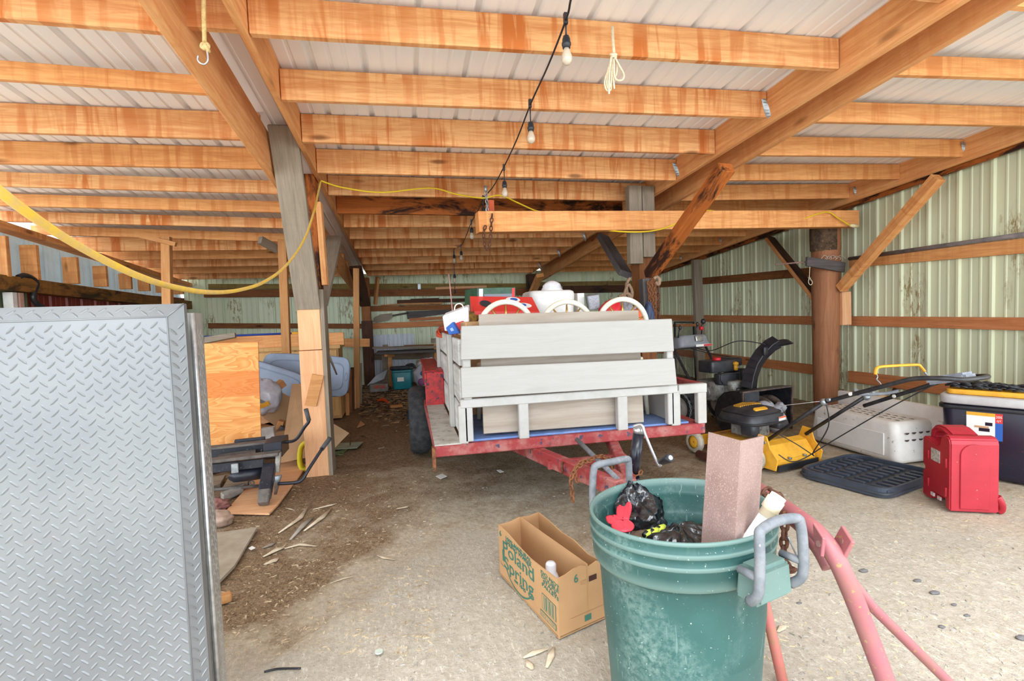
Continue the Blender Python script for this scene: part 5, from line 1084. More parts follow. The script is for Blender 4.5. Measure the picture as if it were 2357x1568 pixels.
# ================================================================ BLACK TOTE LID ON THE GROUND
q = [aZ(1893, 1104), aZ(2134, 1172), aZ(2086, 1090), aZ(1905, 1052)]
M_LID = pm('slate_black_plastic', S(62, 70, 84), S(48, 54, 66), 6, .45)
c = sum(q, V())/4; ldx = ((q[1]-q[0])+(q[2]-q[3])).normalized(); A_ = math.atan2(ldx.y, ldx.x); LL = ((q[1]-q[0]).length+(q[2]-q[3]).length)/2; LW = ((q[3]-q[0]).length+(q[2]-q[1]).length)/2
LD = thing('tote_lid', (c.x, c.y, 0), 'upturned black plastic tote lid with a ribbed grid lying on the dirt', 'lid', rz=A_)
mb = MB(); mb.rbox((0, 0, .025), (LL, LW, .02), .06); L(mb, 'panel', pm('lid_inner_face', S(58, 62, 70), S(48, 52, 58), 8, .5), LD)
mb = MB(); N = 40; ring = []
for i in range(N):
    a = 2*math.pi*i/N; e = lambda t: math.copysign(abs(t)**.28, t); ring.append((e(math.cos(a))*LL/2, e(math.sin(a))*LW/2))
P = []
for x, y in ring: k = 1-.018/max(abs(x), abs(y), .1); P += [(x, y, .0), (x, y, .065), (x*k, y*k, .065), (x*k, y*k, .03)]
mb.add(P, [(4*i+a, 4*((i+1) % N)+a, 4*((i+1) % N)+a+1, 4*i+a+1) for i in range(N) for a in range(3)]); L(mb, 'rim', M_LID, LD)
mb = MB()
for i in range(4):
    for k in range(8): mb.box((-LL*.36+i*LL*.235, -LW*.36+k*LW*.103, .042), (LL*.17, LW*.045, .018))
for k in range(9): mb.box((-LL*.46, -LW*.42+k*LW*.105, .042), (.03, LW*.05, .02)); mb.box((LL*.46, -LW*.42+k*LW*.105, .042), (.03, LW*.05, .02))
L(mb, 'ribs', M_LID, LD, bevel=.003)
# ================================================================ RED FUEL CADDY
g0, g1, gl = aZ(2186, 1177), aZ(2302, 1187), aZ(2120, 1140)
gd = V((.9, -.43, 0)); GA = math.atan2(gd.y, gd.x)
M_GAS = pm('red_fuel_can_plastic', S(176, 36, 52), S(162, 30, 44), 5, .45, speck=(S(216, 130, 120), 40, .69)); 
GC = thing('fuel_caddy', g0, 'large red plastic fuel caddy standing upright by the black tote', 'fuel can', rz=GA)
W_, D_ = .262, .33
Mside = Matrix(((0, 0, 1, 0), (1, 0, 0, 0), (0, 1, 0, 0), (0, 0, 0, 1)))   # polygon (y,z) extruded along x
body = [(.0, .0), (.045, .0), (.055, .06), (.22, .06), (.235, .0), (D_, .0), (D_, .17), (D_-.025, .19), (D_-.025, .205), (D_, .22), (D_, .40), (D_-.02, .415), (.15, .385), (.12, .40), (.105, .45), (.08, .475), (.035, .475), (.01, .46), (0, .43)]
mb = MB(); mb.prism(body, W_, Mside); L(mb, 'tank', M_GAS, GC, bevel=.022, seg=4)
# rounded shoulder hump at the right end and foot
mb = MB(); outer = [(D_, .37), (D_, .43), (D_-.012, .465), (D_-.045, .492), (D_-.09, .505), (.17, .503), (.12, .488), (.075, .47)]; inner = [(.10, .43), (.14, .455), (.18, .466), (D_-.085, .466), (D_-.055, .452), (D_-.045, .42), (D_-.045, .37)]
mb.prism(outer+inner, W_*.62, Matrix(((0, 0, 1, W_*.16), (1, 0, 0, 0), (0, 1, 0, 0), (0, 0, 0, 1)))); hdl = L(mb, 'handle', M_GAS, GC, bevel=.014, seg=3, label='red moulded handle arch')
mb = MB(); arch = [(-W_*.30, .02), (W_*.30, .02), (W_*.30, .36)]+[(W_*.30*math.cos(R(a)), .36+.075*math.sin(R(a))) for a in range(15, 180, 15)]+[(-W_*.30, .36)]
mb.prism(arch, .008, Matrix(((1, 0, 0, W_*.5), (0, 0, 1, -.008), (0, 1, 0, 0), (0, 0, 0, 1)))); L(mb, 'raised_panel', M_GAS, GC, bevel=.003)
mb = MB()
for y, z in ((.04, .30), (.25, .30), (.04, .11), (.25, .11)): mb.rbox((-.004, y, z), (.012, .022, .06), .005)
L(mb, 'grip_ribs', M_GAS, GC)
mb = MB(); mb.box((-.002, .165, .315), (.006, .10, .08)); lb_ = L(mb, 'warning_label', pm('worn_label', S(206, 200, 192), S(150, 140, 134), 60, .6), GC, label='worn white warning label')
mb = MB(); mb.box((-.004, .11, .045), (.01, .035, .022), rx(R(0))); mb.box((-.004, .19, .045), (.01, .035, .022)); L(mb, 'reflector', pm('pale_foot_plate', S(214, 196, 196), S(190, 160, 160), 12, .5), GC)
mb = MB(); mb.tube(smooth_pts([(W_, .02, .10), (W_+.02, .02, .06), (W_+.03, .03, .02), (W_+.02, .04, 0)], 4), .022, 10); L(mb, 'foot_flare', M_GAS, GC)
# ================================================================ BIG BLACK TOTE BY THE WALL
t0, t1 = aZ(2178, 1088), aZ(2330, 1113); td = (t1-t0).normalized(); BTA = math.atan2(td.y, td.x)
BT = thing('storage_tote', t0, 'large black speckled storage tote with a colour label against the right wall', 'storage tote', rz=BTA)
M_TOTE = pm('speckled_black_plastic', S(38, 28, 44), S(30, 30, 50), 5, .32, speck=(S(96, 54, 60), 70, .66))
TLx, TD, TH = .86, .46, .56
mb = MB(); mb.rbox((TLx/2, TD/2, TH/2), (TLx, TD, TH), .07, 4, taper=1.09); L(mb, 'body', M_TOTE, BT)
mb = MB(); mb.rbox((TLx/2, TD/2, TH-.035), (TLx*1.13, TD*1.16, .03), .08, 4); L(mb, 'rim', M_BLACK, BT)
mb = MB(); mb.rbox((TLx/2+.01, TD/2, TH+.022), (TLx*1.14, TD*1.18, .065), .08, 4); L(mb, 'lid', pm('light_grey_lid', S(196, 194, 194), S(180, 176, 176), 6, .5), BT, label='light grey lid')
Mlab = Matrix.Translation((.0, -.012, 0))
def lab(name, x0, x1, z0, z1, m_, e=0): mb = MB(); k = lambda z: -.03*(z/TH)-.004-e; mb.add([(x0, k(z0), z0), (x1, k(z0), z0), (x1, k(z1), z1), (x0, k(z1), z1)], [(0, 1, 2, 3)]); return L(mb, name, m_, lbl if name != 'label' else BT, recalc=False)
lbl = None; lbl = lab('label', .12, .32, .30, .50, C_WH); lab('label_band', .12, .28, .475, .50, M_YEL, .001); lab('label_band', .28, .32, .43, .50, C_RD, .001); lab('label_band', .28, .32, .30, .43, C_BL, .001); lab('label_band', .12, .28, .30, .325, C_SK, .001)
lab('label_picture', .165, .245, .385, .40, flat('picture_tan', S(196, 150, 110)), .001); lab('label_picture', .19, .25, .36, .385, M_TOTE, .001); lab('label_picture', .225, .265, .405, .43, M_TOTE, .001)
def lt(s, x, z, size, m_): M_ = Matrix(((1, 0, 0, x), (0, 0, -1, -.03*(z/TH)-.0065), (0, 1, 0, z), (0, 0, 0, 1))); return txt('label_lettering', s, M_, size, m_, lbl, world=False, ext=.0003)
lt('205', .30, .475, .024, C_WH); lt('QT', .30, .447, .018, C_WH)
mb = MB(); mb.rbox((TLx/2+.02, TD/2+.02, TH+.075), (TLx*1.08, TD*1.02, .038), .05, 4); ylid = mb.build('tote_lid', M_YEL, None, label='yellow tote lid lying on top of the grey lidded black tote', cat='lid')
ylid.matrix_basis = mw(BT) @ Matrix.Translation(ylid.location) if False else mw(BT)
for v in ylid.data.vertices: pass
# the lid mesh was re-based by build(); put it back through the tote's frame
ylid.matrix_basis = mw(BT) @ Matrix.Translation(V((TLx/2+.02, TD/2+.02, TH+.056)))
random.seed(5)
for k, (x0, x1) in enumerate(((.0, .44), (.50, .92))):
    mb = MB()
    for i in range(150):
        x = random.uniform(x0, x1); y = random.uniform(.03, .22); z = random.uniform(0, .035); a = random.uniform(-.5, .5)
        mb.tube([(x-.03, y-.01*a, TH+.102+z), (x, y+.01*a, TH+.110+z), (x+.03, y+.02*a, TH+.102+z)], .0075, 5)
    o = mb.build('bristle_mat', M_BLACK, label=('black rope like mat on the yellow lid, the one nearer the mower handle', 'black rope like mat on the yellow lid, the one running out of the photograph')[k], cat='mat', group='black mats on the yellow lid')
    b_ = o.location.copy(); o.matrix_basis = mw(BT) @ Matrix.Translation(b_)
# grey blue boxes behind the caddy
p = aY(2118, 985, 3.95); 
def gbox(name, px0, px1, ytop, zb, zt, Y, dep, mat, label, cat, rot=.0):
    a, b = aY(px0, ytop, Y), aY(px1, ytop, Y); mb = MB(); c = (a+b)/2; mb.rbox((c.x, Y+dep/2, (zb+zt)/2), ((b.x-a.x), dep, zt-zb), .02, 2, rz_(rot)); return mb.build(name, mat, label=label, cat=cat)
zt = aY(2110, 962, 4.0).z; gbox('case', 2078, 2152, 962, .0, zt, 4.0, .4, pm('navy_case', S(44, 56, 78), S(36, 46, 62), 9, .4), 'dark blue plastic case on the ground between carrier and fuel caddy', 'case')
z2 = aY(2110, 938, 4.05).z; gbox('case', 2082, 2146, 938, zt+.003, z2, 4.05, .34, pm('blue_grey_box', S(128, 144, 156), S(110, 126, 138), 9, .45), 'blue grey lidded box stacked on the dark blue case', 'case')
# garden hand tools and oddments behind the carrier
mb = MB(); mb.tube([aY(1985, 990, 4.6), aY(1962, 925, 4.75), aY(1945, 908, 4.9), aY(1937, 901, 4.95)], [.012, .012, .014, .03], 8); mb.build('hoe', W_DARK, label='dark wooden tool handle pointing up behind the pet carrier, beside the log post', cat='tool')
mb = MB(); mb.tube([aY(2012, 990, 4.6), aY(1990, 925, 4.75), aY(1972, 912, 4.85), aY(1964, 905, 4.9)], [.016, .016, .02, .034], 8); mb.build('mallet', W_BROWN, label='brown wooden tool head second from the log post behind the pet carrier', cat='tool')
mb = MB(); mb.tube([aY(2050, 930, 4.5), aY(2055, 906, 4.55), aY(2062, 897, 4.55)], [.014, .02, .03], 8); mb.build('mallet', W_DARK, label='dark knob ended handle standing behind the upper mower handle', cat='tool')
q = aY(2030, 918, 4.6); blob('seed_bag', (q.x, 4.62, q.z-.06), (.16, .08, .10), pm('printed_bag', S(226, 196, 150), S(222, 120, 66), 8, .6), 'orange and white printed bag lying behind the pet carrier', 'bag', 12, .25)
mb = MB(); mb.tube(smooth_pts([aY(x, y, 4.15) for x, y in ((2066, 925), (2078, 922), (2088, 930), (2096, 950))], 5), .014, 8, flat=.5); mb.build('saw_frame', M_REDP, label='curved red frame piece behind the pet carrier flange', cat='saw')
# yellow bow saw hooked on the mower handle
SBY = 3.0; sp_ = [aP(x, y, (3.2, 2.86, 0), (.2, 1, 0)) for x, y in ((2015, 862), (2016, 852), (2024, 845), (2060, 842), (2110, 840), (2118, 843), (2128, 855))]
mb = MB(); mb.tube(smooth_pts(sp_, 5), .0125, 10, flat=.7); bs = mb.build('bow_saw', M_YEL, label='yellow bow saw hooked over the black mower handle', cat='saw')
mb = MB(); mb.tube(smooth_pts([aP(x, y, (3.2, 2.86, 0), (.2, 1, 0)) for x, y in ((2018, 862), (2020, 868), (2018, 874), (2026, 882), (2032, 895))], 4), .004, 6); mb.build('blade_hook', M_STEEL, bs, True)
mb = MB(); mb.tube([aP(x, y, (3.2, 2.86, 0), (.2, 1, 0)) for x, y in ((2128, 855), (2136, 868))], .006, 6); mb.build('frame_end', M_STEEL, bs, True)
# rusty pipe on the ground
mb = MB(); a, b = aZ(1608, 1045, .035), aZ(1700, 1082, .035); mb.cyl(a, b, .035, 14); mb.build('rusty_pipe', pm('reddish_rust', S(128, 74, 62), S(96, 56, 46), 12, .7), label='reddish rusty pipe lying on the ground behind the brown metal channel', cat='pipe')
# ================================================================ LEFT BAY CLUTTER
def sheet(name, px, Ys, th, mat, label, cat, zmin=None, bevel=0, **k):
    """flat panel with real thickness whose corners are photo points at their own distances"""
    P = [aY(x, y, Y) for (x, y), Y in zip(px, Ys)]
    if zmin is not None:
        for p in P: p.z = max(p.z, zmin)
    n_ = (P[1]-P[0]).cross(P[3]-P[0]).normalized()
    if n_.y < 0: n_ = -n_
    n_ *= th; mb = MB(); mb.hexa([P[3], P[2], P[2]+n_, P[3]+n_, P[0], P[1], P[1]+n_, P[0]+n_]); return mb.build(name, mat, label=label, cat=cat, bevel=bevel, **k)
def zsheet(name, px, z, th, mat, label, cat, bevel=0, **k):
    P = [aZ(x, y, z) for x, y in px]; N = len(P); mb = MB(); mb.add(P+[p+V((0, 0, th)) for p in P], [tuple(range(N)), tuple(range(N, 2*N))]+[(i, (i+1) % N, N+(i+1) % N, N+i) for i in range(N)]); return mb.build(name, mat, label=label, cat=cat, bevel=bevel, **k)
def plymat(name, a, b, mid):
    t = NT(name); c = t.coord(); n = t.noise(t.map(c, (.9, 3.2, 4.2)), 2.0, 2, .5, 1.0); rings = t.math('FRACT', t.math('MULTIPLY', n, 9.0))
    col = t.mix(t.ramp(rings, (.0, 0), (.5, .5), (.95, 1)), a, b)
    z = t.new('SeparateXYZ'); t.put(z.inputs[0], c); zz = z.outputs[2]
    band = t.math('MULTIPLY', t.ramp(zz, (.47, 0), (.475, 1)), t.ramp(zz, (.70, 1), (.705, 0)))
    return t.out(t.mix(t.math('MULTIPLY', band, .6), col, mid), .7, 0, .3)
sheet('plywood', ((440, 792), (594, 787), (601, 1006), (446, 1040)), (5.2, 5.2, 5.15, 5.15), .014, plymat('orange_plywood', S(238, 176, 108), S(216, 140, 72), S(208, 108, 46)), 'orange plywood panel with a darker middle patch standing behind the black hitch frame', 'plywood', bevel=.002)
for x0, x1, lb in ((-2.0, -1.75, 'wood block under the left end of the orange plywood panel'), (-1.6, -1.36, 'wood block under the right end of the orange plywood panel')):
    mb = MB(); mb.box(((x0+x1)/2, 5.2, .10), (x1-x0, .2, .20)); mb.build('wood_block', W_DGREY, label=lb, cat='block', bevel=.006)
# ---- black hitch frame
HF = thing('plow_hitch', (-1.35, 4.4, 0), 'black steel plow hitch frame with two bent grip handles beside the left post', 'hitch frame')
M_HF = pm('navy_black_steel', S(30, 34, 46), S(46, 46, 54), 12, .4, speck=(S(150, 148, 150), 48, .67)); M_HFD = pm('dusty_steel', S(112, 104, 98), S(78, 74, 74), 14, .75)
def hx(name, px, Y, dep, mat, par=HF, **k):
    P = [aY(x, y, Y) for x, y in px]; d = V((0, dep, 0)); mb = MB(); mb.hexa([P[3], P[2], P[2]+d, P[3]+d, P[0], P[1], P[1]+d, P[0]+d]); return mb.build(name, mat, par, True, bevel=.004, **k)
hx('front_beam', ((440, 1074), (606, 1056), (607, 1076), (440, 1096)), 4.28, .05, M_HF); hx('front_lip', ((440, 1066), (640, 1043), (641, 1050), (440, 1073)), 4.24, .10, M_HFD)
hx('rear_beam', ((440, 1040), (648, 1016), (649, 1040), (440, 1062)), 4.62, .04, M_HF); hx('rear_lip', ((440, 1036), (648, 1014), (648, 1019), (440, 1042)), 4.58, .10, M_HFD)
hx('top_plate', ((539, 1013), (609, 1006), (609, 1020), (538, 1028)), 4.72, .03, M_HF); hx('end_plate', ((606, 1022), (648, 1016), (650, 1052), (606, 1056)), 4.36, .25, M_HF)
mb = MB(); P = [aY(x, y, Y) for x, y, Y in ((505, 1045, 4.6), (588, 1034, 4.6), (588, 1052, 4.35), (495, 1062, 4.35))]; mb.hexa([p-V((0, 0, .012)) for p in P]+P); mb.build('tray', M_HFD, HF, True)
hx('id_plate', ((531, 1069), (548, 1067), (549, 1089), (532, 1091)), 4.22, .012, M_STEEL); 
mb = MB(); mb.tube([aY(530, 1102, 4.3), aY(535, 1098, 4.32), aY(560, 1094, 4.34), aY(606, 1087, 4.34)], [.02, .045, .05, .05], 14); mb.build('pivot_tube', M_HF, HF, True)
mb = MB(); a, b = aZ(440, 1132, .05), aZ(606, 1118, .05); mb.cyl(a, b, .013, 8); mb.torus(aZ(580, 1112, .075), .014, .006, rx(R(90))); mb.build('lower_rod', M_HFD, HF, True)
g0_, g1_ = aY(621, 1070, 4.28), aZ(606, 1160, .04); mb = MB(); mb.bar(g0_, g0_.lerp(g1_, .72), .09, .06); mb.build('leg_channel', M_HF, HF, True, bevel=.008); mb = MB(); mb.bar(g0_.lerp(g1_, .68), g0_.lerp(g1_, .86), .085, .07); mb.bar(g0_.lerp(g1_, .84), g1_, .075, .055); mb.build('leg_foot', M_HFD, HF, True, bevel=.008)
hx('end_bracket', ((634, 1047), (646, 1042), (642, 1090), (632, 1086)), 4.26, .04, pm('grey_bracket', S(176, 172, 162), S(120, 112, 104), 14, .6)); 
mb = MB(); mb.tube([aZ(634, 1138, .02), aY(640, 1095, 4.2)], [.012, .03], 8, flat=.3); mb.build('wear_shoe', M_STEEL, HF, True)
for pts, grip, lb in ((((652, 1018, 4.5), (672, 1016, 4.5), (685, 1008, 4.48), (700, 985, 4.45), (710, 972, 4.44), (711, 965, 4.44)), ((711, 968, 4.44), (704, 942, 4.42)), 'upper'), (((640, 1114, 4.22), (680, 1111, 4.22), (696, 1104, 4.22), (712, 1078, 4.26), (742, 1032, 4.36)), ((740, 1035, 4.36), (760, 1008, 4.42)), 'lower')):
    mb = MB(); mb.tube(smooth_pts([aY(*p) for p in pts], 5), .013, 10); h = mb.build('bent_handle', M_HF, HF, True); mb = MB(); mb.cyl(aY(*grip[0]), aY(*grip[1]), .018, 12); mb.build('grip', pm('worn_grip', S(92, 92, 94), S(72, 72, 74), 20, .8), h, True, label='grey rubber grip')
# boards and stones under it
zsheet('plywood_offcut', ((517, 1184), (620, 1186), (640, 1165), (706, 1075), (690, 1064), (640, 1066), (600, 1090)), .002, .014, W_PALE, 'pale plywood offcut lying on the dirt under the hitch frame foot', 'plywood')
for px, lb in ((((470, 1110), (520, 1100), (508, 1122), (470, 1134)), 'grey plank on the ground at the far left under the hitch frame'), (((530, 1100), (590, 1092), (570, 1118), (512, 1132)), 'grey plank on the ground, second under the hitch frame')):
    zsheet('plank', px, .002, .03, W_GREY, lb, 'plank', bevel=.003)
zsheet('paving_block', ((508, 1148), (566, 1126), (560, 1136), (515, 1156)), .0, .05, pm('grey_concrete', S(170, 162, 154), S(140, 132, 124), 14, .9), 'grey concrete block beside the pale plywood offcut', 'block', bevel=.006)
q = aZ(492, 1166, .03); blob('red_rag', (q.x-.03, q.y, .035), (.13, .10, .05), pm('faded_red_rag', S(164, 110, 104), S(120, 84, 78), 18, .95), 'faded red rag on the ground beside the tool box', 'rag', 6, .4, 4)
q = aZ(500, 1200, .02); blob('field_stone', (q.x-.02, q.y, .03), (.12, .09, .06), pm('pinkish_stone', S(186, 160, 142), S(150, 124, 108), 9, .9), 'pinkish stone on the dirt next to the tool box', 'stone', 15, .25, 2)
zsheet('flat_slab', ((440, 1240), (592, 1219), (540, 1308), (470, 1380), (430, 1420)), .001, .016, pm('worn_slab', S(172, 160, 142), S(150, 136, 116), 5, .9), 'flat grey brown slab on the dirt beside the tool box', 'slab')
mb = MB(); q = aZ(512, 1378, .02); mb.rbox((q.x, q.y, .02), (.08, .05, .04), .012, 3, rz_(.4)); mb.build('wood_block', W_TAN, label='small tan wood block on the dirt near the tool box', cat='block')
# ---- cardboard sheets
M_KRAFT = pm('kraft_board', S(188, 150, 112), S(172, 134, 98), 3, .85)
sheet('cardboard_sheet', ((672, 884), (752, 882), (712, 1052), (644, 1066)), (5.75, 5.75, 5.05, 5.05), .006, M_KRAFT, 'long brown cardboard sheet leaning behind the left post', 'cardboard')
sheet('cardboard_sheet', ((638, 898), (676, 918), (665, 1000), (606, 962)), (5.95, 5.95, 5.75, 5.75), .006, pm('kraft_board_light', S(196, 160, 120), S(184, 148, 108), 3, .85), 'tilted light brown cardboard sheet beside the clear plastic bag', 'cardboard')
sheet('cardboard_sheet', ((752, 966), (804, 997), (756, 1046), (722, 1010)), (5.6, 5.6, 5.35, 5.35), .006, pm('kraft_board_pale', S(212, 180, 140), S(200, 166, 128), 3, .85), 'pale cardboard sheet leaning to the right behind the left post', 'cardboard')
sheet('nailed_offcut', ((718, 861), (745, 866), (728, 936), (701, 933)), (4.74, 4.74, 4.74, 4.74), .018, W_TAN, 'tan wood offcut nailed slanting on the left post', 'wood offcut', bevel=.002)
# ---- grey blue tote lids
M_TL = pm('grey_blue_plastic', S(146, 160, 182), S(130, 144, 166), 3, .5)
def tote_lid(px, Ys, label):
    P = [aY(x, y, Y) for (x, y), Y in zip(px, Ys)]; ux = ((P[1]-P[0])+(P[2]-P[3]))/2; uz = ((P[0]-P[3])+(P[1]-P[2]))/2; w_, h_ = ux.length, uz.length; ux.normalize(); n_ = ux.cross(uz).normalized(); uz = n_.cross(ux)
    m = Matrix((ux, uz, n_)).transposed().to_4x4(); m.translation = sum(P, V())/4; t = thing('tote_lid', None, label, 'lid', M=m, group='grey blue tote lids')
    mb = MB(); mb.rbox((0, 0, 0), (w_, h_, .028), .09, 6); L(mb, 'panel', M_TL, t); 
    def ringl(k, r, z):
        N = 48; pts = []
        for i in range(N):
            a = 2*math.pi*i/N; e = lambda q: math.copysign(abs(q)**.35, q); pts.append((e(math.cos(a))*w_/2*k, e(math.sin(a))*(h_/2-(1-k)*w_/2), z))
        mb = MB(); mb.tube(pts, r, 6, closed=True); return mb
    L(ringl(.99, .016, -.002), 'rim', M_TL, t); L(ringl(.86, .007, .014), 'moulded_ridge', M_TL, t)
    mb = MB(); mb.torus((w_/2*.93, 0, .014), .045, .005, Matrix.Diagonal((.35, 1, 1)), n=24, k=6); L(mb, 'grip_mark', M_TL, t)
tote_lid(((604, 814), (803, 822), (803, 915), (604, 905)), (6.35, 6.35, 6.3, 6.3), 'grey blue tote lid standing on edge behind the left post, the further of two')
tote_lid(((545, 820), (712, 866), (680, 960), (520, 905)), (6.2, 6.1, 6.1, 6.2), 'grey blue tote lid leaning on the other lid and half hidden by the orange plywood')
mb = MB(); mb.box((-1.5, 6.36, .24), (.8, .36, .48)); mb.build('carton', M_KRAFT, label='brown carton behind the cardboard sheets carrying the grey blue tote lids', cat='carton', bevel=.006)
q = aY(614, 912, 5.7); bagm = pm('clear_film', S(216, 220, 232), S(196, 202, 218), 16, .25); bg_ = blob('plastic_bag', (q.x-.03, 5.7, q.z), (.17, .12, .18), bagm, 'cloudy plastic bag with yellow things inside, beside the orange plywood', 'bag', 22, .22, 3)
mb = MB(); q2 = aY(609, 932, 5.58); mb.box((q2.x, 5.575, q2.z), (.1, .02, .045), ry(R(-20))); mb.build('yellow_content', M_YEL, bg_, True); mb = MB(); mb.box((q2.x-.03, 5.58, q2.z+.035), (.07, .02, .03), ry(R(25))); mb.build('dark_content', C_SK, bg_, True)
mb = MB(); mb.bar(aY(630, 896, 5.8), aY(652, 880, 5.85), .10, .075); mb.build('wood_offcut', W_TAN, label='short tan timber offcut in front of the grey blue lids', cat='wood offcut', bevel=.003)
random.seed(9)
for k, (x, y, Y, l, h, a, m_, lb) in enumerate(((624, 985, 5.9, .34, .14, 12, W_BROWN, 'brown broken board in the pile behind the hitch frame'), (640, 1004, 5.6, .22, .07, 55, W_DGREY, 'grey stick in the pile behind the hitch frame'), (618, 996, 5.5, .12, .10, 5, M_WHITEP, 'white block in the pile behind the hitch frame'), (628, 1034, 5.4, .16, .05, -40, M_WHITEP, 'white strip in the pile behind the hitch frame'), (642, 990, 5.65, .2, .06, 70, W_RAF, 'tan stick in the pile behind the hitch frame'), (610, 966, 5.9, .2, .08, -15, W_PALE, 'pale offcut under the cloudy plastic bag'))):
    c = aY(x, y, Y); d = V((math.cos(R(a)), 0, math.sin(R(a))))*l/2; board('scrap_wood', c-d, c+d, .09, h, m_, label=lb, cat='scrap wood', group='scrap wood behind the hitch frame')
mb = MB(); mb.box((-1.42, 5.75, .13), (.5, .5, .26)); mb.build('scrap_carton', M_KRAFT, label='low brown carton carrying the scrap wood behind the hitch frame', cat='carton', bevel=.006)
P = [aY(x, y, 4.95) for x, y in ((707, 1016), (693, 1030), (690, 1060), (696, 1078), (708, 1080))]; mb = MB(); mb.tube(smooth_pts(P, 4), .04, 12, flat=.6); mb.build('yellow_jug', pm('yellow_plastic', S(224, 212, 42), S(206, 190, 36), 8, .45), label='yellow plastic jug standing behind the foot of the left post', cat='jug')
# ---- pine cupboard with planks on top
cx0, cx1 = aY(470, 800, 7.3).x, aY(778, 800, 7.3).x; zc = aY(700, 797, 7.3).z
CB = thing('pine_cupboard', ((cx0+cx1)/2, 7.5, 0), 'pine cupboard standing behind the grey blue tote lids', 'cupboard')
M_PINE = wood('pine_cupboard', S(226, 182, 122), S(196, 146, 88), axis='Z', band=0, knots=.8)
def bw(name, x0, x1, y0, y1, z0, z1, mat, par, **k): mb = MB(); mb.box(((x0+x1)/2, (y0+y1)/2, (z0+z1)/2), (x1-x0, y1-y0, z1-z0)); return mb.build(name, mat, par, True, bevel=k.pop('bevel', .004), **k)
bw('carcass', cx0, cx1, 7.32, 7.8, .02, zc-.05, M_PINE, CB); bw('top', cx0-.02, cx1+.03, 7.27, 7.83, zc-.05, zc, M_PINE, CB)
nD = 4
for k in range(nD):
    a, b = cx0+(cx1-cx0)*k/nD+.02, cx0+(cx1-cx0)*(k+1)/nD-.02; d = bw('door', a, b, 7.295, 7.32, .06, zc-.22, M_PINE, CB); bw('door_panel', a+.06, b-.06, 7.285, 7.297, .13, zc-.29, M_PINE, d); w2 = bw('drawer', a, b, 7.295, 7.32, zc-.2, zc-.07, M_PINE, CB)
    mb = MB(); mb.sph(((a+b)/2, 7.285, zc-.135), .014); mb.build('knob', M_BLACKM, w2, True)
_pz = aY(600, 770, 7.36).z-.1
board('plank', V((aY(480, 779, 7.36).x, 7.36, _pz)), V((aY(792, 783, 7.36).x, 7.36, _pz)), .05, .17, W_RAF, label='long orange plank on edge on top of the pine cupboard', cat='plank')
sheet('grey_board', ((470, 776), (540, 766), (541, 776), (470, 790)), (7.0, 7.0, 6.98, 6.98), .05, W_GREY, 'grey weathered board end above the orange plywood panel', 'board')
mb = MB(); a, b = aY(470, 772, 7.36), aY(672, 769, 7.36); a.z = b.z = _pz+.098; mb.cyl(a, b, .013, 8); bp = mb.build('blue_pole', flat('blue_pole', S(36, 66, 160)), label='blue pole with a yellow end lying above the pine cupboard', cat='pole'); mb = MB(); mb.cyl(b, b+V((.11, 0, 0)), .02, 8); mb.build('yellow_end', M_YEL, bp, True)
sheet('blue_strip', ((756, 915), (764, 915), (764, 1026), (756, 1026)), (5.9, 5.9, 5.9, 5.9), .03, flat('pale_blue', S(170, 192, 214)), 'pale blue plastic strip just right of the left post', 'strip')
mb = MB(); mb.tube([aY(752, 806, 4.9), aY(775, 862, 5.1)], [.016, .008], 6); mb.build('split_stick', W_GREY, label='grey split stick sticking out of the left post over the tote lid', cat='stick')
# trim sticks leaning by the aisle
for k, (x, yt, yb, Y, m_, lb) in enumerate(((800, 905, 950, 7.6, W_TAN, 'short tan trim stick, leftmost of the sticks at the aisle'), (806, 850, 940, 7.8, W_BROWN, 'brown trim stick beside the grey blue lid'), (812, 846, 940, 8.0, W_DARK, 'dark trim stick left of the slim tan stud'), (830, 836, 925, 8.6, W_GREY, 'grey trim stick right of the slim tan stud'), (816, 870, 935, 8.1, W_RAF, 'orange trim stick next to the slim tan stud'))):
    a = aY(x, yb, Y); a.z = .0; b = aY(x-1, yt, Y); board('trim_stick', a, b, .05, .03, m_, label=lb, cat='stick', group='trim sticks at the aisle', upv=(0, 1, 0))
zsheet('glass_sheet', ((770, 1022), (836, 1018), (822, 1032), (765, 1036)), .005, .006, pm('greenish_glass', S(170, 186, 168), S(150, 166, 150), 6, .2), 'greenish flat glass sheet on the dirt right of the left post', 'glass')
mb = MB(); mb.tube([aZ(806, 1028, 0), aY(808, 985, aZ(806, 1028, 0).y)], .006, 6); mb.build('thin_stake', M_RUSTD, label='thin rusty stake standing at the greenish glass sheet', cat='stake')
random.seed(3); mb = MB()
mb.tube(smooth_pts([aZ(755+random.uniform(-12, 48), 1040+random.uniform(-6, 8), .012+.01*random.random()) for i in range(14)], 5), .006, 5); mb.build('green_rope', flat('green_rope', S(96, 112, 70)), label='tangled green rope at the right foot of the left post', cat='rope')
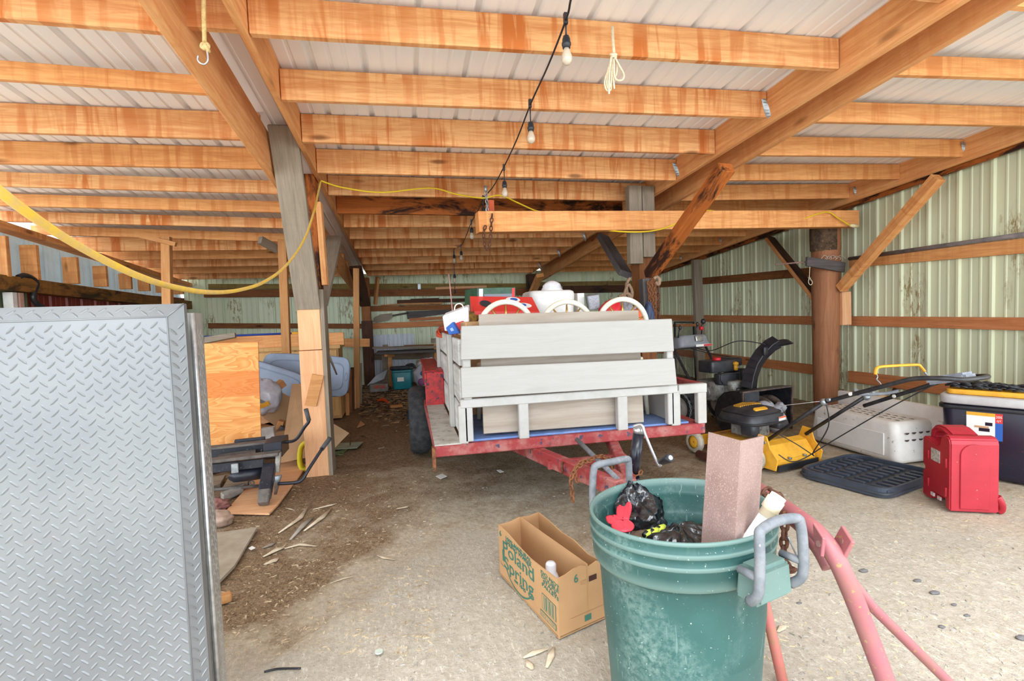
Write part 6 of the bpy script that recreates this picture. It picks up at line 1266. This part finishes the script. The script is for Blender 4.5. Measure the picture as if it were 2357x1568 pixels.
# ================================================================ BACK OF THE BARN
YBW = 10.2
WB = thing('workbench', (aY(930, 880, YBW).x, YBW, 0), 'rough plank workbench against the back wall with boards stacked on it', 'workbench')
def leg(x, yt, Y, w_, mat, ): a = aY(x, yt, Y); mb = MB(); mb.box((a.x, Y, a.z/2), (w_, .09, a.z)); return mb.build('leg', mat, WB, True, bevel=.004)
leg(897, 812, 10.48, .08, W_TAN); leg(885, 815, 10.7, .11, W_GREY); leg(1005, 792, 10.3, .12, W_OR2)
a, b = aY(868, 812, 10.3), aY(1014, 806, 10.3); mb = MB(); mb.bar(a, b, .5, .045); mb.build('bench_top', W_DGREY, WB, True, bevel=.005); mb = MB(); mb.bar(aY(888, 817, 10.12), aY(905, 817, 10.5), .06, .07); mb.build('cross_piece', W_OR2, WB, True)
for k, (x0, x1, y, m_, lb) in enumerate(((858, 950, 803.5, W_GREY, 'grey board on the workbench, the left one'), (905, 1010, 802, W_GREY, 'long grey board on the workbench in front of the others'), (930, 1000, 799.5, W_BROWN, 'brown board on top of the workbench stack'))): board('stacked_board', aY(x0, y, 10.12+.17*k)+V((0, 0, .02)), aY(x1, y-2, 10.12+.17*k)+V((0, 0, .02)), .16, .035, m_, label=lb, cat='board', group='boards on the workbench')
mb = MB(); c = aY(887, 798, 10.4); mb.box((c.x, 10.4, c.z), (.10, .1, .07)); mb.build('wood_block', W_GREY, label='small grey block on the left of the workbench boards', cat='block', bevel=.004)
mb = MB(); c = aY(1005, 784, 10.3); mb.box((c.x, 10.3, c.z), (.22, .1, .085)); mb.build('wood_block', W_GREY, label='grey block on top of the orange workbench post', cat='block', bevel=.005)
# teal tub with black hose
tb0, tb1 = aZ(906, 898), aZ(948, 897); zt = aY(925, 855, tb0.y).z; wdt = tb1.x-tb0.x; TT = thing('storage_tub', ((tb0.x+tb1.x)/2, tb0.y+.2, 0), 'teal plastic tub with a white label under the workbench', 'tub')
mb = MB(); mb.rbox((0, 0, zt/2), (wdt+.02, .42, zt), .05, 4, taper=1.07); L(mb, 'body', pm('teal_plastic', S(36, 138, 148), S(28, 122, 134), 6, .4), TT); mb = MB(); mb.rbox((0, 0, zt), (wdt+.06, .46, .05), .05, 4); L(mb, 'rim', pm('teal_rim', S(30, 120, 130), S(26, 108, 118), 6, .4), TT); mb = MB(); mb.box((-.03, -.218, zt*.6), (.12, .004, .1)); L(mb, 'label_patch', C_WH, TT)
mb = MB(); y0 = tb0.y-.04; mb.tube(smooth_pts([aY(x, y, y0+.1) for x, y in ((902, 848), (925, 846), (950, 842), (957, 850), (950, 838), (935, 842), (945, 850), (928, 856), (931, 872), (924, 886), (912, 888), (905, 878), (903, 862))], 6), .017, 8); mb.build('black_hose', M_BLACK, label='black hose coiled over the teal tub', cat='hose')
mb = MB(); c = aY(925, 845, tb0.y+.15); mb.rbox((c.x, tb0.y+.2, zt+.05), (.44, .3, .045), .02, 3); mb.build('plastic_tray', M_BLACK, label='black lid lying on top of the teal tub', cat='lid')
sheet('steel_sheet', ((846, 888), (866, 865), (892, 851), (884, 872)), (9.9, 10.0, 10.3, 10.1), .02, pm('dusty_white_panel', S(196, 200, 208), S(176, 180, 188), 5, .6), 'dusty white panel leaning at the workbench leg', 'panel')
mb = MB(); c = aZ(872, 900, .0); mb.rbox((c.x, c.y, .07), (.33, .25, .14), .02, 3, rz_(.1)); rbx2 = mb.build('worn_box', pm('worn_grey_box', S(150, 146, 142), S(120, 112, 106), 8, .8), label='worn grey box with red marking in front of the leaning white panel', cat='box'); 
mb = MB(); mb.box((c.x+.02, c.y-.127, .09), (.2, .006, .06), rz_(.1)); mb.build('red_marking', pm('worn_red', S(186, 76, 62), S(150, 110, 96), 20, .8), rbx2, True)
q = aZ(981, 895, 0); blob('rubbish_bag', (q.x, q.y+.1, .22), (.22, .2, .25), bagm, 'clear plastic bag of mixed rubbish beside the teal tub', 'bag', 31, .2, 3)
for k, (dx, dz_, r, c) in enumerate(((-.08, .14, .07, S(150, 90, 140)), (.05, .12, .08, S(226, 200, 70)), (.1, .3, .06, S(80, 150, 110)), (-.05, .3, .05, S(70, 120, 180)))): mb = MB(); mb.sph((q.x+dx, q.y-.085, dz_), (r, .05, r)); mb.build('bag_content', flat('content_%d' % k, c), bpy.data.objects[[o.name for o in bpy.data.objects if o.name.startswith('rubbish_bag')][-1]], True)
q = aY(985, 845, 9.9); blob('carrier_bag', (q.x, 10.0, q.z+.07), (.2, .14, .09), pm('white_red_film', S(226, 222, 224), S(214, 170, 172), 9, .35), 'white carrier bag with red print on the rubbish by the teal tub', 'bag', 34, .35, 4)
mb = MB(); c = aY(1002, 856, 9.8); mb.rbox((c.x, 9.85, c.z), (.14, .12, .12), .03); mb.build('navy_box', pm('navy', S(40, 60, 96), S(34, 50, 82), 9, .5), label='small navy box beside the white carrier bag', cat='box')
# boards and shovel stored on the upper girt
for x0, y0_, x1, y1_, Y, h, m_, lb in ((914, 695, 1095, 690, 10.93, .07, W_DARK, 'dark board stored on the upper back girt, the longest'), (945, 691, 1010, 689, 10.97, .05, W_DARK, 'short dark board on top of the stored boards'), (933, 700, 1018, 698, 10.9, .035, W_TAN, 'tan stick among the boards stored on the back girt'), (877, 703, 935, 699, 10.88, .02, W_TAN, 'thin pale stick at the left of the stored boards')):
    board('stored_board', aY(x0, y0_, Y), aY(x1, y1_, Y), .12, h, m_, label=lb, cat='board', group='boards stored on the back girt')
sheet('grey_board', ((935, 717), (1060, 712), (1060, 718), (938, 735)), (10.985, 10.985, 10.985, 10.985), .045, W_DGREY, 'dark grey tapering board hung under the upper back girt', 'board')
SH = thing('wooden_shovel', aY(880, 735, 10.8), 'old wooden grain shovel hung on the back wall', 'shovel'); P = [(858, 741), (862, 731), (875, 724), (902, 721), (904, 730), (895, 738), (868, 743)]; mb = MB(); PP = [aY(x, y, 10.93) for x, y in P]; N = len(PP); mb.add(PP+[p+V((0, .05, 0)) for p in PP], [tuple(range(N)), tuple(range(N, 2*N))]+[(i, (i+1) % N, N+(i+1) % N, N+i) for i in range(N)]); mb.build('blade', W_GREY, SH, True); mb = MB(); mb.cyl(aY(903, 727, 10.95), aY(940, 720, 10.95), .018, 8); mb.build('handle', W_DGREY, SH, True)
board('plank', aY(942, 736, 10.975), aY(1020, 732, 10.975), .04, .06, W_GIRT, label='orange stick nailed over the middle back girt', cat='plank')
board('bracket_stick', aY(1002, 664, 10.96), aY(1120, 660, 10.96), .04, .05, W_PALE, label='pale batten under the mossy plate of the back wall', cat='batten')
mb = MB(); c = aY(965, 660, 10.955); mb.box((c.x, 10.955, c.z), (.06, .04, .11)); mb.build('metal_bracket', M_STEEL, label='small metal bracket under the roof at the back wall', cat='bracket')
# floor litter at the back and under the trailer side
q = aZ(967, 955, .05); blob('navy_tarp', (q.x, q.y, .07), (.17, .2, .11), pm('navy_cloth_dusty', S(62, 78, 104), S(46, 56, 76), 8, .8), 'crumpled dark blue tarp beside the trailer tyre', 'tarp', 41, .35, 3)
q = aZ(980, 1010, .02); blob('blue_rag', (q.x, q.y, .02), (.06, .05, .03), flat('bright_blue_rag', S(70, 120, 176)), 'small blue rag under the trailer step board', 'rag', 42, .3, 3)
mb = MB(); a, b, c = aZ(868, 922, .03), aZ(884, 920, .035), aZ(894, 927, .03); mb.tube([a, b, c], [.02, .03, .012], 8); mb.build('orange_tool', flat('orange_plastic', S(222, 88, 40)), label='orange handled tool lying in the wood litter at the back', cat='tool')
mb = MB(); q = aZ(912, 938, 0); mb.box((q.x, q.y, .02), (.18, .1, .04), rz_(.2)); mb.build('wood_offcut', W_TAN, label='tan offcut lying in the litter of the back aisle', cat='wood offcut', bevel=.003)
zsheet('cardboard_scrap', ((822, 985), (830, 970), (840, 978)), .004, .008, W_PALE, 'pale triangular wood scrap in the aisle by the left post', 'scrap')
random.seed(21)
def litter(name, label, cat, *kinds):
    mb = MB(); mats = []
    for region, mat, n, size, flatk in kinds:
        mb.m = len(mats); mats.append(mat)
        for i in range(n):
            x, y = region(); p = aZ(x, y, 0); s_ = random.uniform(*size); a = random.uniform(0, 6.28); mb.box((p.x, p.y, gh(p.x, p.y)+s_*flatk*.35), (s_*random.uniform(1.2, 3), s_*random.uniform(.3, .7), s_*flatk), rz_(a) @ rx(random.uniform(-.2, .2)))
    return mb.build(name, mats, label=label, cat=cat, kind='stuff', recalc=False)
back_ = lambda: (random.uniform(825, 965), 888+abs(random.gauss(0, 30)))
litter('wood_litter', 'wood chips and dark bark crumbs over the earth at the back of the aisle', 'wood litter', (back_, pm('chip_wood', S(196, 164, 122), S(128, 98, 68), 9, .9), 700, (.012, .05), .25), (back_, pm('dark_bark', S(92, 70, 52), S(56, 42, 32), 9, .95), 800, (.012, .05), .25), (back_, pm('pale_bark', S(176, 160, 140), S(120, 106, 92), 9, .95), 250, (.012, .045), .25))
front_ = lambda: (random.uniform(900, 2357), random.uniform(1120, 1568))
litter('gravel', 'small stones, straw and pale wood chips scattered over the dirt in front', 'gravel', (lambda: (random.uniform(490, 1000), random.uniform(1080, 1500)), pm('fine_chip', S(216, 196, 164), S(150, 128, 100), 20, .9), 900, (.004, .012), .25), (front_, pm('small_stone', S(186, 180, 172), S(136, 130, 124), 20, .9), 900, (.003, .009), .5), (lambda: (random.uniform(1700, 2357), random.uniform(1090, 1568)), pm('straw', S(218, 202, 166), S(190, 170, 130), 20, .9), 350, (.004, .013), .12))
M_SPL = pm('splintered_wood', S(214, 198, 174), S(184, 162, 134), 12, .9); M_SPLG = pm('grey_splinter', S(168, 158, 146), S(136, 126, 114), 12, .9)
# splinters counted one by one
random.seed(33)
def splinter(pts, w_, mat, label, group='pale splinters on the dirt'):
    P = [aZ(x, y, 0) for x, y in pts]; P = [V((p.x, p.y, gh(p.x, p.y)+.008)) for p in P]; n = len(P); mb = MB(); mb.tube(P, [w_*(.35 if i in (0, n-1) else 1) for i in range(n)], 6, flat=.28); mb.build('splinter', mat, label=label, cat='splinter', group=group)
for pts, w_, m_, lb in (([(641, 1225), (690, 1192), (708, 1165)], .02, M_SPL, 'long pale splinter, leftmost of the heap before the left post'), ([(668, 1240), (700, 1205), (720, 1190)], .022, M_SPLG, 'grey splinter in the middle of the heap before the left post'), ([(700, 1220), (740, 1190), (760, 1172)], .022, M_SPL, 'pale splinter on the right of the heap before the left post'), ([(720, 1172), (760, 1162), (775, 1158)], .016, M_SPL, 'short pale splinter at the top of the heap before the left post'), ([(606, 1280), (640, 1262), (655, 1257)], .022, M_SPL, 'pale bark strip near the slab, the upper one'), ([(608, 1298), (630, 1288), (640, 1282)], .024, M_SPL, 'pale bark strip near the slab, the lower one'), ([(655, 1260), (690, 1248), (728, 1254)], .018, M_SPL, 'curved pale splinter below the heap before the left post'), ([(604, 1258), (620, 1252), (634, 1244)], .018, M_SPLG, 'grey bark strip near the slab'),
                          ([(868, 1274), (885, 1279), (908, 1281)], .012, M_SPL, 'pale splinter lying on the ridge of sand'), ([(912, 1172), (935, 1166), (940, 1164)], .014, M_SPL, 'pale splinter on the dirt in front of the trailer'), ([(657, 1168), (668, 1170), (678, 1174)], .009, M_SPL, 'small curved splinter beside the pale plywood offcut'), ([(760, 1340), (790, 1330), (815, 1325)], .006, M_SPL, 'thin tan straw stick beside the ridge of sand')):
    splinter(pts, w_, m_, lb)
for pts, lb in (([(1205, 1515), (1228, 1504), (1262, 1495)], 'flat pale wood scrap in front of the carton, the larger'), ([(1258, 1535), (1268, 1510), (1275, 1492)], 'flat pale wood scrap in front of the carton, the upright one'), ([(1212, 1520), (1220, 1532), (1226, 1540)], 'small pale wood scrap in front of the carton'), ([(1790, 1450), (1800, 1440), (1808, 1432)], 'pale wood scrap beside the leaning pink leg pipe')): splinter(pts, .016, M_SPL, lb)
mb = MB(); P = [aZ(x, y, .012) for x, y in ((608, 1547), (640, 1540), (692, 1539))]; mb.tube(smooth_pts(P), .004, 6); mb.build('black_wire', M_BLACK, label='short black wire lying on the sand at the bottom edge', cat='wire')
mb = MB(); q = aZ(872, 1500, .004); mb.cyl((q.x, q.y, .0), (q.x, q.y, .006), .016, 18); mb.build('pale_disc', pm('pale_green_disc', S(196, 204, 192), S(180, 188, 176), 20, .6), label='small pale disc on the sand near the bottom edge', cat='disc')
for px, lb in ((((1003, 1097), (1018, 1091), (1029, 1097), (1014, 1103)), 'folded white paper scrap on the dirt in front of the trailer step'), (((1143, 1083), (1152, 1082), (1160, 1087), (1150, 1088)), 'small white paper scrap under the trailer tongue'), (((572, 1263), (580, 1258), (588, 1262), (578, 1267)), 'tiny white paper scrap beside the slab')): zsheet('paper_scrap', px, .006, .003, C_WH, lb, 'paper scrap')
for x, y, r, lb in ((1988, 1311, .022, 'dark oblong stone right of the drilled lugs'), (2112, 1334, .018, 'dark stone on the sand, second from the lugs'), (2152, 1364, .022, 'dark flat stone on the sand, third from the lugs'), (2196, 1389, .012, 'small dark stone on the sand, fourth from the lugs'), (2226, 1413, .013, 'small dark stone on the sand, furthest from the lugs'), (2168, 1442, .014, 'dark sliver of stone above the thin pink pipe'), (2352, 1465, .022, 'dark stone at the edge of the photograph'), (1840, 1380, .012, 'grey pebble between the pink pipes')):
    p = aZ(x, y, 0); blob('stone', (p.x, p.y, gh(p.x, p.y)+r*.2), (r*1.1, r*.7, r*.3), pm('dark_stone', S(116, 112, 112), S(94, 90, 90), 20, .85), lb, 'stone', int(x), .3, 2, 14, 8)
# ================================================================ HANGING THINGS
# string of light bulbs
SLP = [(1322, -30, 2.35), (1313, 3, 2.45), (1303, 45, 2.55), (1262, 150, 3.05), (1221, 240, 3.7), (1190, 320, 4.2), (1158, 388, 4.85), (1135, 430, 5.25), (1114, 455, 5.65), (1100, 485, 6.0), (1085, 512, 6.45), (1072, 545, 6.9), (1061, 566, 7.3), (1045, 574, 7.7), (1045, 610, 7.7), (1046, 640, 7.7), (1047, 665, 7.7)]
M_GLASS = pm('frosted_bulb_glass', S(214, 200, 180), S(196, 180, 158), 8, .12, alpha=.75, spec=.8)
LS = thing('string_lights', aY(1303, 45, 2.55), 'black string of unlit bulbs running along the roof to the back', 'string lights')
mb = MB(); mb.tube(smooth_pts([aC(p[0], p[1], .05) if p[1] < 570 else aY(p[0], p[1], 8.2) for p in SLP], 4), .0052, 7); mb.build('cable', M_BLACK, LS, True)
def bulb(px, py, Y, drop):
    p = aC(px, py, .05) if py < 570 else aY(px, py, 8.2); mb = MB(); mb.tube([p, p-V((0, 0, drop))], .0042, 6); mb.box(p+V((0, 0, .01)), (.018, .018, .05)); 
    q = p-V((0, 0, drop)); mb.lathe([(.004, .0), (.014, -.004), (.019, -.02), (.019, -.032), (.022, -.036), (.022, -.046), (.019, -.05), (.018, -.06)], 14, q); s_ = mb.build('socket', M_BLACK, LS, True)
    mb = MB(); mb.lathe([(.013, -.058), (.016, -.072), (.024, -.092), (.026, -.108), (.022, -.124), (.012, -.134), (.001, -.137)], 16, q); mb.build('bulb_glass', M_GLASS, s_, True)
for px, py, Y, dr in ((1302, 48, 2.55, .065), (1220, 242, 3.7, .10), (1160, 388, 4.85, .10), (1112, 458, 5.65, .08), (1085, 512, 6.45, .06), (1061, 568, 7.3, .06), (1045, 583, 7.7, .02), (1046, 630, 7.7, .01)): bulb(px, py, Y, dr)
mb = MB(); q = aY(1047, 668, 8.2); mb.cyl(q, q-V((0, 0, .05)), .016, 10); mb.build('end_plug', M_BLACK, LS, True)
# yellow extension cord
M_CORD = pm('yellow_cord', S(226, 186, 62), S(206, 172, 110), 26, .6); M_CORD2 = flat('bright_yellow_cord', S(230, 196, 34))
YC = thing('extension_cord', aY(735, 440, 4.7), 'yellow extension cord drooping from the left and running under the roof to a plug', 'cord')
mb = MB(); mb.tube(smooth_pts([aY(*p) for p in ((-120, 355, .86), (-30, 418, .9), (60, 487, .98), (150, 548, 1.1), (250, 604, 1.27), (330, 640, 1.45), (400, 661, 1.68), (480, 673, 2.0), (550, 668, 2.4), (610, 648, 2.85), (660, 610, 3.35), (700, 552, 3.9), (722, 490, 4.4), (732, 445, 4.7), (738, 418, 4.78))], 6), .0082, 8); mb.build('drooping_length', M_CORD, YC, True)
mb = MB(); mb.tube(smooth_pts([aY(*p) for p in ((738, 416, 4.78), (790, 432, 4.85), (880, 443, 4.95), (990, 433, 5.1), (1050, 447, 5.15), (1110, 456, 4.95), (1150, 450, 5.0), (1190, 466, 5.15), (1230, 484, 5.05), (1262, 491, 4.95))], 6)+smooth_pts([aY(*p) for p in ((1275, 496, 5.0), (1320, 512, 5.05), (1365, 526, 4.95), (1450, 534, 4.74), (1520, 528, 4.72), (1590, 500, 4.75), (1620, 486, 4.8), (1650, 488, 5.05), (1700, 512, 5.1), (1760, 521, 5.02), (1830, 510, 5.05), (1880, 493, 5.06), (1908, 489, 5.06), (1930, 503, 5.06), (1958, 520, 5.06))], 6), .0075, 7); mb.build('roof_length', M_CORD2, YC, True)
a, b = aY(1956, 519, 5.06), aY(1974, 521, 5.05); mb = MB(); mb.tube([a, a.lerp(b, .3), b], [.012, .02, .022], 10); mb.build('plug', pm('clear_plug', S(232, 222, 180), S(214, 200, 150), 20, .3), YC, True)
# rope with a steel hook
RH = thing('rope_hook', aY(470, 100, 2.45), 'short rope with a knot and a steel hook hanging from the front left purlin', 'hook'); mb = MB(); mb.tube([aY(468, -60, 2.45), aY(469, 40, 2.45), aY(471, 98, 2.45)], .009, 8); mb.build('rope', pm('tan_rope', S(206, 178, 120), S(170, 140, 84), 60, .9), RH, True); mb = MB(); c = aY(472, 106, 2.45); mb.torus(c, .012, .009, rx(R(70))); mb.torus(c+V((.006, 0, -.008)), .012, .008, ry(R(60))); mb.build('knot', pm('tan_knot', S(214, 188, 134), S(176, 146, 92), 60, .9), RH, True)
mb = MB(); mb.tube(smooth_pts([aY(x, y, 2.45) for x, y in ((475, 112), (478, 125), (478, 140), (470, 148), (460, 144), (455, 136), (456, 128))], 5), .004, 8); mb.build('hook', M_CHROME, RH, True)
# tied white rope bundle
M_ROPE = pm('white_cord', S(226, 212, 184), S(206, 188, 156), 60, .9)
Yr = 2.66; RB = thing('rope_bundle', aY(1412, 125, Yr), 'white cord hanging from the front purlin and tied in loops', 'rope')
mb = MB(); mb.tube(smooth_pts([aY(x, y, Yr) for x, y in ((1409, 60), (1410, 90), (1413, 124))]), .007, 8); mb.tube(smooth_pts([aY(x, y, Yr) for x, y in ((1411, 60), (1412, 90), (1415, 124))]), .005, 8); mb.build('hanging_cord', M_ROPE, RB, True)
for k, lp in enumerate(([(1411, 126), (1400, 160), (1392, 190), (1397, 208), (1406, 205), (1407, 180), (1411, 135)], [(1410, 126), (1403, 150), (1397, 185), (1400, 204), (1406, 190), (1409, 150), (1412, 128)], [(1412, 126), (1425, 150), (1436, 172), (1432, 184), (1420, 184), (1414, 172), (1413, 135)], [(1413, 128), (1420, 150), (1418, 172), (1413, 176), (1411, 160), (1412, 130)], [(1411, 128), (1411, 170), (1414, 205)], [(1407, 130), (1402, 180), (1402, 217)])):
    mb = MB(); mb.tube(smooth_pts([aY(x, y, Yr-.008*(k % 3)) for x, y in lp], 5), .0052, 7); mb.build('loop', M_ROPE, RB, True)
mb = MB(); c = aY(1412, 126, Yr-.005); mb.torus(c, .013, .008, rx(R(20))); mb.torus(c+V((0, 0, -.016)), .012, .007, rx(R(-15))); mb.build('knot', M_ROPE, RB, True)
# chain and the block that carry the tie beam
Yc = 4.68; HC_ = thing('hanging_chain', aY(1120, 500, Yc), 'rusty chain looped around the left end of the tie beam', 'chain')
mb = MB(); mb.cyl(aY(1117, 428, Yc), aY(1118, 442, Yc), .014, 8); mb.build('eye_bolt', M_STEEL, HC_, True)
mb = MB(); mb.chain(smooth_pts([aY(x, y, Yc) for x, y in ((1118, 440), (1121, 470), (1121, 500), (1119, 520))], 4), .05, .005); mb.build('upper_chain', M_STEEL, HC_, True)
mb = MB(); mb.chain(smooth_pts([aY(x, y, Yc-.03) for x, y in ((1118, 520), (1113, 535), (1115, 560), (1118, 573), (1125, 572), (1129, 545), (1131, 515), (1133, 492))], 4), .05, .005); mb.build('loose_loop', M_RUSTD, HC_, True)
a, b = aY(1131, 460, Yc+.12), aY(1131, 490, Yc+.12); board('spacer_block', V((a.x, Yc+.14, b.z)), V((a.x, Yc+.14, a.z)), .05, .045, pm('red_orange_block', S(206, 92, 52), S(180, 78, 44), 8, .7), label='small reddish block above the left end of the tie beam', cat='block', upv=(0, 1, 0))
# chains and rope on the centre post
for k, (x, yt, yb, wd, m_, lb) in enumerate(((1494, 648, 720, .05, M_RUST, 'rusty chain on the centre post, first strand from the grey block'), (1501, 646, 735, .05, M_RUST, 'rusty chain on the centre post, second strand from the grey block'), (1508, 645, 738, .05, M_RUST, 'rusty chain on the centre post, third strand from the grey block'), (1515, 650, 736, .05, M_RUSTD, 'dark rusty chain on the centre post, outermost strand'))):
    mb = MB(); mb.chain(smooth_pts([aY(x-2, yt, 4.92), aY(x+1, (yt+yb)/2, 4.92), aY(x, yb, 4.92)], 3), .056, .0075); mb.build('hanging_chain', m_, label=lb, cat='chain', group='chains hung on the centre post')
mb = MB(); mb.tube(smooth_pts([aY(*p) for p in ((1505, 642, 4.93), (1512, 638, 4.92), (1518, 644, 4.9), (1516, 655, 4.9), (1510, 650, 4.92))], 5), .018, 8); mb.build('chain_rope', pm('grey_brown_rope', S(166, 136, 112), S(134, 108, 88), 60, .9), label='thick grey brown rope end draped over the chains on the centre post', cat='rope')
mb = MB(); mb.tube(smooth_pts([aY(*p) for p in ((1450, 640, 5.0), (1442, 655, 4.98), (1444, 675, 4.97), (1452, 688, 4.97), (1455, 672, 4.96), (1447, 655, 4.96), (1440, 668, 4.96), (1438, 684, 4.95), (1450, 694, 4.95))], 6), .016, 8); mb.tube(smooth_pts([aY(*p) for p in ((1424, 684, 4.97), (1440, 676, 4.96), (1452, 682, 4.96), (1440, 692, 4.95), (1424, 690, 4.96), (1436, 682, 4.95))], 6), .016, 8); mb.build('hanging_rope', pm('brown_rope', S(150, 122, 98), S(120, 94, 74), 60, .9), label='grey brown rope coil hung on the left side of the centre post', cat='rope')
# right wall: pole on the upper girt, board and rod on the log post
p0, p1 = aX(1955, 596, 5.355), aX(2357, 540, 5.355); d = (p1-p0); mb = MB(); mb.tube([p0, p0+d*1.35], [.022, .024], 10); mb.build('long_pole', pm('grey_pole', S(134, 124, 122), S(104, 96, 96), 12, .7), label='long grey pole lying along the upper orange girt of the right wall', cat='pole')
mb = MB(); Yw = RY-.19
for k in range(5): mb.tube(smooth_pts([aY(x, y, Yw) for x, y in ((1890+9*k, 596), (1898+9*k, 588+2*(k % 2)), (1905+10*k, 594), (1900+11*k, 598))], 4), .004, 5)
mb.build('wire_wrap', pm('pale_wire', S(190, 180, 168), S(150, 140, 130), 60, .6), label='pale wire wrapped around the right log post at the grey board', cat='wire')
sheet('grey_board', ((1859, 591), (1947, 604), (1945, 627), (1858, 612)), (RY-.2, RY-.2, RY-.2, RY-.2), .035, W_DGREY, 'grey board with a round knot nailed across the right log post', 'board', bevel=.003)
mb = MB(); mb.cyl(aY(1784, 609, RY-.1), aY(1905, 599, RY-.165), .008, 8); mb.build('thin_rod', pm('pink_brown_rod', S(150, 116, 104), S(120, 92, 84), 12, .7), label='thin brown rod sticking out left behind the grey board on the log post', cat='rod')
mb = MB(); mb.tube(smooth_pts([aY(x, y, RY-.22) for x, y in ((1864, 614), (1863, 635), (1861, 650), (1866, 656), (1870, 650), (1864, 640))], 5), .004, 6); mb.build('string_loop', M_ROPE, label='white string loop hanging under the grey board on the log post', cat='string')
# black hose on the left sill
mb = MB(); mb.tube(smooth_pts([aX(x, y, XL+.03) for x, y in ((42, 638), (56, 634), (72, 640), (84, 652), (80, 668), (76, 684), (84, 698), (100, 708))], 5), .028, 8); mb.build('black_hose', M_BLACK, label='thick black hose bent over the mossy beam of the left wall', cat='hose')
